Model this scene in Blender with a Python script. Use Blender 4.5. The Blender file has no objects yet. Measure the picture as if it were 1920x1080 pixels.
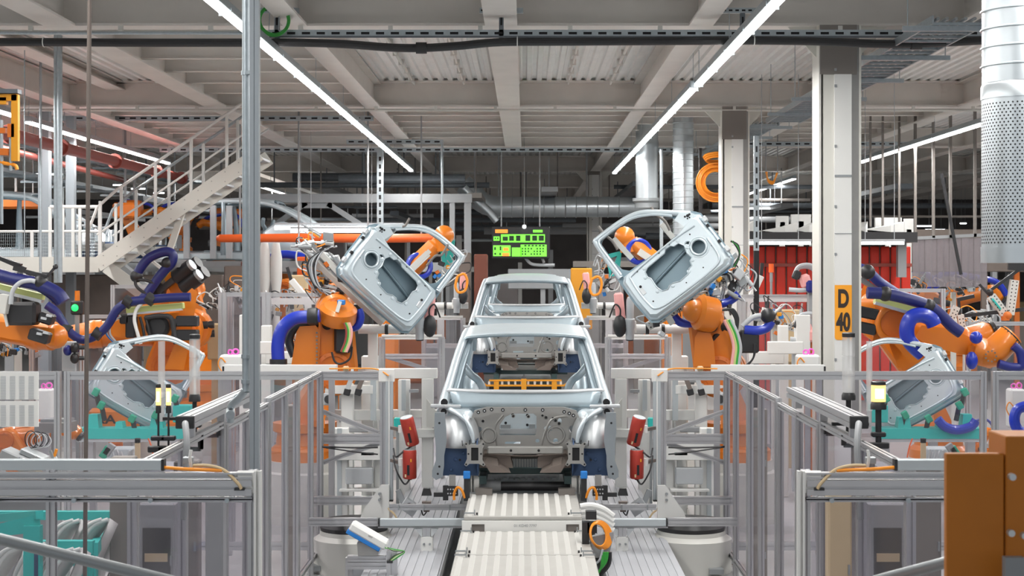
import bpy, bmesh, math, random
from math import pi, sin, cos, radians as R
from mathutils import Vector, Matrix
from mathutils.geometry import tessellate_polygon
random.seed(7)
scn = bpy.context.scene
COL = scn.collection

# ------------------------------------------------------------ camera, world, exposure
FPX, CX, CY, CAMZ = 3000.0, 985.0, 502.0, 3.0
cam_d = bpy.data.cameras.new('camera')
cam = bpy.data.objects.new('camera', cam_d); COL.objects.link(cam)
cam.location = (0, 0, CAMZ); cam.rotation_euler = (pi/2, 0, 0)
cam_d.sensor_fit = 'HORIZONTAL'; cam_d.sensor_width = 36.0
cam_d.lens = FPX/1920*36
cam_d.shift_x = -(CX-960)/1920
cam_d.shift_y = (CY-540)/1920
cam_d.clip_end = 200
cam_d.dof.use_dof = True; cam_d.dof.focus_distance = 17.0; cam_d.dof.aperture_fstop = 9.0
scn.camera = cam
scn.view_settings.view_transform = 'Standard'; scn.view_settings.look = 'None'
scn.view_settings.gamma = 1.0; scn.view_settings.exposure = 0.06
try: scn.view_settings.use_curve_mapping = False
except Exception: pass
wld = bpy.data.worlds.new('world'); scn.world = wld; wld.use_nodes = True
wld.node_tree.nodes['Background'].inputs[0].default_value = (0.90, 0.95, 1.0, 1)
wld.node_tree.nodes['Background'].inputs[1].default_value = 0.55   # added fill light entering through the open end behind the camera
scn.cycles.transparent_max_bounces = 40
LAMP_W = 26.0     # watts per metre of strip lamp

def P(px, py, Y):
    """point of the hall seen at photo pixel (px,py) at depth Y"""
    return Vector(((px-CX)*Y/FPX, Y, CAMZ-(py-CY)*Y/FPX))

# ------------------------------------------------------------ materials
M = {}
def mat(name, col, metal=0.0, rough=0.5, emit=None, estr=0.0, noise=0.0, nscale=6.0, bump=0.0, coat=0.0, spec=0.5):
    m = bpy.data.materials.new(name); m.use_nodes = True
    nt = m.node_tree; b = nt.nodes['Principled BSDF']
    b.inputs['Base Color'].default_value = (*col, 1); b.inputs['Metallic'].default_value = metal
    b.inputs['Roughness'].default_value = rough
    b.inputs['Specular IOR Level'].default_value = spec
    b.inputs['Coat Weight'].default_value = coat
    if emit:
        b.inputs['Emission Color'].default_value = (*emit, 1); b.inputs['Emission Strength'].default_value = estr
    if noise or bump:
        tc = nt.nodes.new('ShaderNodeTexCoord'); n = nt.nodes.new('ShaderNodeTexNoise')
        n.inputs['Scale'].default_value = nscale; n.inputs['Detail'].default_value = 5
        nt.links.new(tc.outputs['Object'], n.inputs['Vector'])
        if noise:
            mx = nt.nodes.new('ShaderNodeMix'); mx.data_type = 'RGBA'
            mx.inputs[6].default_value = (*[c*(1-noise) for c in col], 1)
            mx.inputs[7].default_value = (*[min(1, c*(1+noise)) for c in col], 1)
            nt.links.new(n.outputs['Fac'], mx.inputs[0]); nt.links.new(mx.outputs[2], b.inputs['Base Color'])
        if bump:
            bp = nt.nodes.new('ShaderNodeBump'); bp.inputs['Strength'].default_value = bump; bp.inputs['Distance'].default_value = 0.01
            nt.links.new(n.outputs['Fac'], bp.inputs['Height']); nt.links.new(bp.outputs['Normal'], b.inputs['Normal'])
    M[name] = m; return m
mat('beam', (.70, .665, .625), rough=.55, noise=.12, nscale=2)
mat('deck', (.80, .80, .785), metal=.15, rough=.45, noise=.1, nscale=3)
mat('dark_wall', (.26, .24, .24), rough=.8, noise=.3, nscale=1.5)
mat('concrete', (.36, .36, .36), rough=.45, noise=.12, nscale=1.2)
mat('column', (.66, .65, .60), rough=.5, noise=.05, nscale=2)
mat('column_dark', (.20, .18, .165), rough=.6)
mat('white', (.73, .73, .71), rough=.4, noise=.04, nscale=3)
mat('offwhite', (.60, .595, .56), rough=.45, noise=.04, nscale=3)
mat('alu', (.56, .56, .575), metal=.8, rough=.36, noise=.05, nscale=8)
mat('alu_lid', (.46, .50, .52), metal=.3, rough=.45)
mat('galv', (.42, .47, .50), metal=.7, rough=.4, noise=.18, nscale=25)
mat('galv_dark', (.16, .18, .20), metal=.6, rough=.45, noise=.2, nscale=15)
mat('duct', (.62, .67, .70), metal=.85, rough=.3, noise=.08, nscale=6)
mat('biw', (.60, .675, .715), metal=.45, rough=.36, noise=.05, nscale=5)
mat('biw_shaded', (.38, .455, .50), metal=.5, rough=.40, noise=.08, nscale=6)  # darker copy of biw: shade on inner faces put into the colour
mat('bare', (.37, .365, .35), metal=.75, rough=.42, noise=.12, nscale=7)
mat('bright', (.62, .64, .655), metal=.7, rough=.42, noise=.06, nscale=6)
mat('brown', (.20, .165, .145), metal=.5, rough=.5, noise=.15, nscale=6)
mat('navy', (.035, .07, .15), metal=.25, rough=.45, noise=.15, nscale=5)
mat('hole', (.012, .012, .014), rough=.8)
mat('black', (.022, .022, .024), rough=.42)
mat('rubber', (.03, .03, .032), rough=.6, bump=.2, nscale=60)
mat('orange', (.70, .19, .010), rough=.36, coat=.3, noise=.06, nscale=4)
mat('orange_dk', (.62, .15, .015), rough=.45, noise=.1, nscale=4)
mat('amber_post', (.56, .175, .006), rough=.55, noise=.08, nscale=8, bump=.1)
mat('orange_sign', (.90, .36, .02), rough=.5)
mat('orange_cable', (.88, .30, .02), rough=.4)
mat('blue_hose', (.012, .035, .40), rough=.32, coat=.2)
mat('blue_navy', (.013, .018, .13), rough=.4)
mat('skin', (.22, .30, .345), metal=.5, rough=.4)  # shade inside the door openings put into the sheet colour
mat('fender', (.30, .335, .36), metal=.55, rough=.4, noise=.08)
mat('tread_base', (.42, .41, .385), rough=.45, noise=.1, nscale=5)
mat('tread', (.66, .65, .62), rough=.4)
mat('walk', (.40, .41, .435), rough=.5, noise=.08, nscale=4)
mat('rust', (.17, .05, .03), rough=.6)
mat('post_grey', (.27, .30, .325), rough=.5)
mat('blue_hose_dk', (.012, .02, .18), rough=.4)
mat('blue', (.02, .20, .60), rough=.4)
mat('green', (.03, .40, .10), rough=.4)
mat('green_cable', (.04, .35, .05), rough=.4)
mat('lime', (.55, .60, .22), rough=.5)
mat('teal', (.03, .50, .46), rough=.42, noise=.06, nscale=4)
mat('teal_pad', (.02, .36, .22), rough=.5)
mat('red', (.42, .045, .03), metal=.3, rough=.35)
mat('red_pipe', (.30, .055, .04), rough=.45)
mat('red_wall', (.58, .022, .006), rough=.5, noise=.12, nscale=3)
mat('red_rail', (.85, .13, .02), rough=.4)
mat('pink', (.85, .40, .38), rough=.5)
mat('magenta', (.85, .12, .55), rough=.5)
mat('yellow', (.72, .30, .015), rough=.45)
mat('tan', (.55, .42, .25), rough=.7)
mat('grey', (.30, .31, .32), rough=.5, noise=.06)
mat('grey_lt', (.46, .48, .50), rough=.5, noise=.05)
mat('steel_grey', (.34, .36, .37), metal=.5, rough=.45)
mat('text_dark', (.03, .02, .015), rough=.6)
mat('skid', (.05, .09, .09), rough=.5)
mat('lamp', (1, 1, 1), emit=(1, .98, .95), estr=9.0)
mat('lamp_far', (1, 1, 1), emit=(.95, .98, 1), estr=4.0)
mat('glow_amber', (1, .5, .05), emit=(1, .62, .22), estr=1.6)
mat('glow_warm', (1, .8, .4), emit=(1, .85, .55), estr=2.2)
mat('glow_green', (.2, 1, .1), emit=(.20, .75, .015), estr=.62)
mat('glow_orange', (1, .3, .05), emit=(1, .22, .02), estr=.95)
mat('glow_red', (1, .05, .1), emit=(1, .02, .08), estr=1.5)
mat('led_green', (0, 1, .1), emit=(.02, .9, .12), estr=2)
mat('screen_green_dk', (.01, .04, .01), rough=.4)

def trans(name, tint, haze, hazecol, rough=.05, gloss=.07):
    m = bpy.data.materials.new(name); m.use_nodes = True; nt = m.node_tree
    for n in list(nt.nodes): nt.nodes.remove(n)
    o = nt.nodes.new('ShaderNodeOutputMaterial'); t = nt.nodes.new('ShaderNodeBsdfTransparent'); t.inputs[0].default_value = (*tint, 1)
    d = nt.nodes.new('ShaderNodeBsdfDiffuse'); d.inputs[0].default_value = (*hazecol, 1)
    g = nt.nodes.new('ShaderNodeBsdfGlossy'); g.inputs['Roughness'].default_value = rough
    a = nt.nodes.new('ShaderNodeMixShader'); a.inputs[0].default_value = haze
    b = nt.nodes.new('ShaderNodeMixShader'); b.inputs[0].default_value = gloss
    nt.links.new(t.outputs[0], a.inputs[1]); nt.links.new(d.outputs[0], a.inputs[2])
    nt.links.new(a.outputs[0], b.inputs[1]); nt.links.new(g.outputs[0], b.inputs[2]); nt.links.new(b.outputs[0], o.inputs[0])
    M[name] = m
trans('plexi', (.92, .91, .93), .02, (.70, .68, .73), gloss=.055)
trans('plexi_clear', (.95, .95, .96), .30, (.9, .9, .88))
trans('strip', (.75, .70, .72), .35, (.42, .38, .40), rough=.2, gloss=.1)

# ------------------------------------------------------------ mesh builder
def frame(d, up=Vector((0, 0, 1))):
    d = d.normalized()
    s = d.cross(up)
    if s.length < 1e-4: s = d.cross(Vector((0, 1, 0)))
    s.normalize(); u = s.cross(d).normalized()
    return d, s, u
def V(*a): return Vector(a)
class MB:
    def __init__(s): s.v = []; s.f = []; s.m = []; s.mats = []; s.cur = 0
    def use(s, name):
        if name not in s.mats: s.mats.append(name)
        s.cur = s.mats.index(name); return s
    def add(s, vs, fs):
        b = len(s.v); s.v += [tuple(v) for v in vs]
        for f in fs: s.f.append([i+b for i in f]); s.m.append(s.cur)
        return s
    def box(s, c, size, rot=None, bev=0.0):
        c = Vector(c); h = [x/2 for x in size]; vs = []
        if bev <= 0:
            pts = [Vector((x, y, z)) for x in (-h[0], h[0]) for y in (-h[1], h[1]) for z in (-h[2], h[2])]
            fs = [(0, 1, 3, 2), (4, 6, 7, 5), (0, 4, 5, 1), (2, 3, 7, 6), (0, 2, 6, 4), (1, 5, 7, 3)]
        else:
            bev = min(bev, min(h)*.95); pts = []; idx = {}; fs = []
            for sx in (-1, 1):
                for sy in (-1, 1):
                    for sz in (-1, 1):
                        for k in range(3):
                            p = [sx*(h[0]-bev), sy*(h[1]-bev), sz*(h[2]-bev)]; p[k] = (sx, sy, sz)[k]*h[k]
                            idx[(sx, sy, sz, k)] = len(pts); pts.append(Vector(p))
            for k in range(3):
                a, b2 = [i for i in range(3) if i != k]
                for sg in (-1, 1):
                    q = []
                    for (p_, q_) in ((-1, -1), (1, -1), (1, 1), (-1, 1)):
                        t = [0, 0, 0]; t[k] = sg; t[a] = p_; t[b2] = q_; q.append(idx[(*t, k)])
                    fs.append(q)
            for k in range(3):
                a, b2 = [i for i in range(3) if i != k]
                for p_ in (-1, 1):
                    for q_ in (-1, 1):
                        t0 = [0, 0, 0]; t0[a] = p_; t0[b2] = q_; t1 = list(t0); t0[k] = -1; t1[k] = 1
                        fs.append([idx[(*t0, a)], idx[(*t1, a)], idx[(*t1, b2)], idx[(*t0, b2)]])
            for sx in (-1, 1):
                for sy in (-1, 1):
                    for sz in (-1, 1): fs.append([idx[(sx, sy, sz, k)] for k in range(3)])
        if rot is not None:
            rm = rot.to_3x3() if hasattr(rot, 'to_3x3') else rot
            pts = [rm @ p for p in pts]
        return s.add([p+c for p in pts], fs)
    def bar(s, p0, p1, w, h, up=Vector((0, 0, 1)), bev=0.0):
        p0 = Vector(p0); p1 = Vector(p1); d, sd, u = frame(p1-p0, Vector(up))
        rm = Matrix((sd, d, u)).transposed()
        return s.box((p0+p1)/2, (w, (p1-p0).length, h), rm, bev)
    def sweep(s, sect, p0, p1, up=Vector((0, 0, 1)), caps=True):
        p0 = Vector(p0); p1 = Vector(p1); d, sd, u = frame(p1-p0, Vector(up)); n = len(sect)
        vs = [p+sd*a+u*b for p in (p0, p1) for a, b in sect]
        s.add(vs, [(i, (i+1) % n, n+(i+1) % n, n+i) for i in range(n)])
        if caps:
            tri = tessellate_polygon([[Vector((a, b, 0)) for a, b in sect]])
            s.add([p0+sd*a+u*b for a, b in sect], [t for t in tri]); s.add([p1+sd*a+u*b for a, b in sect], [t for t in tri])
        return s
    def prof(s, p0, p1, w=.045, h=.045, nw=1, nh=1, up=Vector((0, 0, 1)), g=.013, dp=.014):
        """slotted aluminium extrusion"""
        pts = []
        def side(a, b, n, inward):
            a = Vector(a); b = Vector(b); e = (b-a); L = e.length; e.normalize(); inn = Vector(inward)
            pts.append(a)
            for k in range(n):
                c = L*(k+.5)/n
                for o, q in ((-g/2, 0), (-g/2, dp), (g/2, dp), (g/2, 0)): pts.append(a+e*(c+o)+inn*q)
        side((-w/2, -h/2), (w/2, -h/2), nw, (0, 1)); side((w/2, -h/2), (w/2, h/2), nh, (-1, 0))
        side((w/2, h/2), (-w/2, h/2), nw, (0, -1)); side((-w/2, h/2), (-w/2, -h/2), nh, (1, 0))
        return s.sweep([(p.x, p.y) for p in pts], p0, p1, up)
    def ibeam(s, p0, p1, w, h, tw=.012, tf=.02, up=Vector((0, 0, 1))):
        a, b = w/2, h/2; t = tw/2
        return s.sweep([(-a, -b), (a, -b), (a, -b+tf), (t, -b+tf), (t, b-tf), (a, b-tf), (a, b), (-a, b), (-a, b-tf), (-t, b-tf), (-t, -b+tf), (-a, -b+tf)], p0, p1, up)
    def cyl(s, p0, p1, r0, r1=None, n=16, caps=True):
        p0 = Vector(p0); p1 = Vector(p1); r1 = r0 if r1 is None else r1
        return s.lathe([(r0, 0), (r1, (p1-p0).length)], p0, p1-p0, n, caps)
    def lathe(s, prof, base, axis, n=24, caps=True):
        base = Vector(base); d, sd, u = frame(Vector(axis)); vs = []; k = len(prof)
        for r, z in prof:
            for i in range(n):
                a = 2*pi*i/n; vs.append(base+d*z+(sd*cos(a)+u*sin(a))*r)
        fs = [(j*n+i, j*n+(i+1) % n, (j+1)*n+(i+1) % n, (j+1)*n+i) for j in range(k-1) for i in range(n)]
        if caps: fs += [tuple(range(n))[::-1], tuple((k-1)*n+i for i in range(n))]
        return s.add(vs, fs)
    def sph(s, c, r, sc=(1, 1, 1), n=16):
        c = Vector(c); vs = []; fs = []; m = n//2
        for j in range(m+1):
            t = pi*j/m
            for i in range(n):
                a = 2*pi*i/n; vs.append(c+Vector((sin(t)*cos(a)*r*sc[0], sin(t)*sin(a)*r*sc[1], cos(t)*r*sc[2])))
        for j in range(m):
            for i in range(n): fs.append((j*n+i, (j+1)*n+i, (j+1)*n+(i+1) % n, j*n+(i+1) % n))
        return s.add(vs, fs)
    def tube(s, pts, r, n=10, smooth=True, sub=6, ry=None, caps=True, up=None):
        pts = [Vector(p) for p in pts]
        rs = r if isinstance(r, (list, tuple)) else [r]*len(pts)
        if smooth and len(pts) > 2:
            q = []; qr = []
            for i in range(len(pts)-1):
                a = pts[max(i-1, 0)]; b = pts[i]; c = pts[i+1]; d = pts[min(i+2, len(pts)-1)]
                for k in range(sub):
                    t = k/sub
                    q.append(.5*((2*b)+(c-a)*t+(2*a-5*b+4*c-d)*t*t+(3*b-a-3*c+d)*t**3)); qr.append(rs[i]*(1-t)+rs[i+1]*t)
            q.append(pts[-1]); qr.append(rs[-1]); pts, rs = q, qr
        vs = []; u = None; L = len(pts)
        for i, p in enumerate(pts):
            d = (pts[min(i+1, L-1)]-pts[max(i-1, 0)])
            if d.length < 1e-9: d = Vector((0, 0, 1))
            d.normalize()
            if up is not None: sd = d.cross(Vector(up)).normalized(); u = sd.cross(d)
            elif u is None: _, sd, u = frame(d)
            else:
                u = (u-d*u.dot(d))
                if u.length < 1e-6: _, sd, u = frame(d)
                u.normalize(); sd = d.cross(u)
            e = (ry/ (r if not isinstance(r, (list, tuple)) else r[0])) if ry else 1
            for k in range(n):
                a = 2*pi*k/n; vs.append(p+(sd*cos(a)+u*sin(a)*e)*rs[i])
        fs = [(j*n+i, j*n+(i+1) % n, (j+1)*n+(i+1) % n, (j+1)*n+i) for j in range(L-1) for i in range(n)]
        if caps: fs += [tuple(range(n))[::-1], tuple((L-1)*n+i for i in range(n))]
        return s.add(vs, fs)
    def ring(s, c, axis, r, t, n=28, m=8):
        d, sd, u = frame(Vector(axis)); c = Vector(c)
        pts = [c+(sd*cos(2*pi*i/n)+u*sin(2*pi*i/n))*r for i in range(n)]; vs = []
        for i, p in enumerate(pts):
            o = (p-c).normalized()
            for k in range(m): vs.append(p+(o*cos(2*pi*k/m)+d*sin(2*pi*k/m))*t)
        return s.add(vs, [(i*m+k, i*m+(k+1) % m, ((i+1) % n)*m+(k+1) % m, ((i+1) % n)*m+k) for i in range(n) for k in range(m)])
    def prism(s, poly, o, ex, ey, depth, holes=()):
        """flat plate: polygon in the plane (ex,ey) at o, thickness depth along ex x ey"""
        o = Vector(o); ex = Vector(ex); ey = Vector(ey); nz = ex.cross(ey).normalized()
        loops = [list(poly)]+[list(h) for h in holes]
        flat = [p for l in loops for p in l]; n = len(flat)
        tri = tessellate_polygon([[Vector((p[0], p[1], 0)) for p in l] for l in loops])
        a = [o+ex*p[0]+ey*p[1] for p in flat]; b = [p+nz*depth for p in a]
        s.add(a+b, [tuple(t)[::-1] for t in tri]+[tuple(i+n for i in t) for t in tri])
        k = 0; vs = []; fs = []
        for l in loops:
            m = len(l); b0 = len(vs)
            vs += [a[k+i] for i in range(m)]+[b[k+i] for i in range(m)]
            fs += [(b0+i, b0+(i+1) % m, b0+m+(i+1) % m, b0+m+i) for i in range(m)]; k += m
        return s.add(vs, fs)
    def loft(s, loops, cap0=False, cap1=False):
        n = len(loops[0]); vs = [p for l in loops for p in l]
        fs = [(j*n+i, j*n+(i+1) % n, (j+1)*n+(i+1) % n, (j+1)*n+i) for j in range(len(loops)-1) for i in range(n)]
        if cap0: fs.append(tuple(range(n))[::-1])
        if cap1: fs.append(tuple((len(loops)-1)*n+i for i in range(n)))
        return s.add(vs, fs)
    def grid(s, fn, nu, nv):
        vs = [fn(i/nu, j/nv) for j in range(nv+1) for i in range(nu+1)]; w = nu+1
        return s.add(vs, [(j*w+i, j*w+i+1, (j+1)*w+i+1, (j+1)*w+i) for j in range(nv) for i in range(nu)])
    def split(s):
        par = list(range(len(s.v)))
        def find(a):
            while par[a] != a: par[a] = par[par[a]]; a = par[a]
            return a
        for f in s.f:
            for i in f[1:]: par[find(i)] = find(f[0])
        out = {}
        for f, m in zip(s.f, s.m):
            o = out.setdefault(find(f[0]), (MB(), {})); q, ix = o; q.mats = s.mats
            for i in f:
                if i not in ix: ix[i] = len(q.v); q.v.append(s.v[i])
            q.f.append([ix[i] for i in f]); q.m.append(m)
        return [q for q, _ in out.values()]
    def each(s, name, m=None, parent=None, smooth=28, **k):
        """every separate piece becomes a part of its own"""
        return [q.build(name, m, parent, smooth, **k) for q in s.split()]
    def build(s, name, m=None, parent=None, smooth=28, solid=0.0, kind=None, label=None):
        me = bpy.data.meshes.new(name)
        me.from_pydata(s.v, [], s.f)
        names = s.mats if s.mats else [m]
        if s.mats and m and m not in names and s.cur == 0: names = s.mats
        for k in names: me.materials.append(M[k])
        if s.mats: me.polygons.foreach_set('material_index', s.m)
        bm = bmesh.new(); bm.from_mesh(me)
        bmesh.ops.remove_doubles(bm, verts=bm.verts, dist=1e-5)
        bmesh.ops.recalc_face_normals(bm, faces=bm.faces); bm.to_mesh(me); bm.free()
        if smooth:
            me.polygons.foreach_set('use_smooth', [True]*len(me.polygons)); me.set_sharp_from_angle(angle=R(smooth))
        me.update()
        o = bpy.data.objects.new(name, me); COL.objects.link(o)
        if parent is not None:
            o.parent = parent
            if parent.type == 'EMPTY' and parent.name in WORLD: o.matrix_parent_inverse = Matrix.Translation(-parent.location)
        if solid:
            md = o.modifiers.new('thickness', 'SOLIDIFY'); md.thickness = solid; md.offset = 0
        if kind: o['kind'] = kind
        if label: o['label'] = label
        return o
WORLD = set()
def thing(name, label, cat, loc, group=None, local=False):
    o = bpy.data.objects.new(name, None); COL.objects.link(o); o.location = loc; o.empty_display_size = .1
    o['label'] = label; o['category'] = cat
    if group: o['group'] = group
    if not local: WORLD.add(o.name)
    return o
def tag(o, label, cat, group=None):
    o['label'] = label; o['category'] = cat
    if group: o['group'] = group
    return o
def copy_thing(o, label=None, group=None, parent=None):
    c = o.copy(); COL.objects.link(c)
    if parent is not None: c.parent = parent
    if label: c['label'] = label
    if group: c['group'] = group
    for ch in list(o.children): copy_thing(ch, parent=c)
    return c
ORD = ['first', 'second', 'third', 'fourth', 'fifth', 'sixth', 'seventh', 'eighth', 'ninth', 'tenth', 'eleventh', 'twelfth']
def disc(n, r, cx=0, cy=0, sx=1, sy=1): return [(cx+cos(2*pi*i/n)*r*sx, cy+sin(2*pi*i/n)*r*sy) for i in range(n)]
def rect(x0, y0, x1, y1): return [(x0, y0), (x1, y0), (x1, y1), (x0, y1)]
def text(parent_fn, body, size, loc, rot, m, name='lettering', parent=None, ext=.001, sx=1.0, bold=0.0):
    """extruded lettering turned into a mesh"""
    cu = bpy.data.curves.new(name, 'FONT'); cu.body = body; cu.size = size; cu.align_x = 'CENTER'; cu.align_y = 'CENTER'; cu.extrude = ext; cu.offset = bold
    t = bpy.data.objects.new(name, cu); COL.objects.link(t)
    dg = bpy.context.evaluated_depsgraph_get(); me = bpy.data.meshes.new_from_object(t.evaluated_get(dg))
    bpy.data.objects.remove(t)
    mx = Matrix.Translation(Vector(loc)) @ rot.to_4x4() @ Matrix.Diagonal((sx, 1, 1, 1))
    me.transform(mx); me.materials.clear(); me.materials.append(M[m])
    o = bpy.data.objects.new(name, me); COL.objects.link(o)
    if parent is not None:
        o.parent = parent
        if parent.type == 'EMPTY' and parent.name in WORLD: o.matrix_parent_inverse = Matrix.Translation(-parent.location)
    return o
FACE = Matrix.Rotation(pi/2, 3, 'X')     # upright lettering that faces the camera side
X1, Y1, Z1 = V(1, 0, 0), V(0, 1, 0), V(0, 0, 1)
# ============================================================ the hall
b = MB(); b.box((0, 36, -.1), (64, 84, .2)); b.build('floor', 'concrete', kind='structure', smooth=0)
b = MB(); b.box((0, 74, 3), (64, .3, 6.6)); b.build('wall_back', 'dark_wall', kind='structure', smooth=0)
b = MB(); b.box((-30, 38, 3.1), (.3, 76, 6.2)); b.build('wall_left', 'dark_wall', kind='structure', smooth=0)
b = MB(); b.box((30, 38, 3.1), (.3, 76, 6.2)); b.build('wall_right', 'dark_wall', kind='structure', smooth=0)
# trapezoidal sheet deck
DZ = 6.14
b = MB(); vs = []; n = 0; pitch = .165
x = -30.0
while x < 30:
    for dx, dz in ((0, 0), (.07, 0), (.09, .04), (.145, .04)):
        vs += [(x+dx, -1, DZ+dz), (x+dx, 76, DZ+dz)]; n += 1
    x += pitch
b.add(vs, [(2*i, 2*i+1, 2*i+3, 2*i+2) for i in range(n-1)])
b.build('ceiling', 'deck', kind='structure', smooth=0)
b = MB(); b.box((0, 37, DZ+.25), (62, 80, .3)); b.build('ceiling_slab', 'dark_wall', kind='structure', smooth=0)

BZ = 5.70
cross_lab = {0: None}
for i, Y in enumerate((9, 18, 27, 36, 45, 54, 63)):
    o = MB().ibeam((-29, Y, BZ+.22), (29, Y, BZ+.22), .30, .44, .02, .03).build('cross_beam', 'beam', smooth=0)
    tag(o, ['grey steel cross beam overhead in front of the hanging cable channel', 'grey steel cross beam carried by the column with the orange sign', 'grey steel cross beam carried by the plain column behind the sign column',
            'grey steel cross beam where the wide centre roof beam ends', 'grey steel cross beam just beyond the end of the long lamp rows', 'dark steel cross beam above the green display board', 'dark steel cross beam close to the back wall'][i], 'beam', 'roof cross beams')
longX = [(-12.6, .26), (-10.2, .26), (-7.7, .30), (-5.2, .36), (-2.57, .27), (-.27, .36), (1.96, .27), (4.95, .34), (7.4, .30), (9.9, .26), (12.4, .26)]
llab = ['far left', 'outer left, beyond the left lamp row', 'left, above the red sprinkler pipe', 'left, crossing above the white stairs', 'just right of the long left lamp row', 'wide centre one above the car bodies',
        'beside the long right lamp row', 'right, behind the column with the orange sign', 'right, above the short right lamp row', 'outer right, beyond the perforated duct', 'far right']
for (x, w), l in zip(longX, llab):
    y1 = 36 if x == -.27 else 72
    o = MB().ibeam((x, 2, BZ+.21), (x, y1, BZ+.21), w, .42, .03, .025).build('roof_beam', 'beam', smooth=0)
    tag(o, 'light grey roof beam running into the hall, '+l, 'beam', 'roof beams along the hall')
o = MB().ibeam((-6.9, 2, BZ+.36), (-6.9, 27, BZ+.36), .3, .14, .03, .02).build('roof_beam', 'beam', smooth=0)
tag(o, 'shallow light grey joist close under the roof deck at left', 'beam', 'roof beams along the hall')
# purlins between the beams
pur = []
def purlin(x0, x1, Y, lab):
    o = MB().ibeam((x0, Y, BZ+.24), (x1, Y, BZ+.24), .10, .24, .012, .014).build('purlin', 'beam', smooth=0)
    tag(o, lab, 'beam', 'purlins between the roof beams')
for k in range(11): purlin(-5.2, -2.57, 20.2+1.42*k, 'purlin '+ORD[k]+' from the front, roof bay left of the long left lamp')
for k in range(6):
    purlin(-2.57, -.27, 28.4+1.25*k, 'purlin '+ORD[k]+' from the front, between centre beam and left lamp beam')
    purlin(-.27, 1.96, 28.4+1.25*k, 'purlin '+ORD[k]+' from the front, between centre beam and right lamp beam')
    purlin(-7.7, -5.2, 28.4+1.3*k, 'purlin '+ORD[k]+' from the front, roof bay above the stairs')
    purlin(4.95, 7.4, 28.4+1.3*k, 'purlin '+ORD[k]+' from the front, roof bay right of the sign column')
for k in range(5):
    purlin(-10.2, -7.7, 19.6+1.5*k, 'purlin '+ORD[k]+' from the front, roof bay at the left edge')
    purlin(1.96, 4.95, 28.4+1.5*k, 'purlin '+ORD[k]+' from the front, roof bay above the plain column')
# conduits under the deck, bay behind the first cross beam
for k, (x, d) in enumerate(((-1.86, .05), (-1.03, .035), (.72, .035), (1.42, .045))):
    b = MB(); b.cyl((x, 18.2, DZ-.06), (x, 26.8, DZ-.06), d/2)
    for j in range(8): b.box((x, 18.8+j*1.05, DZ-.05), (.09, .03, .09))
    o = b.build('ceiling_conduit', 'beam' if k else 'offwhite')
    tag(o, 'thin conduit under the roof deck, '+ORD[k]+' from left between the two long lamp rows', 'pipe', 'conduits under the roof deck')
for k, (Y, z) in enumerate(((17.8, 5.62), (26.8, 5.64))):
    b = MB(); b.cyl((-15, Y, z), (12, Y, z), .022)
    for j in range(27): b.box((-14.5+j, Y, z+.03), (.05, .05, .08))
    tag(b.build('ceiling_conduit', 'offwhite'), ['long pale conduit clipped under the front cross beam', 'long pale conduit clipped under the second cross beam'][k], 'pipe')
# extra seams of the deck (hung rods)
# ------------------------------------------------------------ columns
def column(x, Y, lab, top=BZ, w=.47, dark_top=.55):
    t = thing('steel_column', lab, 'column', (x, Y, 0))
    b = MB(); f = w/2
    b.box((x-f+.012, Y, top/2), (.024, .42, top)); b.box((x+f-.012, Y, top/2), (.024, .42, top)); b.each('flange', 'column', t, 0)
    b = MB(); b.box((x-.10, Y-.02, (top-dark_top)/2), (w-.30, .36, top-dark_top)); b.build('left_face', 'column', t, 0)
    b = MB(); b.box((x+.03, Y-.05, (top-dark_top)/2), (.19, .36, top-dark_top)); fc = b.build('front_casing', 'white', t, 0)
    b = MB(); b.box((x+.165, Y-.03, top/2), (.10, .34, top)); b.build('cable_duct', 'bare', t, 0)
    b = MB(); b.box((x-.02, Y-.02, top-dark_top/2), (w-.06, .40, dark_top)); b.build('dark_head', 'column_dark', t, 0)  # upper end of the column in a darker tone
    b = MB()
    for z in (1.98, 3.15, 3.68, 4.35, 5.02, 5.2): b.box((x-.055, Y-.235, z), (.026, .012, .03))
    b.box((x+.03, Y-.232, 4.02), (.19, .01, .025)); b.box((x+.03, Y-.232, 3.38), (.19, .01, .008)); b.each('clip', 'steel_grey', fc, 0)
    b = MB()
    for s in (-1, 1):
        b.prism([(0, 0), (.32*s, 0), (0, -.34)], (x+s*f, Y-.02, top), X1, Z1, .03)
    b.each('bracket', 'column', t, 0)
    return t
column(3.50, 18.0, 'white steel column carrying the orange sign')
column(3.52, 27.0, 'white steel column behind and left of the sign column, dark head')
column(1.93, 45.0, 'slim grey column right of the green display board', dark_top=.1, w=.40)
for px, Y, w, lab in ((84, 27.6, .18, 'plain grey post at left in front of the raised car body'), (133, 28.6, .15, 'plain grey post at left beside the platform railing')):
    x = P(px, 0, Y).x; o = MB().box((x, Y, BZ/2), (w, w, BZ)).build('grey_post', 'post_grey', smooth=0); tag(o, lab, 'post')
# the column's sign
sx, sz = 3.53, 3-(586-CY)/FPX*17.76
t = thing('column_sign', 'orange column sign with black letters D 40', 'sign', (sx, 17.755, sz))
w, h = .19, .61; pl = [(-w/2+.03, -h/2), (w/2, -h/2), (w/2, h/2), (-w/2, h/2), (-w/2, -h/2+.03), (-w/2+.008, -h/2+.01)]
MB().prism(pl, (sx, 17.768, sz), X1, Z1, .004).build('plate', 'orange_sign', t, 0)
spl = t.children[0]
for bd, dz, s_, k_ in (('D', .145, .27, .62), ('40', -.115, .27, .56)):
    o = text(None, bd, s_, (sx+.0, 17.762, sz+dz), FACE, 'text_dark', parent=spl, ext=.002, sx=k_, bold=.011)
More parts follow.
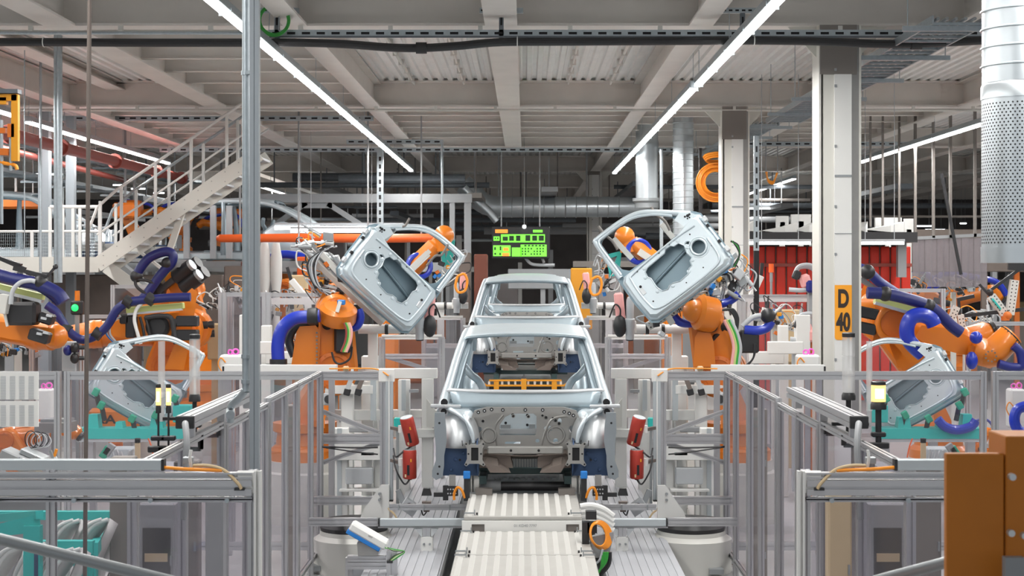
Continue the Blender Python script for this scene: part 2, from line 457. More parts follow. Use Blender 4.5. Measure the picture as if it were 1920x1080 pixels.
# ------------------------------------------------------------ strip lamps
def strip(x, z, y0, y1, lab, housing=True, seg=1.5, wires=True, emis='lamp', w=.105, power=None):
    t = thing('strip_lamp', lab, 'lamp', (x, (y0+y1)/2, z), 'strip lamps under the roof')
    b = MB(); b.box((x, (y0+y1)/2, z+.05), (w*.95, y1-y0, .09), bev=.01); hs = b.build('housing', 'galv', t)
    b = MB(); b.sweep([(w/2*cos(a), -.035*sin(a)) for a in [pi*i/8 for i in range(9)]], (x, y0+.02, z), (x, y1-.02, z)); b.build('diffuser', emis, t)
    b = MB(); k = int((y1-y0)/seg)
    for i in range(k+1): b.box((x, y0+.05+i*(y1-y0-.1)/max(k, 1), z+.002), (w+.012, .02, .075))
    b.each('joint_clip', 'galv', hs, 0)
    if wires:
        b = MB()
        for i in range(0, k+1, 2): b.cyl((x, y0+.1+i*(y1-y0-.2)/max(k, 1), z+.09), (x, y0+.1+i*(y1-y0-.2)/max(k, 1), BZ+.02), .004, n=5)
        b.each('hanger', 'galv', t)
    ld = bpy.data.lights.new('lamp_light', 'AREA'); ld.shape = 'RECTANGLE'; ld.size = w; ld.size_y = y1-y0
    ld.energy = (power or LAMP_W)*(y1-y0); ld.color = (1, .985, .96)
    lo = bpy.data.objects.new('lamp_light', ld); COL.objects.link(lo); lo.location = (x, (y0+y1)/2, z-.04)
    lo.parent = t; lo.matrix_parent_inverse = Matrix.Translation(-t.location)
    return t
strip(-2.70, 5.30, 5, 37.8, 'long white strip lamp running into the hall over the left robot')
strip(2.17, 5.30, 5, 20.1, 'long white strip lamp at upper right crossing the cable channel')
strip(2.13, 5.27, 20.2, 38.2, 'long white strip lamp continuing behind the upper right one')
strip(-7.85, 5.30, 25.2, 35.2, 'white strip lamp above the stairs at left')
strip(-7.80, 5.32, 9, 24.4, 'white strip lamp cut by the left picture edge')
strip(7.30, 5.30, 13, 34.8, 'white strip lamp at right running behind the perforated duct')
strip(-12.6, 5.3, 12, 40, 'added outer strip lamp beyond the left edge of the view', wires=False)  # unseen outer rows, added for general light in the hall
strip(12.2, 5.3, 12, 40, 'added outer strip lamp beyond the right edge of the view', wires=False)
strip(-8.0, 5.45, 44, 62, 'far strip lamp behind the stairs', wires=False)  # rows added to lift the dark far end of the hall
strip(7.4, 5.45, 44, 62, 'added far strip lamp hidden behind the plain column', wires=False)
def xlamp(px0, px1, py, Y, lab, emis='lamp_far', th=.05, power=0):
    a, c = P(px0, py, Y), P(px1, py, Y)
    t = thing('tube_lamp', lab, 'lamp', (a+c)/2, 'distant tube lamps')
    MB().bar(a+V(0, 0, th*.9), c+V(0, 0, th*.9), .14, .04).build('housing', 'grey_lt', t, 0)
    MB().cyl(a, c, th/2, n=10).build('tube', emis, t)
    MB().cyl(a.lerp(c, .2), V(a.lerp(c, .2).x, a.y, DZ), .006, n=5).cyl(a.lerp(c, .8), V(a.lerp(c, .8).x, a.y, DZ), .006, n=5).each('hanger', 'grey_lt', t)
xlamp(515, 757, 427, 34, 'white tube lamp above the long orange rail', th=.09)
xlamp(545, 735, 433, 33.6, 'lower white tube lamp right above the long orange rail', th=.075)
xlamp(5, 120, 327, 44, 'white tube lamp at left behind the pale columns')
xlamp(62, 78, 289, 50, 'tiny tube lamp left of the pale column'); xlamp(142, 178, 311, 50, 'short tube lamp just right of the pale columns')
xlamp(212, 232, 347, 52, 'short tube lamp behind the stair railing, lower end'); xlamp(246, 274, 354, 54, 'short tube lamp behind the stair railing, middle'); xlamp(288, 308, 362, 56, 'short tube lamp behind the stair railing, upper end')
xlamp(270, 420, 311, 48, 'long thin tube lamp behind the stairs'); xlamp(486, 592, 347, 46, 'tube lamp right of the two near posts')
xlamp(1402, 1465, 391, 46, 'tube lamp right of the plain column'); xlamp(1735, 1772, 431, 60, 'tube lamp above the hanging strip curtain, left one'); xlamp(1775, 1795, 433, 60, 'short tube lamp above the strip curtain, middle one')
xlamp(1800, 1812, 419, 62, 'tiny tube lamp above the strip curtain, right one'); xlamp(1716, 1748, 424, 62, 'tube lamp above the strip curtain, rear one')
xlamp(1405, 1520, 456, 26, 'bright tube lamp on top of the red sheet wall', th=.05); xlamp(1604, 1695, 456, 26, 'tube lamp on the red wall right of the sign column', th=.05)
xlamp(1005, 1028, 314, 52, 'small tube lamp above the dark duct'); xlamp(932, 968, 406, 50, 'small tube lamp left above the display board')
# ============================================================ hung services under the roof
def slotted(b, p0, p1, w, h, up=Z1, pitch=.10, front=V(0, -1, 0)):
    b.use('galv').bar(p0, p1, w, h, up); d = (Vector(p1)-Vector(p0)); L = d.length; d.normalize()
    b.use('hole'); c = Vector(p0); k = int(L/pitch); f = Vector(front)
    sd = d.cross(f)
    for i in range(k):
        q = c+d*(pitch*(i+.5))+f*(w/2+.001)
        b.add([q-d*pitch*.28-sd*h*.18, q+d*pitch*.28-sd*h*.18, q+d*pitch*.28+sd*h*.18, q-d*pitch*.28+sd*h*.18], [(0, 1, 2, 3)])
TY = 17.3; tz = CAMZ-(64-CY)/FPX*TY
t = thing('cable_channel', 'slotted galvanised cable channel hanging across the hall under the front cross beam', 'cable channel', (1.5, TY, tz))
b = MB(); slotted(b, P(505, 63, TY), P(1842, 63, TY), .06, .075, pitch=.16); b.build('slotted_rail', None, t, 0)
b = MB(); a, c = P(505, 69, TY-.05), P(1842, 69, TY-.05); b.bar(a, c, .012, .02); b.build('lower_lip', 'galv_dark', t, 0)
for k, px in enumerate((940, 1392, 520)):
    o = P(px, 20, TY); q = P(px, 78, TY)
    h = thing('channel_hanger', ['dark T-shaped hanger under the wide centre beam', 'dark T-shaped hanger beside the long right lamp', 'T-shaped hanger holding the coil of green cable'][k], 'bracket', o, 'hangers of the cable channel')
    b = MB(); slotted(b, o-V(.235, 0, 0), o+V(.235, 0, 0), .05, .055, pitch=.07); b.build('cross_rail', None, h, 0)
    b = MB(); b.bar(o-V(0, 0, .03), q, .05, .06, Y1); b.build('drop_rail', 'galv_dark', h, 0)
    b = MB().use('hole'); b.box((o+q)/2+V(0, -.033, .05), (.02, .005, .09)); b.build('slot', None, h, 0)
    b = MB(); b.box(q+V(0, -.02, .0), (.075, .07, .06)); b.build('clamp', 'galv_dark', h, 0)
# sagging corrugated cable hose
pts = [P(x, y, TY-.1) for x, y in ((-60, 79), (80, 79), (240, 80), (450, 80), (560, 80), (650, 83), (730, 89), (790, 90), (860, 86), (940, 79), (1080, 78), (1250, 77), (1420, 76), (1540, 78), (1640, 82), (1720, 82), (1842, 76))]
t = thing('cable_hose', 'thick black cable hose sagging across the hall below the slotted channel', 'hose', pts[7])
MB().tube(pts, .045, 12).build('hose', 'black', t)
b = MB()
for px, py in ((790, 90), (1718, 82)): b.cyl(P(px-10, py, TY-.1), P(px+10, py, TY-.1), .062)
b.each('sleeve', 'rubber', t)
b = MB()
for px, py in ((82, 79), (970, 78), (1414, 76)): b.ring(P(px, py, TY-.1), X1, .05, .006)
b.each('tie', 'white', t)
# thin rail above the hose at left
o = MB().cyl(P(-40, 62, TY+.2), P(468, 62, TY+.2), .018).build('ceiling_conduit', 'galv'); tag(o, 'thin galvanised pipe above the black hose at upper left', 'pipe')
# coil of green cable
t = thing('cable_coil', 'coil of green cable hung on the channel near the left lamp', 'cable coil', P(514, 38, TY-.15))
b = MB()
for k in range(6): b.ring(P(514, 38, TY-.15-.012*(k % 3)), V(.05*(k-3), 1, .04*(k % 2)), .142+.006*k, .006, 36, 6)
b.build('loops', 'green_cable', t)
b = MB()
for dx in (-8, 2, 10): b.cyl(P(514+dx, 12, TY-.12), P(512+dx, 58, TY-.12), .004, n=5)
b.each('hanging_wire', 'galv', t)
# ladder trays
def ladder(x, z, y0, y1, w, lab, m='galv'):
    t = thing('cable_ladder', lab, 'cable ladder', (x, y0, z), 'cable ladders')
    for s in (-1, 1): MB().box((x+s*w/2, (y0+y1)/2, z), (.02, y1-y0, .08)).build('side_rail', m, t, 0)
    b = MB(); k = int((y1-y0)/.3)
    for i in range(k): b.box((x, y0+.3*i+.15, z-.02), (w, .04, .025))
    b.build('rungs', m, t, 0, kind='stuff')
    b = MB()
    for i in range(6): b.cyl((x-w/2+.05+i*(w-.1)/5, y0, z+.01), (x-w/2+.05+i*(w-.1)/5, y1, z+.01), .018, n=6)
    b.each('cable', 'steel_grey', t)
    b = MB()
    for i in range(int((y1-y0)/2.2)+1): b.box((x, y0+.2+2.2*i, z-.06), (w+.5, .05, .05))
    b.each('support_arm', 'galv', t, 0)
    b = MB()
    for i in range(int((y1-y0)/2.2)+1):
        for e in (-1, 1): b.cyl((x+e*(w/2+.2), y0+.2+2.2*i, z-.08), (x+e*(w/2+.2), y0+.2+2.2*i, DZ-.01), .006, n=5)
    b.each('hanger', 'galv', t)
ladder(4.25, 5.42, 15.6, 26.4, .55, 'cable ladder running into the hall right of the sign column')
ladder(4.1, 5.48, 27.4, 35.6, .50, 'cable ladder between the plain column and the sign column')
ladder(-9.3, 5.35, 19, 44, .8, 'cable ladder above the left strip lamp')
ladder(-10.6, 4.95, 24, 46, .5, 'lower cable ladder above the red sprinkler pipe')
# galvanised strut rails right across, with drop posts
for k, (px0, px1, py, Y) in enumerate(((300, 1280, 281, 34), (650, 830, 266, 33.6), (100, 700, 222, 30), (1380, 1720, 270, 34))):
    b = MB(); slotted(b, P(px0, py, Y), P(px1, py, Y), .07, .09, pitch=.2)
    o = b.build('strut_channel', None, smooth=0); tag(o, ['long galvanised strut rail across the hall at the far end of the lamps', 'short galvanised strut rail above the left held door', 'galvanised strut rail above the stairs', 'galvanised strut rail between the two white columns', 'galvanised strut rail over the cable channel'][k], 'rail', 'strut rails under the roof')
for k, (px, y0, y1, Y, w) in enumerate(((713, 280, 420, 33.5, .13), (829, 262, 470, 33, .05), (1418, 255, 470, 24, .075), (1240, 280, 400, 30, .06))):
    b = MB()
    if k in (0, 2): slotted(b, P(px, y1, Y), P(px, y0, Y), w, w, up=V(0, 1, 0), pitch=.16)
    else: b.use('galv').cyl(P(px, y1, Y), P(px, y0, Y), w/2)
    if k == 1: b.cyl(P(px, y1, Y), V(P(px, y1, Y).x, Y, 0), w/2)
    if k != 1: b.bar(P(px, y1, Y), V(P(px, y1, Y).x, Y, 0.0), w, w, Y1)
    o = b.build('drop_post', None, smooth=30); tag(o, ['slotted galvanised post above the left held door', 'thin galvanised pipe right of the left held door', 'slotted galvanised post between the two white columns', 'thin galvanised pipe above the right held door'][k], 'post')
# thin rods in the upper left
for k, (px, y0, y1, Y) in enumerate(((112, 145, 530, 21), (105, 230, 530, 21.2), (76, 166, 520, 24), (46, 280, 480, 22))):
    o = MB().cyl(P(px, y1, Y), V(P(px, y0, Y).x, Y, DZ-.01), (.035, .03, .02, .008)[k]).build('hanger_rod', 'galv'); tag(o, ['thicker galvanised rod of the pair left of the brown pole', 'thinner galvanised rod of the pair left of the brown pole', 'galvanised rod in front of the raised car body', 'fine wire hanging at the left edge'][k], 'rod')
# ------------------------------------------------------------ ducts
def spiral_duct(p_top, p_bot, r, lab, pitch=.14, perf=None, m='duct', n=48):
    t = thing('air_duct', lab, 'duct', p_bot)
    p_top = Vector(p_top); p_bot = Vector(p_bot); L = (p_top-p_bot).length
    b = MB(); pr = []
    z = perf or 0
    while z < L:
        pr += [(r, z), (r, z+pitch*.86), (r+.012, z+pitch*.90), (r+.012, z+pitch*.96)]; z += pitch
    b.lathe(pr, p_bot, p_top-p_bot, n, False); b.build('spiral_pipe', m, t)
    return t
DY = 10.0; dx = (1922-CX)/FPX*DY; zb = CAMZ-(493-CY)/FPX*DY; r = (1922-1843)/FPX*DY
t = spiral_duct((dx, DY, 6.0), (dx, DY, zb), r*.99, 'large silver spiral air duct with perforated lower end at the right edge', .115, perf=1.12)
# perforated drum
b = MB().use('duct'); z0, z1 = zb+.08, zb+1.0
b.lathe([(r*1.0, 0), (r*1.015, .0), (r*1.015, .10), (r, .10), (r, 1.02), (r*1.02, 1.02), (r*1.02, 1.10), (r*.98, 1.12)], (dx, DY, zb), Z1, 64, True)
b.use('hole'); rows = 44; per = 60
for j in range(rows):
    zz = zb+.125+j*(.88/rows)
    for i in range(per):
        a = 2*pi*(i+.5*(j % 2))/per
        if sin(a) > .25: continue
        nrm = V(cos(a), sin(a), 0); c = V(dx, DY, zz)+nrm*(r+.0008); tg = V(-sin(a), cos(a), 0); h = .0062
        b.add([c+tg*h*cos(q)+Z1*h*sin(q) for q in [k*pi/3 for k in range(6)]], [(0, 1, 2, 3, 4, 5)])
b.build('perforated_drum', None, t, 40)
b = MB()
for zz in (1.06, .05):
    b.prism(rect(-.045, -.022, .045, .022), (dx-.0+.0, DY-r-.02, zb+zz), X1, Z1, -.02, [rect(-.03, -.009, .03, .009)])
b.each('lug', 'galv', t, 0)
spiral_duct(V(P(1281, 245, 31).x, 31, DZ-.01), P(1281, 520, 31), .20, 'slim vertical silver duct left of the plain column', .12, n=28)
t = spiral_duct(V(P(1213, 290, 33).x, 33, DZ-.01), P(1213, 372, 33), .23, 'short fat silver duct below the end of the right lamp row', 1.2, n=28)
b = MB(); c = P(1213, 375, 33); b.lathe([(.25, 0), (.25, .1), (.30, .14), (.30, .2)], P(1213, 390, 33), Z1, 28); b.build('collar', 'steel_grey', t)
pts = [P(x, y, 42) for x, y in ((868, 345), (885, 360), (905, 380), (935, 388), (1000, 388), (1100, 388), (1190, 387), (1230, 380))]
t = thing('air_duct', 'dark horizontal silver duct behind the display board', 'duct', pts[3])
MB().tube(pts, .27, 20).build('pipe', 'duct', t)
MB().bar(pts[3]+Z1*.2, V(pts[3].x, pts[3].y, DZ-.01), .04, .04, Y1).bar(pts[5]+Z1*.2, V(pts[5].x, pts[5].y, DZ-.01), .04, .04, Y1).each('hanger', 'grey', t, 0)
b = MB()
for i in range(12): c = P(940+i*20, 388, 42); b.ring(c, X1, .275, .015, 24, 6)
b.each('seam', 'duct', t)
pts = [P(x, y, 40) for x, y in ((870, 352), (890, 372), (915, 395), (932, 415))]
t = thing('air_duct', 'thin bent duct left of the display board', 'duct', pts[1]); MB().tube(pts, .10, 14).build('pipe', 'duct', t); MB().bar(pts[1], V(pts[1].x, pts[1].y, DZ-.01), .03, .03, Y1).build('hanger', 'grey', t, 0)
# red sprinkler pipe
a, c = P(-60, 232, 21), P(345, 335, 37)
t = thing('sprinkler_pipe', 'red sprinkler main running into the hall at left', 'pipe', a)
MB().cyl(a, c, .095, n=18).build('main', 'red_pipe', t)
b = MB()
for k in (.12, .3, .55, .8, .98): q = a.lerp(c, k); d = (c-a).normalized(); b.cyl(q-d*.08, q+d*.08, .14)
b.each('coupling', 'red_pipe', t)
tag(MB().cyl(P(-60, 262, 23), P(240, 340, 38), .06).build('sprinkler_pipe', 'red_pipe'), 'thinner red pipe below the red sprinkler main', 'pipe')
# orange frame top left
t = thing('lifting_gantry', 'orange square-tube lifting frame at the upper left edge', 'frame', P(30, 240, 12))
b = MB(); b.bar(P(29, 178, 12), P(29, 302, 12), .05, .05, Y1); b.bar(P(-30, 183, 12), P(33, 183, 12), .05, .05); b.bar(P(6, 183, 12), P(6, 196, 12), .06, .05, Y1); b.build('tube_frame', 'yellow', t, 0)
b = MB(); b.box(P(12, 172, 12), (.2, .1, .03)); b.build('top_plate', 'galv_dark', t, 0)
b = MB(); b.cyl(P(20, 235, 12), P(20, 320, 12), .012); b.cyl(P(3, 225, 12), P(3, 420, 12), .012); b.each('guide_rod', 'galv', t)
b = MB(); b.box(P(8, 285, 12), (.07, .06, .05)); b.box(P(4, 245, 12), (.06, .05, .04)); b.box(P(22, 245, 12), (.05, .05, .10)); b.each('carriage', 'orange_dk', t, 0)
b = MB(); b.tube([P(-10, 300, 12), P(8, 306, 12), P(28, 310, 12), P(32, 318, 12)], .014); b.build('cable', 'orange_cable', t)
# coils of orange hose by the plain column
t = thing('hose_coil', 'big coil of orange hose beside the plain white column', 'hose coil', P(1340, 340, 28.5))
b = MB()
for k in range(9): b.ring(P(1342, 342, 28.6+.03*(k % 4)), V(.04*(k-4), 1, .05*(k % 3-1)), .20+.018*k, .013, 40, 6)
b.build('loops', 'orange_cable', t)
b = MB()
for k in range(3): b.ring(P(1345, 300-k*3, 28.5), V(0, .25, 1), .2+.02*k, .02, 30, 6)
b.build('upper_loops', 'orange_cable', t)
MB().box(P(1313, 345, 28.9), (.05, .05, 1.3)).build('stand', 'black', t, 0)
t = thing('hose_coil', 'small loop of orange hose right of the plain column', 'hose coil', P(1446, 332, 34))
b = MB()
for k in range(3): b.tube([P(1436+k, 322, 34), P(1440, 336+k*2, 34), P(1450, 340+k*2, 34), P(1458-k, 324, 34)], .015)
MB().bar(P(1436, 322, 34), V(P(1436, 322, 34).x, 34, DZ-.01), .02, .02, Y1).bar(P(1458, 324, 34), V(P(1458, 324, 34).x, 34, DZ-.01), .02, .02, Y1).each('hook', 'grey', t, 0)
b.build('loops', 'orange_cable', t)
# ============================================================ car bodies in white
def make_car(loc, lab):
    """local frame: x across, y to the rear, z up; origin under the front end at the lower edge of the wheelhouse"""
    t = thing('bare_car', lab, 'car body', loc, 'bare car bodies on the line', local=True)
    def roofz(u, v):        # u -1..1 across, v 0..1 front to rear
        y = 1.42+v*1.75
        hw = .685-.025*v
        z = 1.285+.075*sin(min(1, v*1.25)*pi/2)-.055*max(0, v-.6)/.4+.045*(1-abs(u)**3)-.05*max(0, abs(u)-.93)/.07
        y -= .05*(1-u*u)*(1-v)
        return V(u*hw, y, z)
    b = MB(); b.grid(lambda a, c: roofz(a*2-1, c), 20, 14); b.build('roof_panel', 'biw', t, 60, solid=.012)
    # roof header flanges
    b = MB(); b.grid(lambda a, c: roofz(a*2-1, 0)+V(0, .0+.09*c, -.012-.018*c), 20, 2); b.build('windscreen_header', 'biw_shaded', t, 60, solid=.012)
    b = MB(); b.grid(lambda a, c: roofz(a*1.8-.9, 1)+V(0, .02+.06*c, -.01-.06*c), 20, 2); b.build('rear_header', 'biw_shaded', t, 60, solid=.02)
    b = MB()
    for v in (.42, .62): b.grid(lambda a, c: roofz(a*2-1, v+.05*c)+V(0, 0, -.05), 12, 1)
    b.build('roof_bow', 'biw_shaded', t, 60, solid=.012)
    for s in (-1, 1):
        # A pillar + roof rail + rear pillar
        pts = [V(s*.825, .42, .60), V(s*.80, .62, .72), V(s*.765, .82, .855), V(s*.705, 1.14, 1.09), V(s*.66, 1.42, 1.235), V(s*.645, 1.8, 1.285), V(s*.64, 2.4, 1.305), V(s*.635, 3.0, 1.26), V(s*.66, 3.45, 1.10), V(s*.73, 3.85, .86), V(s*.78, 4.05, .62)]
        b = MB(); b.tube(pts, [.05, .052, .045, .042, .042, .046, .05, .055, .06, .075, .08], 12, sub=5); b.build('side_frame', 'biw', t, 60)
        b = MB(); b.tube([p+V(-s*.055, .04, -.035) for p in pts[1:9]], .03, 8, sub=4); b.tube([p+V(-s*.085, .02, -.02) for p in pts[1:5]], .013, 6, sub=4); b.build('inner_flange', 'biw_shaded', t, 60)
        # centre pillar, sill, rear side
        b = MB(); b.tube([V(s*.64, 2.05, 1.30), V(s*.70, 2.08, .95), V(s*.77, 2.1, .55), V(s*.79, 2.1, .12)], [.045, .055, .07, .10], 10); b.build('centre_pillar', 'biw_shaded', t, 60)
        b = MB(); b.bar((s*.80, .45, .10), (s*.80, 3.3, .10), .13, .17, bev=.03); b.build('sill', 'biw', t)
        def side(a, c):
            y = 2.95+a*1.35; zt = [.80, .90, .86, .72][min(3, int(a*3.99))]
            top = .62+.26*sin(min(1, a*1.6)*pi)*.9
            z = .10+(top-.10)*c
            r = math.hypot(y-3.45, z-.12)
            x = .80+.06*sin(c*pi)-.05*c
            return V(s*(x-.02*(r < .36)), y, z)
        b = MB(); b.grid(side, 18, 10); b.build('rear_side_panel', 'biw', t, 60, solid=.02)
        # rear wheelhouse inside
        b = MB(); b.sph((s*.67, 3.35, .36), .40, (.46, 1, 1.0), 20); rw = b.build('rear_wheelhouse', 'biw_shaded', t, 60)
        b = MB().use('hole'); b.lathe([(.06, 0), (.06, .01)], (s*.60, 3.0, .56), V(-s*.3, -1, .5), 16); b.build('wheelhouse_hole', None, rw)
        b = MB(); b.tube([V(s*.72, 2.95, .92), V(s*.62, 2.92, .80), V(s*.53, 2.95, .72), V(s*.48, 2.95, .58), V(s*.46, 2.98, .16)], .045, 8); b.build('rear_reinforcement', 'biw_shaded', t, 60)
        # strut tower: bright pressed dome
        b = MB()
        def dome(a, c):
            th = a*pi; ph = c*pi/2
            return V(s*(.655-.205*cos(th)*cos(ph)**.8), .46-.34*sin(th)*cos(ph)**.9, .27+.335*sin(ph)**.9)
        b.grid(dome, 24, 12); st = b.build('strut_tower', 'bright', t, 60, solid=.006)
        b = MB(); b.lathe([(.10, .02), (.13, .0), (.15, -.05)], (s*.655, .46, .60), Z1, 22); b.build('strut_cup', 'biw', st, 60)
        b = MB().use('hole')
        for k in range(4): b.bar((s*(.50+.035*k), .13-.02*k, .30), (s*(.505+.035*k), .135-.02*k, .34+.015*(k % 2)), .006, .004)
        b.build('pressing_crease', None, st, 0)
        # wheelhouse panel, its dark reflections put into the navy colour
        b = MB(); pl = [(-.83, .0), (-.46, .0), (-.44, .20), (-.46, .34), (-.60, .30), (-.78, .29), (-.80, .15)]
        if s > 0: pl = [(-x, z) for x, z in pl][::-1]
        b.prism(pl, (0, .20, 0), X1, Z1, -.02)
        wl = b.build('wheelhouse_panel', 'navy', t, 0)
        b = MB(); b.grid(lambda a, c: V(s*(.455+.01*c), .02+.75*a, .02+.33*c), 6, 4); b.build('wheelhouse_inner', 'navy', t, 60, solid=.01)
        b = MB().use('navy')
        for hx, hz in ((.68, .16), (.58, .10), (.72, .06), (.60, .22)): b.lathe([(.016, 0), (.012, .008), (0, .009)], (s*hx, .18, hz), V(0, -1, 0), 12)
        b.use('hole').lathe([(.012, 0), (.012, .003)], (s*.635, .178, .155), V(0, -1, 0), 10); b.build('panel_stud', None, wl)
        # fender support: tall curved strip at the outside
        o2 = [(.875, .62), (.88, .45), (.865, .30), (.865, .16), (.90, .06), (.90, .0), (.86, -.03), (.80, .0), (.785, .10), (.785, .20), (.76, .34), (.765, .46), (.78, .62)]
        pl = [(s*x, z) for x, z in o2]
        if s > 0: pl = pl[::-1]
        b = MB().use('fender'); b.prism(pl, (0, .10, 0), X1, Z1, -.05)
        b.use('hole')
        for hx, hz in ((.83, .10), (.845, .03), (.83, .52)): b.lathe([(.011, 0), (.011, .003)], (s*hx, .099, hz), V(0, -1, 0), 10)
        b.build('fender_support', None, t, 0)
        # upper rail from the pillar foot forward to the strut tower
        b = MB(); b.tube([V(s*.80, .50, .655), V(s*.74, .30, .635), V(s*.65, .17, .60), V(s*.565, .12, .53), V(s*.515, .10, .43), V(s*.50, .10, .33)], [.04, .026, .022, .02, .019, .018], 10); b.build('apron_rail', 'biw', t, 60)
        b = MB(); b.grid(lambda a, c: V(s*(.80-.06*c-.22*a), .46-.30*a, .64-.02*a-.10*c-.05*a*a), 8, 5); b.build('apron_panel', 'biw_shaded', t, 60, solid=.008)
        b = MB(); b.box((s*.83, .33, .665), (.20, .06, .035), bev=.008); b.box((s*.71, .30, .665), (.16, .05, .03), bev=.008); b.box((s*.80, .36, .62), (.09, .05, .08), bev=.01); b.each('hinge_bracket', 'bright', t)
        b = MB().use('hole'); b.cyl((s*.795, .31, .70), (s*.795, .36, .70), .035); b.cyl((s*.80, .325, .61), (s*.80, .345, .61), .03); b.build('grommet', None, t)
        # front long member and its bolted end plate
        b = MB(); b.bar((s*.485, .02, .235), (s*.455, .85, .235), .115, .17, bev=.012); b.build('front_rail', 'bare', t)
        pl = [(-.10, .10), (-.085, .115), (-.05, .085), (.045, .085), (.085, .115), (.10, .10), (.075, .05), (.075, -.06), (.10, -.105), (.085, -.12), (.04, -.095), (-.05, -.095), (-.08, -.12), (-.10, -.105), (-.075, -.05), (-.075, .05)]
        b = MB().use('bare'); b.prism(pl[::-1], (s*.485, -.01, .235), X1, Z1, -.02, [rect(-.035, -.065, .035, .06)])
        b.use('hole'); b.add([(s*.485-.037, .008, .168), (s*.485+.037, .008, .168), (s*.485+.037, .008, .297), (s*.485-.037, .008, .297)], [(0, 1, 2, 3)])
        for hx, hz in ((-.082, .095), (.082, .095), (-.082, -.10), (.082, -.10), (.06, 0), (-.06, 0)): b.lathe([(.009, 0), (.009, .003)], (s*.485+hx, -.012, .235+hz), V(0, -1, 0), 8)
        b.build('rail_end_plate', None, t, 0)
        # floor slope, brown bare members
        b = MB(); b.prism([(0, 0), (.33, 0), (.30, .13), (.10, .16), (0, .10)][::(1 if s > 0 else 1)], (s*.12 if s > 0 else -.45, .32, .06), X1, Z1, -.3); b.build('footwell', 'brown', t, 0)
        b = MB(); b.loft([[V(s*.14, .10, .04), V(s*.34, .10, .04), V(s*.40, .10, .13), V(s*.26, .10, .10)], [V(s*.22, .75, .12), V(s*.36, .75, .12), V(s*.44, .75, .26), V(s*.30, .75, .27)]], True, True); b.build('floor_member', 'brown', t, 0)
    # cowl: bright tube, panel, bolted cross plate
    b = MB(); b.tube([V(-.77, .68, .77), V(-.74, .62, .795), V(-.45, .58, .788), V(0, .57, .785), V(.45, .58, .788), V(.74, .62, .795), V(.77, .68, .77)], .022, 10); b.build('cowl_edge', 'bright', t, 60)
    b = MB(); b.grid(lambda a, c: V((a*2-1)*(.75-.05*c), .58-.14*c+.10*c*c, .785-.15*c-.02*sin(c*pi)), 16, 6); b.build('cowl_panel', 'biw_shaded', t, 60, solid=.01)
    pl = [(-.53, .55), (-.50, .62), (-.38, .655), (.38, .655), (.50, .62), (.53, .55), (.42, .56), (.30, .60), (-.30, .60), (-.42, .56)]
    b = MB().use('bare'); b.prism(pl, (0, .36, 0), X1, Z1, .05)
    for hx, hz in ((-.46, .605), (-.40, .62), (-.33, .633), (-.22, .628), (0, .628), (.17, .628), (.38, .61), (.43, .595), (.47, .575)):
        b.use('hole').lathe([(.018, 0), (.016, .012)], (hx, .31, hz), V(0, -1, 0), 12); b.use('bright').lathe([(.008, 0), (.008, .016)], (hx, .31, hz), V(0, -1, 0), 8)
    b.build('cowl_cross_plate', None, t, 0)
    # firewall with openings
    def H(cx, cz, rx, rz, n=14): return disc(n, 1, cx, cz, rx, rz)
    outer = [(-.50, .22), (.50, .22), (.56, .34), (.52, .56), (.40, .60), (-.40, .60), (-.52, .56), (-.56, .34)]
    holes = [[(-.255, .36), (.095, .36), (.11, .38), (.11, .55), (.08, .575), (-.13, .575), (-.20, .54), (-.255, .46)],
             H(-.30, .305, .022, .022), H(.30, .305, .024, .024), H(.23, .425, .045, .03), H(.34, .50, .02, .03), H(.46, .42, .03, .035), H(-.46, .415, .03, .03), H(.12, .305, .02, .018), rect(-.20, .275, -.05, .295)]
    b = MB().use('bare'); b.prism(outer, (0, .52, 0), X1, Z1, .012, holes)
    for hx, hz, r in ((-.42, .50, .014), (.17, .555, .012), (.205, .535, .014), (.275, .525, .014), (.30, .505, .014), (.335, .475, .014), (-.47, .31, .03), (-.12, .55, .012), (.03, .545, .012)):
        b.use('hole').lathe([(r, 0), (r*.8, .006)], (hx, .508, hz), V(0, -1, 0), 12); b.use('bare').ring((hx, .508, hz), Y1, r*1.25, .004, 14, 5)
    # pressed beads
    b.use('bare')
    for rx, rz, px in ((.085, .11, .30), (.07, .08, -.36)): b.ring((px, .506, .36), Y1, rx, .012, 24, 6)
    b.tube([V(.16, .515, .26), V(.20, .512, .40), V(.27, .512, .52), V(.42, .515, .55)], .014, 6); b.tube([V(-.28, .515, .25), V(-.30, .512, .44), V(-.22, .512, .56)], .012, 6)
    b.build('firewall', None, t, 30)
    b = MB().use('biw'); b.prism([(-.30, .30), (.30, .30), (.30, .60), (-.30, .60)], (0, .95, -.02), X1, Z1, .012)
    b.use('hole')
    for hx, hz in ((-.13, .53), (.02, .52), (.02, .42), (-.2, .44)): b.lathe([(.014, 0), (.014, .004)], (hx, .938, hz), V(0, -1, 0), 10)
    b.use('steel_grey'); b.box((-.20, .92, .395), (.10, .04, .06)); b.box((.07, .92, .395), (.06, .04, .07)); b.use('bright'); b.bar((-.28, .9, .36), (.28, .9, .36), .05, .05)
    b.build('tunnel_bracket', None, t, 0)
    # side walls of the engine bay
    b = MB()
    for s in (-1, 1): b.grid(lambda a, c: V(s*(.50+.10*c), .10+.45*a, .32+.28*c), 6, 4)
    b.each('engine_bay_side', 'biw', t, 60, solid=.012)
    b = MB(); b.use('bare').bar((-.37, .22, .245), (.37, .22, .245), .07, .075, bev=.012)
    b.use('hole')
    for hx in (-.14, .13): b.lathe([(.013, 0), (.013, .004)], (hx, .184, .245), V(0, -1, 0), 10)
    b.build('lower_cross_member', None, t)
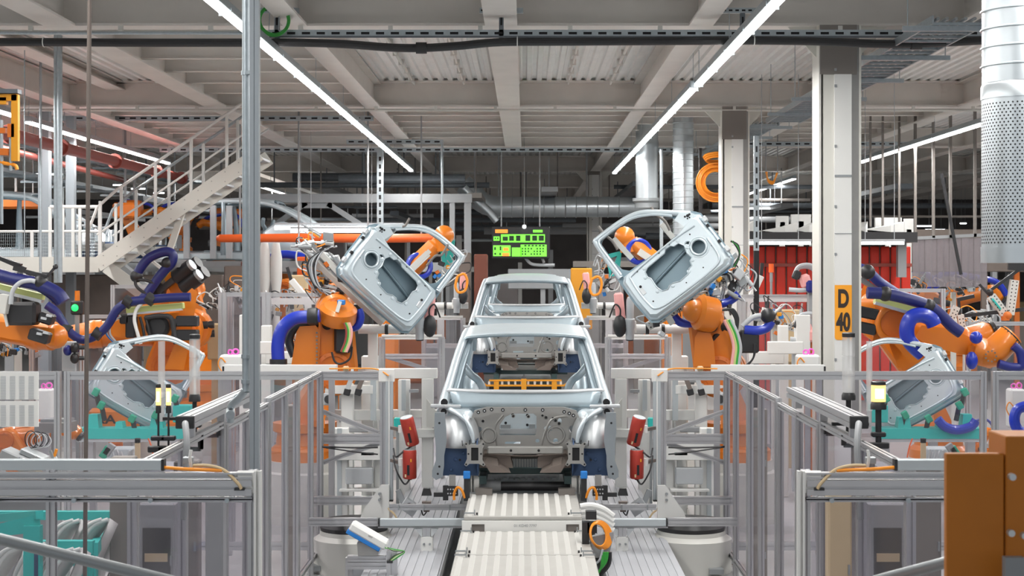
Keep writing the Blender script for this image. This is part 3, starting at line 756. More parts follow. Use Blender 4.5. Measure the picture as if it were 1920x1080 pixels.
    b = MB(); b.grid(lambda a, c: V((a*2-1)*.40, .30+.30*c, .20-.06*c-.02*sin(a*pi)), 12, 4); b.build('tunnel_mouth', 'brown', t, 60, solid=.012)
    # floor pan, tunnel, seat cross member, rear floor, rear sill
    b = MB(); b.grid(lambda a, c: V((a*2-1)*.74, .7+c*2.2, .06+.16*math.exp(-((a*2-1)/.22)**2)), 24, 10); b.build('floor_pan', 'biw_shaded', t, 60, solid=.012)
    b = MB(); b.bar((-.72, 1.7, .16), (.72, 1.7, .16), .16, .14, bev=.03); b.build('seat_cross_member', 'biw_shaded', t)
    b = MB(); b.grid(lambda a, c: V((a*2-1)*.62, 2.9+c*1.35, .24+.02*sin(c*9)), 12, 8); b.build('rear_floor', 'biw_shaded', t, 60, solid=.012)
    b = MB(); b.tube([V(-.70, 2.9, .56), V(-.40, 2.9, .545), V(.40, 2.9, .545), V(.70, 2.9, .56)], .028, 8); b.build('rear_seat_bar', 'biw', t, 60)
    b = MB(); b.bar((-.72, 4.22, .34), (.72, 4.22, .34), .07, .16, bev=.02); b.build('rear_sill', 'biw', t)
    return t
CAR_Z = .98
car1 = make_car((0, 15.35, CAR_Z), 'nearest bare car body, its open engine bay above the white tread plates')
car2 = copy_thing(car1, 'second bare car body, seen above the roof of the nearest one'); car2.location = (.02, 23.0, 1.48)
car3 = copy_thing(car1, 'third bare car body, its edges showing through the second one\'s windscreen'); car3.location = (.03, 30.9, 1.48)
# ============================================================ car doors (bare), inner side towards the camera
OUTL = [(.04, 0), (.60, -.01), (1.08, 0), (1.15, .05), (1.18, .33), (1.175, .62), (1.165, .90), (1.15, 1.19), (1.135, 1.205), (1.00, 1.215), (.74, 1.205), (.58, 1.18), (.456, 1.125), (.30, 1.00), (.14, .86), (.02, .765), (-.03, .70), (-.04, .30), (-.02, .06)]
WIN = [(.20, .675), (.225, .80), (.29, .90), (.40, 1.00), (.50, 1.075), (.62, 1.125), (.76, 1.15), (.98, 1.155), (1.05, 1.15), (1.085, 1.12), (1.09, .90), (1.06, .74), (1.00, .675), (.60, .655)]
BODY = [(.05, .02), (.35, .01), (.60, .005), (.85, .01), (1.07, .02), (1.135, .07), (1.155, .33), (1.15, .60), (1.10, .655), (.85, .65), (.60, .645), (.35, .655), (.18, .70), (.04, .735), (-.015, .69), (-.02, .50), (-.025, .30), (-.005, .07)]
BIGH = [(.325, .49), (.36, .55), (.42, .552), (.45, .585), (.52, .585), (.55, .555), (.80, .545), (.85, .52), (.862, .46), (.84, .42), (.845, .30), (.82, .23), (.76, .205), (.72, .23), (.66, .225), (.60, .195), (.48, .205), (.43, .25), (.39, .255), (.375, .31), (.335, .33), (.35, .40)]
def make_door(name, lab, mirror, group=None):
    t = thing(name, lab, 'car door', (0, 0, 0), group, local=True)
    sg = -1 if mirror else 1
    ex, ey = V(sg, 0, 0), V(0, 0, 1); N = V(0, -1, 0)          # N: towards the camera
    def pt(u, v, w=0): return ex*u+ey*v+N*w
    def pr(b, poly, w, d, holes=()):
        # plate from depth w to w+d, always oriented by explicit points
        b.prism(poly, N*w, ex, ey, d if not mirror else -d, holes); return b
    b = MB(); pr(b, OUTL, 0, .012, [WIN]); b.build('outer_skin', 'skin', t, 0)
    # window frame channel
    ring_o = [(u, v) for u, v in OUTL[6:16]]
    b = MB()
    path = [(1.125, .66), (1.13, .90), (1.118, 1.165), (1.09, 1.183), (.98, 1.187), (.75, 1.178), (.60, 1.152), (.475, 1.098), (.33, .985), (.18, .855), (.07, .755)]
    b.tube([pt(u, v, .035) for u, v in path], .032, 10, sub=4); b.tube([pt(u, v, .055) for u, v in [(1.098, .68), (1.10, .90), (1.092, 1.13), (.98, 1.157), (.76, 1.150), (.62, 1.125), (.50, 1.07), (.38, .99), (.24, .86)]], .016, 8, sub=4)
    b.build('window_frame', 'biw', t, 60)
    # inner body: stepped pan
    cx, cz = .57, .34
    def ins(poly, k, kz=None): return [(cx+(u-cx)*k, cz+(v-cz)*(kz or k)) for u, v in poly]
    L = [[pt(u, v, .012) for u, v in BODY], [pt(u, v, .045) for u, v in ins(BODY, .985, .975)], [pt(u, v, .055) for u, v in ins(BODY, .95, .93)], [pt(u, v, .095) for u, v in ins(BODY, .93, .90)], [pt(u, v, .108) for u, v in ins(BODY, .905, .865)]]
    b = MB(); b.loft(L); b.build('door_shell', 'biw', t, 40)
    face = ins(BODY, .905, .865)
    sp = disc(22, .075, .205, .375); s2 = disc(14, .034, .285, .475, 1, .85)
    _slit = [(.335, .36), (.345, .30), (.40, .235), (.41, .245), (.365, .31)]
    b = MB(); pr(b, face, .104, .008, [BIGH, sp, s2])
    ip = b.build('inner_panel', 'biw', t, 0)
    # pressed rims
    b = MB(); b.ring(pt(.205, .375, .112), N, .088, .014, 28, 8); b.ring(pt(.205, .375, .108), N, .112, .010, 28, 6)
    b.ring(pt(.285, .475, .112), N, .042, .008, 18, 6)
    b.tube([pt(u, v, .112) for u, v in BIGH+BIGH[:1]], .008, 6, smooth=False); b.build('pressed_rim', 'biw', ip, 60)
    b = MB(); b.tube([pt(.10, .60, .112), pt(.40, .615, .112), pt(.95, .59, .112), pt(1.03, .52, .112), pt(1.03, .22, .112), pt(.96, .10, .112), pt(.60, .075, .112), pt(.20, .085, .112), pt(.085, .16, .112), pt(.07, .40, .112)], .014, 8, sub=5); b.build('bead', 'biw', ip, 60)
    # sill channel below
    b = MB(); b.tube([pt(.05, .035, .05), pt(.55, .028, .055), pt(1.04, .04, .05)], .018, 8); b.tube([pt(-.005, .10, .05), pt(-.012, .40, .05), pt(-.002, .66, .05)], .016, 8); b.build('edge_fold', 'biw', t, 60)
    # crash bar and skin brace seen through the opening
    b = MB(); b.tube([pt(.10, .50, .022), pt(.60, .42, .022), pt(1.10, .33, .022)], .02, 10); b.build('crash_bar', 'skin', t, 60)
    b = MB(); b.tube([pt(.12, .63, .03), pt(.60, .615, .03), pt(1.08, .60, .03)], .03, 8); b.build('belt_brace', 'biw_shaded', t, 60)
    # mirror triangle, clips, holes
    b = MB(); pr(b, [(.02, .70), (.20, .67), (.245, .80), (.16, .83), (.05, .755)], .06, .02); b.build('mirror_triangle', 'biw', t, 0)
    b = MB().use('hole')
    for u, v, r in ((.075, .745, .013), (.10, .745, .018), (.13, .755, .012), (.095, .715, .009), (.12, .72, .009)): b.lathe([(r, 0), (r, .003)], pt(u, v, .0805), N, 10)
    for u, v, r in ((.60, .60, .012), (.92, .585, .014), (.99, .42, .016), (.45, .605, .010), (.08, .30, .010), (.20, .55, .009), (.97, .20, .010), (.55, .14, .008), (.30, .16, .008)): b.lathe([(r, 0), (r, .003)], pt(u, v, .1125), N, 10)
    for u, v in ((-.012, .30), (-.012, .52)): b.box(pt(u, v, .06), (.03, .03, .035))
    b.build('hole', None, ip, 0)
    b = MB()
    for u, v in ((.35, .575), (.485, .605), (.835, .56), (.885, .47), (.865, .26), (.69, .205), (.455, .225), (.345, .30), (.305, .47)): b.lathe([(.024, 0), (.020, .006), (.010, .008)], pt(u, v, .110), N, 10)
    b.each('fixing_boss', 'biw', ip, 40)
    b = MB(); b.box(pt(-.03, .18, .06), (.05, .05, .07), bev=.01); b.box(pt(-.03, .60, .06), (.05, .05, .07), bev=.01); b.each('hinge', 'bright', t)
    b = MB(); b.box(pt(1.0, .36, .112), (.05, .012, .08), bev=.004); b.lathe([(.02, 0), (.015, .03)], pt(.9, .30, .02), N, 12); b.build('latch_plate', 'bright', ip)
    return t
def place_door(t, o_px, u_px, v_px, Y, du=None, dv=None, mirror=False):
    """stand the door so that its lower hinge corner is at o_px, its length runs along u_px and its height along v_px (pixels per metre at depth Y)"""
    s = FPX/Y; sg = -1 if mirror else 1
    eu = V(u_px[0]/s, 0, -u_px[1]/s); ev = V(v_px[0]/s, 0, -v_px[1]/s)
    eu.y = math.sqrt(max(0, 1-eu.length_squared)) if du is None else du
    ev.y = math.sqrt(max(0, 1-ev.length_squared)) if dv is None else dv
    eu.normalize(); ev.normalize()
    k = eu.dot(ev)/2; e2 = (ev-eu*k).normalized(); eu = (eu-e2*eu.dot(e2)).normalized(); ev = e2
    t.location = P(*o_px, Y); t.scale = (1, 1.35, 1)
    t.rotation_euler = Matrix((eu*sg, ev.cross(eu*sg), ev)).transposed().to_euler()
dL = make_door('door_shell', 'bare car door held tilted by the left orange robot', False, 'bare car doors')
place_door(dL, (626, 513), (112, 105), (91, -126), 18.2)
dR = make_door('door_shell', 'bare car door held tilted by the right orange robot', True, 'bare car doors')
place_door(dR, (1380, 495), (-143, 97), (-108, -132), 17.7, .2, .3, mirror=True)
dL2 = copy_thing(dL, 'bare car door resting on the teal rack at left behind the fence')
place_door(dL2, (155, 735), (112, 75), (66, -124), 20.5)
dR2 = copy_thing(dR, 'bare car door resting on the teal rack at right behind the fence')
place_door(dR2, (1813, 742), (-118, 74), (-62, -124), 20.5, mirror=True)
# ============================================================ robots
def stadium(a, c, ra, rb, n=10):
    """outline of two circles joined by tangents, 2D"""
    a = Vector(a); c = Vector(c); d = (c-a); L = d.length; th = math.atan2(d.y, d.x); off = math.acos(max(-1, min(1, (ra-rb)/L)))
    pts = []
    for i in range(n+1):
        q = th+off+(2*pi-2*off)*i/n; pts.append((a.x+ra*cos(q), a.y+ra*sin(q)))
    for i in range(n+1):
        q = th-off+2*off*i/n; pts.append((c.x+rb*cos(q), c.y+rb*sin(q)))
    return pts
def arm_plate(b, A, C, ra, rb, thick, nrm, bev=.04):
    """rounded arm casting from A to C, thickness along nrm"""
    A = Vector(A); C = Vector(C); nrm = Vector(nrm).normalized()
    d = (C-A).normalized(); ex = d; ey = nrm.cross(d).normalized(); L = (C-A).length
    lo = []
    for w, k in ((-thick/2, bev), (-thick/2+bev, 0), (thick/2-bev, 0), (thick/2, bev)):
        lo.append([A+ex*x+ey*y+nrm*w for x, y in stadium((0, 0), (L, 0), ra-k, rb-k)])
    b.loft(lo, True, True)
def hose(pts, r, name='hose', m='blue_hose', parent=None, **k): return MB().tube(pts, r, 12, **k).build(name, m, parent, 60)
def motor(b, c, ax, L=.28, r=.085):
    ax = Vector(ax).normalized(); c = Vector(c)
    b.lathe([(r*.9, 0), (r, .02), (r, L*.7), (r*.8, L*.72), (r*.8, L), (r*.5, L)], c, ax, 14)
def robot(name, lab, base, S, E, W, T, nrm, grp='orange robots', rs=(.26, .21), side=1, fore=(.20, .13, .10), motors=True, base_r=.42, plinth=True):
    """six-axis robot: base point on its plinth, shoulder S, elbow E, wrist W, flange T; nrm: axis of the elbow joint"""
    base, S, E, W, T = map(Vector, (base, S, E, W, T)); nrm = Vector(nrm).normalized()*side
    t = thing(name, lab, 'robot', base, grp)
    if plinth:
        b = MB(); b.lathe([(base_r*1.15, -base.z), (base_r*1.15, -.16), (base_r*1.05, -.14), (base_r*1.05, -.02)], base, Z1, 30); b.build('plinth', 'offwhite', t)
    b = MB(); b.lathe([(base_r, -.02), (base_r, .10), (base_r*.82, .16), (base_r*.78, .30), (base_r*.9, .32), (base_r*.9, .42)], base, Z1, 30); b.build('base', 'orange', t)
    # carousel: block from the base up to the shoulder
    c0 = V(base.x, base.y, base.z+.40); b = MB()
    w = .30; h = S-nrm*.12
    fx = V(S.x-base.x, S.y-base.y, 0); fx = fx.normalized() if fx.length > .05 else nrm.cross(Z1)
    def quad(c, a, d): return [c+fx*a+nrm*d, c-fx*a+nrm*d, c-fx*a-nrm*d, c+fx*a-nrm*d]
    b.loft([quad(c0, .34, .30), quad(c0+Z1*.10, .34, .30), quad(V(S.x, S.y, S.z-.05)-nrm*.26, .26, .12), quad(V(S.x, S.y, S.z+.20)-nrm*.26, .15, .10)], True, True)
    b.lathe([(rs[0]*1.02, 0), (rs[0]*1.02, .16), (rs[0]*.85, .18)], S-nrm*.30, nrm, 24); b.build('carousel', 'orange', t, 25)
    b = MB(); arm_plate(b, S, E, rs[0], rs[1], .22, nrm); b.build('link_arm', 'orange', t, 35)
    for c, r in ((S, rs[0]*.72), (E, rs[1]*.72)):
        b = MB()
        b.lathe([(r, 0), (r, .035), (r*.8, .045), (r*.8, .03), (r*.2, .03)], c+nrm*.11, nrm, 24)
        for i in range(12):
            a = 2*pi*i/12; _, sd, u = frame(nrm); b.cyl(c+nrm*.14+(sd*cos(a)+u*sin(a))*r*.9, c+nrm*.155+(sd*cos(a)+u*sin(a))*r*.9, .012, n=6)
        b.build('joint_cover', 'orange_dk', t)
    # forearm
    d = (W-E).normalized(); L = (W-E).length; r0, r1, r2 = fore
    E2 = E-nrm*.22
    b = MB(); arm_plate(b, E2-d*.10, E2+d*min(.30, L*.3), rs[1]*1.0, r0, .24, nrm)
    b.lathe([(r0*.95, .05), (r0*.95, .25*L), (r1*1.05, .62*L), (r1, .90*L), (r1*1.1, .91*L), (r1*1.1, .97*L), (r2, 1.0*L)], E2, d, 22); b.build('forearm', 'orange', t, 35)
    Wq = W-nrm*.22; Tq = T-nrm*.22; td = (Tq-Wq).normalized()
    b = MB(); b.sph(Wq, r1*1.12, n=18); b.lathe([(r1*1.05, 0), (r1*1.0, (Tq-Wq).length*.8), (r2*.8, (Tq-Wq).length)], Wq, td, 20); b.build('wrist', 'orange', t, 40)
    b = MB(); b.lathe([(r2*.95, 0), (r2*.95, .05), (r2*.6, .07)], Tq, td, 18); b.build('flange', 'black', t)
    if motors:
        _, sd, u = frame(d)
        for i in range(3):
            b = MB(); a = 2*pi*i/3+.5; motor(b, E2-d*.12+(sd*cos(a)+u*sin(a))*.09, -d, .30, .07); b.build('motor', 'black', t)
        b = MB(); motor(b, S-nrm*.30, -nrm, .34, .12); b.build('motor', 'black', t)
    return t
def gripper(name, lab, c, ax, ay, size, seed, parent_grp='door grippers', cables=True, n=16, plates=True):
    """clamping tool: perforated beams, valve blocks, cylinders and loops of cable around a plate"""
    rnd = random.Random(seed); c = Vector(c); ax = Vector(ax).normalized(); ay = Vector(ay).normalized(); az = ax.cross(ay).normalized()
    t = thing(name, lab, 'robot gripper', c, parent_grp); L, Wd = size
    def q(a, b_, d=0): return c+ax*a+ay*b_+az*d
    def perf(b, p0, p1, w, h):
        b.use('offwhite').bar(p0, p1, w, h, ay, bev=.006); d = (p1-p0); k = int(d.length/.045); d.normalize(); sd = d.cross(ay).normalized()
        b.use('hole')
        for i in range(k):
            for e in (-.22, .22):
                for sg in (-1, 1):
                    o = p0+d*(.045*(i+.5))+sd*(sg*(w/2+.001))+ay*(h*e)
                    b.add([o+(d*cos(x)+ay*sin(x))*.010 for x in [j*pi/3 for j in range(6)]], [(0, 1, 2, 3, 4, 5)])
    if plates:
        b = MB(); perf(b, q(-L/2, 0), q(L/2, 0), .08, .10); b.build('perforated_beam', None, t, 0)
        b = MB(); perf(b, q(-L*.3, -.12, .1), q(-L*.3, Wd, .1), .07, .08); b.build('perforated_beam', None, t, 0)
    for i in range(n):
        a = rnd.uniform(-L/2, L/2); e = rnd.uniform(-.15, Wd); d = rnd.uniform(-.05, .18); k = rnd.random()
        b = MB()
        rot = Matrix((ax, ay, az)).transposed() @ Matrix.Rotation(rnd.uniform(-.5, .5), 3, 'Z')
        if k < .45: b.box(q(a, e, d), (rnd.uniform(.05, .12), rnd.uniform(.05, .12), rnd.uniform(.05, .1)), rot, bev=.008); b.build('valve_block', rnd.choice(['black', 'black', 'steel_grey', 'bright']), t)
        elif k < .8:
            v = rot @ V(rnd.uniform(-.5, .5), 1, rnd.uniform(-.3, .3)); b.cyl(q(a, e, d), q(a, e, d)+v*.14, .028); b.cyl(q(a, e, d)+v*.14, q(a, e, d)+v*.22, .012); b.build('clamp_cylinder', rnd.choice(['steel_grey', 'bright', 'black']), t)
        else: b.box(q(a, e, d), (.06, .05, .09), rot, bev=.005); b.build('sensor_block', rnd.choice(['blue', 'orange_dk', 'yellow']), t)
    if cables:
        for i in range(int(n*1.1)):
            a = rnd.uniform(-L/2, L/2); e = rnd.uniform(-.05, Wd); p0 = q(a, e, .08); r_ = rnd.uniform(.06, .19)
            pts = [p0, p0+ay*r_*.8-ax*r_*.6-az*.0, p0+ay*r_*1.1+ax*rnd.uniform(-.1, .1), p0+ay*r_*.4+ax*r_*.9, p0-ay*.05+ax*r_*.7]
            MB().tube(pts, rnd.choice([.006, .008, .010]), 6).build('cable', rnd.choice(['black', 'black', 'grey_lt', 'grey_lt', 'orange_cable', 'steel_grey', 'white']), t)
    return t
def Q(px, py, Y, dy=0): return P(px, py, Y+dy)
ny = V(0, -1, 0)
# --- left robot holding the door
t = robot('industrial_robot', 'orange robot at left holding a car door up beside the line', V(P(572, 700, 19).x, 19.0, .75), P(622, 694, 18.6), P(628, 583, 18.6), P(652, 545, 19.0), P(682, 520, 19.0), V(.25, -1, 0), rs=(.30, .20), fore=(.22, .17, .13))
for nm, pts in (('cover_plate', 0),):
    b = MB(); b.loft([[P(x, y, 18.35+o) for x, y in ((545, 692), (556, 622), (562, 612), (592, 610), (600, 622), (598, 692))] for o in (0, .18)], True, True); b.build('carousel_casting', 'orange', t, 20)
b = MB()
for k in range(9): b.cyl(P(594, 624+k*7, 18.34), P(594, 624+k*7, 18.30), .012, n=8)
b.build('casting_bolt', 'brown', t)
b = MB(); b.lathe([(.20, -.10), (.215, -.07), (.215, .06), (.17, .10)], P(634, 588, 18.4), V(.15, -.4, .9), 26); b.build('elbow_cap', 'orange', t)
hose([P(x, y, 18.2) for x, y in ((522, 680), (521, 645), (530, 615), (552, 597), (580, 594), (600, 592))], .075, parent=t)
hose([P(x, y, 18.4) for x, y in ((552, 668), (542, 640), (550, 618), (575, 605), (590, 603))], .05, 'hose', 'black', t)
b = MB(); b.lathe([(.09, -.06), (.10, -.02), (.10, .04), (.085, .06)], P(587, 593, 18.2), X1, 18); b.lathe([(.10, -.04), (.10, .04)], P(522, 680, 18.2), Z1, 18); b.each('hose_clamp', 'black', t)
hose([P(x, y, 18.5) for x, y in ((640, 598), (652, 612), (668, 612), (676, 596), (672, 580))], .05, parent=t)
for k, m in enumerate(('red_pipe', 'green_cable', 'lime', 'pink')): hose([P(x+3*k, y, 18.2) for x, y in ((640, 660), (648, 640), (650, 620), (645, 605))], .016, 'cable', m, t)
b = MB(); b.box(P(645, 635, 18.55), (.20, .3, .32), bev=.03); b.build('drive_box', 'black', t)
hose([P(x, y, 18.3) for x, y in ((622, 660), (628, 678), (640, 682), (656, 672), (660, 650))], .012, 'cable', 'black', t)
g = gripper('door_gripper', 'cluttered clamping tool with looped cables behind the left held door', P(655, 545, 18.75), V(.70, .1, -.66), V(-.66, 0, .72), (1.1, .22), 3, n=22)
g2 = gripper('valve_cluster', 'bundle of valves and looping hoses left of the left held door', P(612, 500, 18.7), V(.25, .1, -.95), V(-.95, .0, -.1), (.75, .16), 5, n=26, plates=False)
b = MB().use('blue'); b.box(P(640, 567, 18.3), (.09, .08, .06), bev=.01); b.use('white').bar(P(632, 585, 18.2), P(638, 565, 18.2), .04, .04); b.build('sensor_head', None, g)
for pts in (((728, 440), (742, 424), (758, 424), (768, 409)), ((800, 498), (816, 480), (828, 478), (840, 458))): hose([P(x, y, 18.55) for x, y in pts], .014, 'clamp_finger', 'column_dark', g)
for pts in (((722, 450), (732, 432), (745, 424)), ((772, 505), (790, 485), (806, 470))): MB().bar(P(*pts[0], 18.6), P(*pts[-1], 18.6), .05, .05, Y1).build('clamp_arm', 'offwhite', g, 0)
for i in range(5): hose([P(x, y, 18.55) for x, y in ((632-3*i, 462), (606-5*i, 470+i*3), (592-4*i, 500), (598-2*i, 535), (625-2*i, 560-i*5))], .011, 'hose', ['grey_lt', 'black', 'grey_lt', 'steel_grey', 'black'][i], g2)
# --- right robot holding the door
t = robot('industrial_robot', 'orange robot at right holding a car door up beside the line', V(P(1378, 700, 19).x, 19.0, .75), P(1350, 700, 18.6), P(1322, 592, 18.6), P(1300, 560, 19.0), P(1290, 540, 19.0), V(-.25, -1, 0), rs=(.29, .20), fore=(.22, .17, .13))
b = MB(); b.loft([[P(x, y, 18.4+o) for x, y in ((1300, 688), (1303, 632), (1309, 622), (1332, 624), (1338, 640), (1342, 688))] for o in (0, .2)], True, True); b.build('carousel_casting', 'orange', t, 20)
b = MB(); b.sph(P(1304, 584, 18.3), .15, (1, .9, .9)); b.lathe([(.19, -.12), (.205, -.08), (.205, .08), (.16, .12)], P(1322, 588, 18.35), V(-.9, -.3, .2), 26); b.build('elbow_cap', 'orange', t)
for k, m in enumerate(('pink', 'lime', 'green_cable', 'grey_lt')): hose([P(x+4*k, y, 18.2) for x, y in ((1358, 600), (1370, 625), (1376, 650), (1374, 672), (1372, 690))], .022, 'cable', m, t)
b = MB(); b.box(P(1403, 640, 18.5), (.22, .25, .26), bev=.02); b.build('drive_box', 'black', t)
b = MB(); b.loft([[P(x, y, 18.5+o) for x, y in ((1372, 610), (1384, 594), (1396, 630), (1382, 680), (1366, 690))] for o in (0, .25)], True, True); b.build('cover', 'offwhite', t, 20)
hose([P(x, y, 18.4) for x, y in ((1392, 612), (1410, 596), (1428, 592), (1440, 600))], .03, 'hose', 'grey_lt', t); hose([P(x, y, 18.4) for x, y in ((1395, 618), (1420, 620), (1438, 614), (1446, 602))], .055, parent=t)
b = MB(); b.sph(P(1440, 592, 18.4), .09); b.build('hose_joint', 'black', t)
for k in range(3): hose([P(x, y, 18.3) for x, y in ((1385+4*k, 655), (1378, 680), (1392, 688+2*k), (1412, 672), (1414+2*k, 645))], .011, 'cable', 'black', t)
for k in range(4): hose([P(x, y, 18.25) for x, y in ((1352+4*k, 582), (1366+3*k, 580), (1378+2*k, 596), (1382, 620))], .012, 'cable', 'black', t)
hose([P(x, y, 18.5) for x, y in ((1262, 590), (1275, 604), (1295, 606), (1310, 598))], .05, parent=t); hose([P(x, y, 18.5) for x, y in ((1350, 570), (1365, 566), (1385, 552))], .05, parent=t)
g = gripper('door_gripper', 'perforated clamping tool under the right held door', P(1300, 560, 18.5), V(.86, .1, .52), V(-.45, 0, .8), (1.25, .10), 11, n=12)
g2 = gripper('valve_cluster', 'bundle of black valves right of the right held door', P(1352, 525, 18.45), V(.8, .1, .58), V(.4, 0, -.8), (.62, .2), 13, n=28, plates=False)
for pts in (((1122, 424), (1134, 440), (1148, 452), (1158, 468)), ((1221, 388), (1230, 402), (1246, 414), (1256, 432))): hose([P(x, y, 18.2) for x, y in pts], .015, 'clamp_finger', 'column_dark', g)
for pts in (((1150, 447), (1185, 485)), ((1240, 420), (1262, 446))): MB().bar(P(*pts[0], 18.3), P(*pts[1], 18.3), .06, .05, Y1).build('clamp_arm', 'offwhite', g, 0)
for i in range(3): hose([P(x, y, 18.5) for x, y in ((1370+i*2, 452), (1384, 460+i*4), (1386, 480), (1378-i*2, 500))], .011, 'hose', ['black', 'green_cable', 'black'][i], g2)
# --- left background robots
# robot reaching to the left with a blue hose slung along its arm
t = robot('industrial_robot', 'orange robot at left reaching sideways with a blue hose along its arm', V(P(318, 700, 24).x, 24.0, .6), P(318, 690, 23.6), P(342, 618, 23.6), P(168, 628, 23.4), P(122, 636, 23.4), V(0, -1, .0), rs=(.34, .30), fore=(.26, .19, .15))
b = MB(); b.loft([[P(x, y, 23.0+o) for x, y in ((308, 692), (330, 640), (338, 560), (360, 540), (370, 548), (362, 610), (345, 694))] for o in (0, .3)], True, True); b.build('link_casting', 'orange', t, 20)
b = MB(); b.loft([[P(x, y, 22.9+o) for x, y in ((206, 604), (262, 590), (335, 586), (338, 640), (262, 642), (206, 628))] for o in (0, .3)], True, True); b.build('forearm_cover', 'orange', t, 20)
b = MB()
for x, y in ((352, 602), (352, 628)): b.box(P(x, y, 22.7), (.30, .2, .15), bev=.015)
b.each('drive_unit', 'black', t)
b = MB(); b.lathe([(.17, 0), (.17, .1), (.12, .13)], P(298, 612, 22.8), ny, 20); b.build('gear_cover', 'black', t)
b = MB(); b.box(P(247, 612, 22.75), (.14, .2, .32), bev=.02); b.box(P(236, 598, 22.75), (.14, .2, .14), bev=.02); b.each('valve_box', 'black', t)
b = MB(); b.bar(P(238, 582, 22.7), P(345, 573, 22.7), .12, .09, bev=.01); b.build('hose_guide', 'lime', t)
b = MB(); b.bar(P(240, 589, 22.68), P(342, 580, 22.68), .10, .03); b.build('guide_rail', 'bright', t)
hose([P(x, y, 22.5) for x, y in ((357, 557), (320, 558), (275, 562), (240, 567), (218, 582), (205, 605), (190, 622), (170, 634), (150, 636), (130, 622), (117, 603), (105, 585), (88, 572))], .062, m='blue_navy', parent=t)
b = MB()
for x, y in ((240, 566), (282, 561), (183, 626), (124, 618)): b.lathe([(.085, -.06), (.085, .06)], P(x, y, 22.5), V(1, 0, -.6), 14)
b.each('hose_clamp', 'black', t)
for i in range(4): hose([P(x, y, 22.6) for x, y in ((226-i*3, 592), (208-i*2, 608), (206-i*2, 626), (216, 640+i))], .018, 'cable', ['grey_lt', 'red_pipe', 'grey_lt', 'blue'][i], t)
hose([P(x, y, 22.5) for x, y in ((268, 567), (256, 580), (252, 600), (258, 625), (264, 645))], .025, 'cable', 'white', t)
for x in (262, 272): hose([P(x, 594, 22.6), P(x+6, 615, 22.6), P(x+10, 640, 22.6)], .02, 'cable', 'black', t)
b = MB(); b.bar(P(330, 598, 22.62), P(322, 640, 22.62), .05, .04); b.tube([P(x, y, 22.6) for x, y in ((272, 596), (300, 592), (320, 596), (326, 620), (330, 645))], .035); b.build('cable_duct', 'rubber', t)
# robot behind it, raised arm with motors
t = robot('industrial_robot', 'orange robot behind with two black motors and a looped blue hose', V(P(390, 720, 26).x, 26.0, .7), P(362, 640, 26), P(345, 548, 26), P(290, 572, 25.8), P(262, 590, 25.8), V(.2, -1, 0), rs=(.32, .26), fore=(.22, .16, .13), motors=False)
b = MB(); b.loft([[P(x, y, 25.4+o) for x, y in ((304, 515), (320, 510), (345, 530), (362, 552), (340, 560), (318, 545))] for o in (0, .3)], True, True); b.build('elbow_casting', 'orange', t, 20)
for (x, y) in ((356, 500), (369, 518)):
    b = MB(); motor(b, P(x-26, y+22, 25.2), V(.9, -.3, .62), .48, .13); b.build('motor', 'black', t)
    b = MB(); b.lathe([(.09, 0), (.09, .05)], P(x+1, y-1, 24.9), V(.9, -.3, .62), 16); b.build('motor_cap', 'steel_grey', t)
b = MB(); b.lathe([(.15, 0), (.15, .14)], P(295, 545, 25.3), ny, 18); b.box(P(312, 536, 25.2), (.32, .16, .09), Matrix.Rotation(-.7, 3, 'Y')); b.each('drive_unit', 'black', t)
b = MB(); b.bar(P(272, 560, 25.2), P(315, 503, 25.2), .10, .10, Y1); b.build('hose_guide', 'lime', t)
hose([P(x, y, 25) for x, y in ((255, 520), (262, 505), (278, 485), (298, 475), (314, 472), (324, 478), (322, 492), (310, 505), (296, 522), (280, 545), (266, 562))], .075, m='blue_navy', parent=t)
b = MB()
for x, y in ((256, 518), (314, 494)): b.sph(P(x, y, 25), .10)
b.each('hose_clamp', 'black', t)
hose([P(x, y, 24.95) for x, y in ((254, 522), (255, 535), (266, 546), (280, 552))], .025, 'cable', 'black', t); hose([P(x, y, 24.95) for x, y in ((258, 524), (275, 526), (290, 532))], .025, 'cable', 'black', t)
b = MB(); b.bar(P(310, 499, 25.1), P(340, 498, 25.1), .06, .05); b.build('guide_end', 'steel_grey', t)
# robot entering from the left edge
t = robot('industrial_robot', 'orange robot arm entering from the left edge, black tool box above its wrist', V(P(-95, 700, 22).x, 22.0, .7), P(-90, 680, 22), P(-60, 600, 22), P(62, 628, 21.7), P(98, 632, 21.6), V(0, -1, 0), rs=(.32, .28), fore=(.26, .20, .16))
b = MB(); b.loft([[P(x, y, 21.0+o) for x, y in ((-40, 600), (30, 606), (70, 612), (102, 616), (102, 648), (70, 642), (20, 636), (-40, 624))] for o in (0, .35)], True, True); b.sph(P(104, 631, 21.2), .165); b.build('forearm_casting', 'orange', t, 40)
b = MB(); b.box(P(45, 588, 20.8), (.38, .3, .30), bev=.04); b.box(P(75, 630, 20.75), (.26, .2, .15), Matrix.Rotation(.3, 3, 'Y'), bev=.02); b.box(P(88, 597, 20.8), (.18, .2, .14), Matrix.Rotation(.3, 3, 'Y'), bev=.02); b.each('drive_unit', 'black', t)
b = MB()
for x, y in ((74, 626), (86, 624), (82, 597), (92, 592)): b.bar(P(x-5, y-1, 20.6), P(x+5, y+1, 20.6), .03, .03)
b.each('connector', 'bright', t)
b = MB(); b.bar(P(-10, 536, 20.9), P(82, 558, 20.9), .14, .09); b.build('hose_guide', 'lime', t); b = MB(); b.bar(P(-10, 543, 20.85), P(80, 565, 20.85), .12, .04); b.build('guide_rail', 'bright', t)
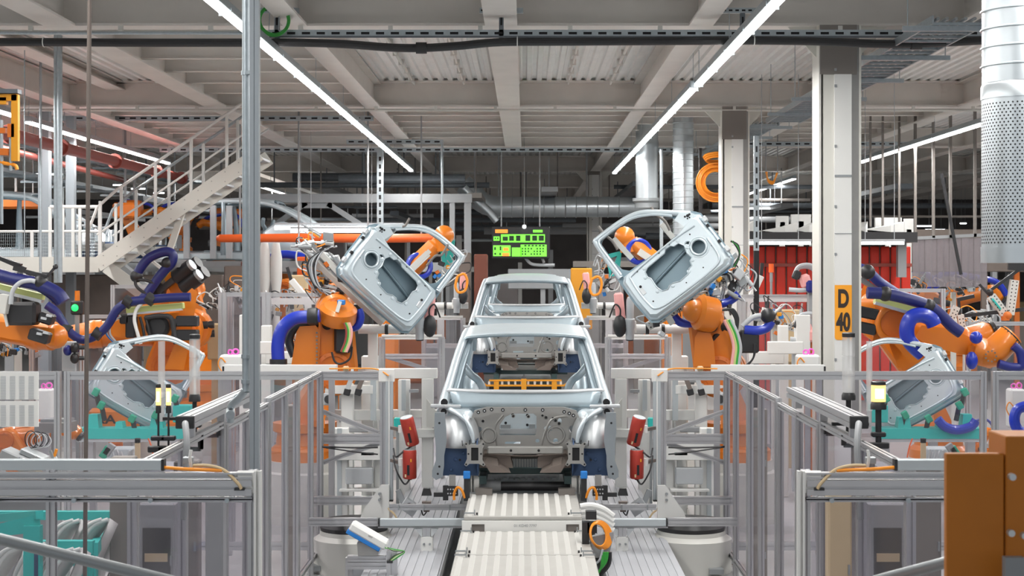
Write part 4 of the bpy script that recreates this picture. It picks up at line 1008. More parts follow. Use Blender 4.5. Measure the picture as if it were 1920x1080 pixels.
hose([P(x, y, 20.6) for x, y in ((-20, 510), (20, 522), (60, 530), (90, 540), (110, 552), (120, 566))], .085, m='blue_navy', parent=t); hose([P(x, y, 20.8) for x, y in ((70, 536), (95, 552), (112, 568))], .06, m='blue_navy', parent=t)
b = MB(); b.sph(P(76, 530, 20.6), .10); b.build('hose_clamp', 'black', t)
hose([P(x, y, 20.5) for x, y in ((20, 570), (24, 545), (38, 530), (56, 526), (66, 528))], .03, 'cable', 'grey_lt', t)
b = MB(); b.bar(P(-10, 480, 20.6), P(48, 505, 20.6), .05, .05); b.bar(P(25, 503, 20.6), P(88, 519, 20.6), .04, .05); b.bar(P(88, 519, 20.6), P(105, 499, 20.6), .025, .03); b.sph(P(104, 500, 20.6), .035); b.bar(P(-10, 478, 20.6), P(40, 496, 20.6), .12, .02); b.build('tool_arm', 'black', t)
b = MB(); b.bar(P(38, 506, 20.7), P(46, 524, 20.7), .09, .06); b.box(P(8, 570, 20.6), (.12, .15, .25), Matrix.Rotation(.2, 3, 'Y'), bev=.01); b.bar(P(8, 585, 20.6), P(14, 612, 20.6), .03, .03); b.each('tool_plate', 'offwhite', t)
# --- right robot
t = robot('industrial_robot', 'orange robot at right lying low behind a resting door, wrist to the right', V(P(1760, 760, 23).x, 23.0, .3), P(1740, 705, 22.6), P(1672, 602, 22.6), P(1818, 640, 22.0), P(1868, 622, 22.0), V(0, -1, 0), rs=(.30, .34), fore=(.25, .17, .14), motors=False)
b = MB(); b.loft([[P(x, y, 21.6+o) for x, y in ((1728, 610), (1790, 618), (1835, 640), (1836, 668), (1800, 664), (1740, 648), (1716, 632))] for o in (0, .35)], True, True)
b.lathe([(.17, 0), (.19, .06), (.19, .3), (.14, .34)], P(1822, 655, 21.55), V(.95, 0, -.25), 22); b.build('forearm_casting', 'orange', t, 30)
b = MB(); b.loft([[P(x, y, 21.5+o) for x, y in ((1636, 640), (1650, 580), (1672, 576), (1712, 598), (1712, 640), (1680, 640))] for o in (0, .25)], True, True); b.build('elbow_housing', 'orange', t, 20)
b = MB(); b.ring(P(1677, 607, 21.4), ny, .225, .045, 32, 8); b.build('elbow_rim', 'orange', t, 60); b = MB(); b.lathe([(.21, 0), (.20, .02)], P(1677, 607, 21.42), ny, 30); b.build('elbow_disc', 'orange_dk', t)
b = MB(); b.sph(P(1858, 664, 21.5), .20, (1.1, .9, .9)); b.lathe([(.17, 0), (.19, .1), (.18, .38), (.16, .42)], P(1856, 668, 21.5), V(.72, 0, .7), 24); b.bar(P(1818, 655, 21.5), P(1850, 662, 21.5), .13, .11); b.build('hand', 'orange', t, 40)
b = MB(); b.lathe([(.18, 0), (.18, .1), (.1, .12)], P(1886, 639, 21.5), V(.72, 0, .7), 20); b.build('tool_flange', 'black', t)
b = MB()
for i in range(9):
    a = 2*pi*i/9; b.cyl(P(1858+10*cos(a), 668+10*sin(a), 21.3), P(1858+10*cos(a), 668+10*sin(a), 21.27), .013, n=8)
b.build('hand_bolt', 'brown', t)
b = MB()
for x, y in ((1626, 587), (1622, 615)): b.box(P(x, y, 21.5), (.27, .25, .15), Matrix.Rotation(.2, 3, 'Y'), bev=.02)
b.each('motor', 'black', t)
b = MB(); b.loft([[P(x, y, 21.9+o) for x, y in ((1606, 580), (1612, 552), (1622, 530), (1650, 540), (1668, 560), (1640, 586))] for o in (0, .3)], True, True); b.lathe([(.17, 0), (.19, .05), (.19, .3)], P(1630, 573, 21.8), V(.5, -.8, .1), 22); b.build('shoulder_casting', 'orange', t, 25)
b = MB(); b.loft([[P(x, y, 21.3+o) for x, y in ((1660, 638), (1690, 632), (1732, 672), (1726, 686), (1700, 672), (1672, 640))] for o in (0, .1)], True, True); b.loft([[P(x, y, 21.7+o) for x, y in ((1664, 636), (1712, 650), (1730, 690), (1684, 690))] for o in (0, .2)], True, True); b.build('link_casting', 'orange', t, 20)
b = MB(); b.bar(P(1640, 562, 21.3), P(1745, 590, 21.3), .13, .09); b.build('hose_guide', 'lime', t); b = MB(); b.bar(P(1640, 568, 21.25), P(1715, 590, 21.25), .12, .04); b.build('guide_rail', 'bright', t)
hose([P(x, y, 21.0) for x, y in ((1626, 549), (1660, 551), (1700, 560), (1740, 573), (1765, 592), (1785, 612), (1802, 624))], .078, m='blue_navy', parent=t)
hose([P(x, y, 21.4) for x, y in ((1604, 501), (1628, 510), (1650, 530), (1680, 550))], .07, m='blue_hose_dk', parent=t)
hose([P(x, y, 20.9) for x, y in ((1752, 610), (1745, 598), (1728, 591), (1710, 595), (1701, 612), (1702, 634), (1714, 650), (1730, 664))], .10, m='blue_hose', parent=t)
b = MB()
for x, y in ((1660, 551), (1741, 574), (1627, 510)): b.sph(P(x, y, 21), .10)
b.each('hose_clamp', 'black', t)
hose([P(x, y, 21.3) for x, y in ((1872, 682), (1895, 688), (1915, 686), (1912, 660), (1900, 648))], .06, m='blue_hose_dk', parent=t)
b = MB(); b.sph(P(1830, 633, 21.3), .085); b.sph(P(1822, 676, 21.3), .10, (.8, .8, 1.2)); b.each('hose_joint', 'blue_hose', t)
b = MB(); b.bar(P(1612, 522, 21.6), P(1645, 545, 21.6), .14, .06); b.build('top_rail', 'bare', t)
# tool rig at the right edge
t = thing('tool_rig', 'perforated tool arms with black rods at the right edge above the robot hand', 'tool rig', P(1880, 600, 22))
def perfbar(p0, p1, w, h):
    b = MB().use('offwhite'); p0 = Vector(p0); p1 = Vector(p1); b.bar(p0, p1, w, h, Y1); d = p1-p0; k = int(d.length/.05); d.normalize(); sd = d.cross(Y1).normalized(); b.use('hole')
    for i in range(k):
        for e in (-.25, .25):
            o = p0+d*(.05*(i+.5))+sd*(w*e)-Y1*(h/2+.001); b.add([o+(d*cos(x)+sd*sin(x))*.010 for x in [j*pi/3 for j in range(6)]], [(0, 1, 2, 3, 4, 5)])
    b.build('perforated_arm', None, t, 0)
perfbar(P(1858, 555, 22), P(1884, 590, 22), .12, .08); perfbar(P(1902, 525, 22), P(1893, 590, 22), .11, .08); perfbar(P(1778, 610, 22), P(1794, 575, 22), .09, .07); perfbar(P(1804, 615, 22), P(1800, 590, 22), .09, .07)
b = MB(); b.bar(P(1836, 533, 22), P(1856, 555, 22), .03, .03); b.bar(P(1856, 545, 22), P(1925, 495, 22), .04, .04); b.sph(P(1856, 548, 22), .05); b.bar(P(1795, 562, 22), P(1826, 555, 22), .06, .05); b.bar(P(1797, 560, 22), P(1801, 612, 22), .035, .035); b.bar(P(1808, 592, 22), P(1920, 580, 22), .04, .05); b.bar(P(1890, 498, 22), P(1925, 500, 22), .05, .12); b.each('rod', 'black', t)
b = MB(); b.sph(P(1889, 592, 21.9), .06); b.box(P(1885, 597, 21.9), (.09, .08, .06)); b.build('joint', 'orange_dk', t)
b = MB(); b.bar(P(1860, 560, 21.95), P(1876, 580, 21.95), .05, .02); b.build('teal_insert', 'teal', t)
# small robots farther back, copies of one
def mini(px, py, Y, lab, flip=1, sc=1.0):
    S = V(0, 0, 1.0); t = robot('industrial_robot', lab, V(0, 0, .45), V(.15, 0, .95), V(-.25, 0, 1.75), V(.75, 0, 1.95), V(.95, 0, 1.80), V(0, -1, 0), 'small orange robots in the background')
    hose([V(-.5, -.3, 1.7), V(-.6, -.3, 2.0), V(-.3, -.3, 2.3), V(.2, -.3, 2.25), V(.7, -.3, 2.15), V(.9, -.3, 1.9)], .06, parent=t)
    return t
proto = mini(0, 0, 0, '')
spots = [(420, 600, 27, -1, .95, 'orange robot between the two near posts and the raised motors'),
         (565, 520, 33, 1, .9, 'small orange robot far behind the left valve bundle'), (250, 400, 42, 1, 1.1, 'small orange robot on the raised level behind the stairs'), (340, 400, 44, -1, 1.1, 'small orange robot on the raised level behind the steel stanchions'),
         (1700, 540, 36, -1, 1, 'small orange robot behind the strip curtain at right'), (1790, 545, 38, 1, 1, 'small orange robot at far right below the strip curtain'), (40, 800, 17.6, 1, .8, 'small orange robot low at the left edge behind the mesh plate'), (215, 790, 23.5, 1, .8, 'orange robot lower body behind the left teal rack'), (1840, 800, 24, -1, .8, 'orange robot lower body behind the right teal rack')]
mz = 2.0
for i, (px, py, Y, fl, sc, lab) in enumerate(spots):
    o = proto if i == 0 else copy_thing(proto)
    o['label'] = lab; p = P(px, py, Y)
    if o.name in WORLD: WORLD.discard(o.name)
    if 'raised' in lab: p = V(P(px, 0, 37.3).x, 37.3, 3.12); sc = .62
    else: sc = min(1.5, p.z/1.98); p.z = 0
    o.location = p; o.rotation_euler = (0, 0, 0 if fl > 0 else pi); o.scale = (sc, sc, sc)

for i, (px, py, Y, a, lab) in enumerate(((565, 640, 23, .3, 'loose tangle of valves and cables behind the thick blue hose loop at left'), (1455, 605, 22.5, -.3, 'loose tangle of valves and cables left of the orange sign, behind the clear sheet'), (540, 575, 26, .1, 'small tangle of orange hoses between near posts and left valve bundle'),
        (30, 655, 24, .2, 'small tangle of valves under the robot at the left edge'), (1690, 540, 30, .0, 'small tangle of tools in front of the red wall right of the sign'), (1815, 610, 25, .2, 'small tangle of tools behind the right robot forearm'), (1790, 548, 31, 0, 'row of small tools below the strip curtain'), (430, 565, 25, .4, 'black valve cluster left of the near posts'))):
    g = gripper('tool_cluster', lab, P(px, py, Y), V(cos(a), 0, sin(a)), V(-sin(a), 0, cos(a)), (.75, .15), 50+i, 'tool clusters', n=15, plates=i in (1, 5))
    MB().bar(P(px, py, Y)+V(0, .1, 0), V(P(px, py, Y).x, Y+.1, 0), .09, .09, Y1).build('stand', 'offwhite', g, 0)
kr = [o for o in bpy.data.objects if o.get('label', '') == 'orange robot lower body behind the left teal rack'][0]
q = P(205, 790, 22.6); o = MB().box(q+V(0, .1, -.05), (.62, .16, .46), bev=.05).build('arm_casting', 'orange', smooth=30); o.parent = kr; o.matrix_parent_inverse = (Matrix.Translation(kr.location) @ Matrix.Scale(kr.scale.x, 4)).inverted()
o2 = text(None, 'KA', .17, q+V(-.06, .012, .02), FACE, 'text_dark', sx=1.3, bold=.004); o2.parent = o
# ============================================================ conveyor line
def tread_plate(x0, x1, y0, y1, z, lab, pitch=.105):
    """white embossed tread plate in ribs along the line"""
    t = thing('tread_plate', lab, 'cover plate', ((x0+x1)/2, (y0+y1)/2, z), 'white tread plates of the line')
    b = MB().use('tread_base'); b.box(((x0+x1)/2, (y0+y1)/2, z-.02), (x1-x0, y1-y0, .04), bev=.006); b.use('tread'); n = int((x1-x0-.06)/.047)
    for i in range(n):
        xc = x0+.05+i*(x1-x0-.1)/(n-1)
        if i % 2: continue
        m = int((y1-y0)/.022)
        for j in range(m):
            yc = y0+.03+j*(y1-y0-.06)/max(m-1, 1); a = .022
            b.add([(xc-a, yc-.006, z), (xc+a, yc-.006, z), (xc+a, yc+.006, z), (xc-a, yc+.006, z), (xc-a*.7, yc, z+.009), (xc+a*.7, yc, z+.009)], [(0, 1, 5, 4), (3, 2, 5, 4), (0, 4, 3), (1, 2, 5)])
    b.build('plate', None, t, 0)
    for s in (-1, 1):
        for yy in (y0+.06, y1-.08):
            xc = x0+.045 if s < 0 else x1-.045
            b = MB().use("steel_grey"); b.bar((xc-.045, yy, z+.02), (xc+.045, yy, z+.02), .012, .012); b.bar((xc-s*.05, yy, z), (xc-s*.05, yy, z+.05), .010, .010, Y1); b.use('black').box((xc-s*.07, yy-.005, z+.015), (.016, .016, .02)); b.build("latch", None, t, 0)
    return t
def latchfix(): pass
tA = tread_plate(-.545, .50, 14.16, 15.58, .80, 'white tread plate right below the nearest car body')
tB = tread_plate(-.57, .55, 12.96, 14.10, .675, 'white tread plate in front of the riser with two slots')
tC = tread_plate(-.57, .56, 11.55, 12.93, .675, 'white tread plate at the bottom edge of the view')
t = thing('conveyor_riser', 'white riser with two dark slots between the tread plates', 'riser', (0, 14.15, .7))
b = MB(); b.prism(rect(-.56, .55, .54, .765), (0, 14.145, 0), X1, Z1, .02, [rect(-.475, .655, -.36, .735), rect(.36, .655, .475, .735)]); b.build('front_plate', 'white', t, 0)
b = MB()
for x in (-.4175, .4175): b.box((x, 14.16, .695), (.12, .02, .09))
b.each('slot', 'column_dark', t, 0)
text(None, '01 KD40 7797', .034, (.0, 14.122, .722), FACE, 'steel_grey', parent=t, ext=.0005)
b = MB(); b.box((0, 13.6, .32), (1.06, 4.1, .64)); tag(b.build('conveyor_bed', 'offwhite', smooth=0), 'pale conveyor box under the white tread plates', 'conveyor')
b = MB(); b.box((0, 17.6, .33), (.9, 3.6, .66)); tag(b.build('conveyor_bed', 'steel_grey', smooth=0), 'conveyor bed under the nearest car body', 'conveyor')
b = MB(); b.box((0, 25, .6), (.9, 9, 1.2)); tag(b.build('conveyor_bed', 'steel_grey', smooth=0), 'raised conveyor bed under the second and third car bodies', 'conveyor')
b = MB(); b.box((0, 33, .6), (.9, 6, 1.2)); tag(b.build('conveyor_bed', 'steel_grey', smooth=0), 'conveyor bed at the far end of the line', 'conveyor')
# roller drive in front of the car
t = thing('roller_drive', 'dark drive roller with round side cheeks under the nearest car', 'roller', (0, 15.75, .85))
b = MB(); b.cyl((-.44, 15.75, .85), (.44, 15.75, .85), .045); b.build('roller', 'black', t)
b = MB(); b.cyl((-.44, 15.72, .86), (-.24, 15.72, .86), .06); b.build('motor', 'grey', t)
b = MB()
for s in (-1, 1): b.cyl((s*.45, 15.7, .90), (s*.50, 15.7, .90), .12); b.cyl((s*.52, 15.7, .90), (s*.53, 15.7, .90), .13)
b.each('side_cheek', 'offwhite', t)
b = MB()
for s in (-1, 1): b.box((s*.40, 15.52, .81), (.16, .12, .10))
b.each('bearing_block', 'column_dark', t, 0)
t = thing('disc_roller', 'glowing row of small reflectors under the nearest car body', 'roller', (0, 16.0, .93))
b = MB(); b.cyl((-.34, 16.05, .93), (.34, 16.05, .93), .04, n=14)
for i in range(11): b.cyl((-.31+.062*i, 16.05, .93), (-.29+.062*i, 16.05, .93), .055, n=14)
b.build('roller', 'bright', t)  # plain bright metal, no emission
for k, s in enumerate((-1, 1)):
    t = thing('clamp_unit', ['blue-topped black clamp at the left wheelhouse of the nearest car', 'blue-topped black clamp at the right wheelhouse of the nearest car'][k], 'clamp', (s*.56, 15.5, .9))
    b = MB(); b.box((s*.56, 15.3, 1.02), (.065, .06, .07), bev=.006); b.build('blue_pad', 'blue', t, 0)
    b = MB(); b.box((s*.56, 15.32, .88), (.055, .06, .22)); b.build('post', 'black', t, 0)
    b = MB().use('black'); b.box((s*.70, 15.34, .86), (.11, .05, .09)); b.box((s*.765, 15.36, .84), (.05, .05, .14)); b.box((s*.83, 15.38, .82), (.10, .04, .04))
    b.use('bright')
    for i in range(4):
        for j in range(2): b.cyl((s*(.665+.025*i), 15.312, .84+.04*j), (s*(.665+.025*i), 15.30, .84+.04*j), .007, n=8)
    b.build('bolt_block', None, t, 0)
    b = MB(); b.box((s*.70, 15.36, .96), (.06, .05, .10)); b.build('sensor', 'bare', t, 0)
    MB().tube([V(s*.58, 15.3, .80), V(s*.61, 15.28, .88), V(s*.65, 15.28, .90), V(s*.68, 15.3, .84), V(s*.68, 15.3, .78)], .013, 8).build('cable', 'orange_cable', t)
# carriers (skids) below the car bodies
for k, (y, z, lab) in enumerate(((16.6, .93, 'dark skid carrying the nearest car body'), (24.2, 1.42, 'dark skid carrying the second car body'), (32.1, 1.42, 'dark skid carrying the third car body'))):
    t = thing('skid', lab, 'skid', (0, y, z), 'car body skids')
    for s in (-1, 1): MB().bar((s*.42, y-1.0, z), (s*.42, y+2.8, z), .08, .08).build('runner', 'skid', t, 0)
    b = MB(); b.bar((-.62, y-.6, z+.04), (.62, y-.6, z+.04), .07, .06); b.bar((-.62, y+2.2, z+.04), (.62, y+2.2, z+.04), .07, .06); b.each('cross_bar', 'skid', t, 0)
    for s in (-1, 1):
        for q in (-.6, 2.2): MB().cyl((s*.55, y+q, z+.03), (s*.55, y+q, z+.10), .03).build('pin', 'steel_grey', t)
# white stanchion rack under the second car, seen through the first
t = thing('roller_block', 'pale ribbed roller block under the nearest car between its floor members', 'roller block', (0, 16.0, 1.0))
b = MB().use('white'); b.box((0, 16.45, 1.03), (.34, .5, .12)); b.use('steel_grey')
for i in range(12): b.box((-.15+i*.027, 16.19, 1.03), (.008, .02, .10))
b.build('block', None, t, 0)
t = thing('roller_block', 'pale roller block under the second car between its floor members', 'roller block', (.02, 23.6, 1.5))
b = MB(); b.box((.02, 23.9, 1.50), (.42, .5, .11)); b.build('block', 'white', t, 0)
for s in (-1, 1): MB().box((.02+s*.23, 23.64, 1.52), (.05, .06, .12)).build('blue_pad', 'blue', t, 0)
# orange locating frame in front of the second car
y = 22.1; zc = CAMZ-(718-CY)/FPX*y
t = thing('locating_fixture', 'orange locating frame seen through the rear of the nearest car', 'frame', (0, y, zc))
b = MB(); b.bar((-.62, y, zc-.035), (.62, y, zc-.035), .03, .025); b.bar((-.50, y, zc+.035), (.50, y, zc+.035), .03, .022); b.bar((-.02, y-.02, zc-.09), (-.02, y-.02, zc+.06), .07, .06, Y1)
for s in (-1, 1): b.bar((s*.55, y, zc-.04), (s*.72, y, zc+.06), .06, .05); b.bar((s*.40, y, 1.2), (s*.40, y, zc+.02), .07, .06, Y1)
b.build('frame_bars', 'yellow', t, 0)
b = MB()
for i in range(12): b.box((-.5+i*.09, y+.02, zc), (.03, .03, .045))
b.each('tooth', 'white', t, 0)
b = MB(); b.box((0, y+.1, zc-.08), (1.0, .08, .06)); b.cyl((-.02, y-.02, zc+.06), (-.02, y-.02, zc+.12), .03, .005); b.build('lower_bar', 'black', t, 0)
# side walkways of ribbed plate
for k, (x0, x1) in enumerate(((-1.42, -.74), (.70, 1.38))):
    b = MB().use('walk'); b.box(((x0+x1)/2, 21, .30), (x1-x0, 20, .08)); n = 9
    for i in range(n): b.box((x0+.04+i*(x1-x0-.08)/(n-1), 21, .342), (.045, 20, .012))
    o = b.build('walkway', None, smooth=0); tag(o, ['ribbed pale walkway left of the white tread plates', 'ribbed pale walkway right of the white tread plates'][k], 'walkway')
    b = MB(); b.box(((x0+x1)/2, 21, .13), (x1-x0-.1, 19.8, .26)); tag(b.build('walkway_plinth', 'grey', smooth=0), ['low base under the left ribbed walkway', 'low base under the right ribbed walkway'][k], 'base')
# orange cable coil and connectors at the right of the tread plates
t = thing('cable_coil', 'coil of orange cable beside the tread plates at lower right', 'cable coil', P(1122, 1010, 13.4))
b = MB()
for k in range(7): b.ring(P(1122+k*.8, 1003, 13.4+.01*k), V(.75-.03*k, -.7, .3), .095+.004*k, .008, 30, 6)
b.build('loops', 'orange_cable', t)
b = MB(); b.box(P(1108, 965, 13.5), (.09, .1, .07)); b.box(P(1110, 988, 13.5), (.08, .1, .09)); b.box(P(1098, 1000, 13.5), (.06, .1, .2)); b.each('connector', 'black', t, 0)
b = MB(); b.prism([(0, 0), (.20, .05), (.20, .02), (.16, -.16), (.03, -.17)], P(1105, 1005, 13.6), X1, Z1, .1); b.build('bracket_plate', 'grey', t, 0)
for k in range(5): MB().tube([P(1140-k*3, 1035, 13.3), P(1136-k*2, 1055, 13.3), P(1118+k, 1075, 13.3), P(1105, 1090, 13.3)], .008, 6).build('green_lead', 'green_cable', t)
MB().tube([P(1143, 1035, 13.35), P(1140, 1060, 13.35), P(1120, 1082, 13.35)], .02, 8).build('cable', 'black', t)
MB().tube([P(1130, 1030, 13.3), P(1124, 1050, 13.3), P(1110, 1062, 13.3)], .010, 6).build('cable', 'grey_lt', t)
t = thing('cable_conduit', 'bundle of curved white conduits right of the upper tread plate', 'conduit', P(1120, 955, 14.5))
for k in range(4): MB().tube([P(1088, 950+k*10, 14.6), P(1108, 948+k*10, 14.6), P(1130, 954+k*10, 14.6), P(1150, 968+k*9, 14.6)], .03, 10).build('conduit', 'white', t)
for k, (x, xs) in enumerate(((800, (792, 808)), (1172, (1158, 1177)))):
    pass
# ============================================================ guard fences of slotted aluminium profile and clear sheet
def fence(a, c, z0, z1, lab, posts=(0, 1), rails=(0, 1), pane='plexi', pw=.045, rh=.045, grp='guard fence sections', foot=True, pd=None, pane_z=None, name='guard_fence', nh=1, mid=()):
    """one fence section between floor points a and c (x,y)"""
    a = V(a[0], a[1], 0); c = V(c[0], c[1], 0); d = (c-a); L = d.length; d.normalize(); n = d.cross(Z1)
    t = thing(name, lab, 'guard fence', (a+c)/2+Z1*z0, grp)
    po = [MB().prof(a.lerp(c, p), a.lerp(c, p)+Z1*z1, pd or pw, pw, 2 if pd else 1, 1, up=n).build('post', 'alu', t, 0) for p in posts]
    for r in rails: z = z0+rh/2+(z1-z0-rh)*r; MB().prof(a+d*pw/2+Z1*z, c-d*pw/2+Z1*z, .045, rh, 1, nh).build('rail', 'alu', t, 0)
    for m in mid: MB().prof(a+d*pw/2+Z1*m, c-d*pw/2+Z1*m, .045, .045).build('rail', 'alu', t, 0)
    if pane:
        zz0, zz1 = pane_z or (z0+rh, z1-rh)
        b = MB(); b.bar(a+d*.03+Z1*(zz0+zz1)/2, c-d*.03+Z1*(zz0+zz1)/2, .006, zz1-zz0); b.build('pane', pane, t, 0)
    if foot:
        for p, o in zip(posts, po): MB().box(a.lerp(c, p)+Z1*.006, (.12, .10, .012)).build('foot_plate', 'alu', o, 0)
    return t
ZT = 1.955
FX = 2.07
# longitudinal fences left and right of the line
for s, side in ((-1, 'left'), (1, 'right')):
    o = s*FX if s < 0 else 2.03
    segs = [(8.45, 10.9, 'nearest section of the {} longitudinal fence, low top rail'), (11.0, 12.75, 'second section of the {} longitudinal fence'), (12.85, 14.45, 'third section of the {} longitudinal fence'), (14.5, 16.1, 'section of the {} longitudinal fence ending at the tall corner post')]
    for k, (y0, y1, lab) in enumerate(segs):
        zt = (ZT, ZT-.03, ZT, ZT)[k]
        fence((o, y0), (o, y1), .15, zt, lab.format(side), posts=(0, .5, 1) if k in (0, 1) else (0, .58, 1), pw=.05, pd=.07)
    # wide rail lying along the fence, open black end
    t = thing('cable_trunking', 'wide aluminium trunking with black end cap on the %s fence' % side, 'trunking', (o, 10, 2.1))
    MB().prof((o, 9.75, 2.06), (o, 12.1, 2.06), .11, .075, 2, 1).build('profile', 'alu', t, 0)
    MB().box((o, 9.735, 2.06), (.112, .03, .077), bev=.004).build('end_cap', 'black', t, 0)
    for yy in (9.9, 10.9, 11.9): MB().box((o, yy, 1.99), (.05, .05, .07)).build('bracket', 'alu', t, 0)
    c = 'galv'
    MB().tube([V(o, 9.75, 2.03), V(o-s*.03, 9.6, 2.06), V(o-s*.06, 9.5, 1.95), V(o-s*.05, 9.5, 1.75), V(o-s*.03, 9.55, 1.5)], .02, 10).build('hose', 'grey', t)
    # transverse fence in the back, both directions
    xo = -5.4 if s < 0 else 5.6
    xs = [-FX, -4.62, -4.72, -6.3] if s < 0 else [2.03, 4.62, 4.74, 6.3]
    fence((xs[0], 16.15), (xs[1], 16.15), .15, ZT, 'wide %s cross fence section in front of the teal rack' % side, pw=.06, rh=.085)
    fence((xs[2], 16.15), (xs[3], 16.15), .15, ZT, '%s cross fence section cut by the picture edge' % side, pw=.06, rh=.085)
    # near fence across the front corner
    x0 = -1.36 if s < 0 else 1.40; x1 = -3.3 if s < 0 else 3.2
    t = fence((x0-s*-.0, 8.0), (x1, 8.0), .1, 1.99, 'near %s fence with a heavy double top rail close to the camera' % side, posts=(0, .52, .98), rails=(0,), pw=.045, rh=.045, pane_z=(.15, 1.83))
    y = 8.0; zt = 1.985
    for k, (zc, hh, dd) in enumerate(((1.965, .030, .05), (1.905, .075, .06), (1.845, .022, .04))):
        MB().prof((x0, y-.02, zc), (x1, y-.02, zc), dd, hh).build('top_rail', 'alu', t, 0)
    MB().box((x0+s*.03, y-.03, 1.93), (.10, .02, .12), bev=.01).build('corner_plate', 'white', t, 0)
    MB().prof((x0-s*.03, y-.04, 0), (x0-s*.03, y-.04, 1.99), .035, .045, up=V(0, -1, 0)).build('cover_post', 'white', t, 0)
    b = MB()
    for i in range(4): b.cyl((x0+s*(.12+.38*i), y-.055, 1.845), (x0+s*(.12+.38*i), y-.07, 1.845), .012, n=10)
    b.each('bolt', 'galv', t)
    MB().box((x0+s*.06, y-.05, 1.90), (.05, .02, .012)).build('end_cap', 'black', t, 0)
    # tray and cables on top of it
    t = thing('cable_trunking', 'grey cable trunking on the near %s fence rail' % side, 'trunking', (x0+s*.9, 8.05, 2.0))
    MB().box(((x0+s*.46+x1)/2, 8.03, 2.012), (abs(x1-x0-s*.46), .05, .055), bev=.004).build('trunk', 'alu_lid', t, 0)
    MB().box((x0+s*.455, 8.03, 2.012), (.014, .052, .057)).build('end_cap', 'black', t, 0)
    t = thing('fence_cable', 'orange and cream cables leaving the trunking on the near %s fence' % side, 'cable', (x0+s*.3, 8.0, 2.0))
    MB().tube([V(x0+s*.46, 8.02, 2.0), V(x0+s*.40, 8.0, 1.998), V(x0+s*.32, 7.98, 1.995), V(x0+s*.15, 7.97, 1.99)], .009, 8).build('cable', 'orange_cable', t)
    MB().tube([V(x0+s*.30, 8.0, 2.01), V(x0+s*.22, 7.98, 2.012), V(x0+s*.14, 7.97, 1.99), V(x0+s*.07, 7.95, 1.93), V(x0+s*.05, 7.945, 1.90)], .009, 8).build('cable', 'tan', t)
    MB().box((x0+s*.33, 8.02, 2.035), (.05, .04, .035), bev=.004).build('connector', 'steel_grey', t, 0)
    MB().tube([V(x0+s*.31, 8.0, 2.0), V(x0+s*.315, 7.99, 2.05), V(x0+s*.31, 7.99, 2.09)], .008, 8).build('tie_end', 'white', t)
    # inner fence running from the near corner towards the line
    xi = -1.30 if s < 0 else 1.36
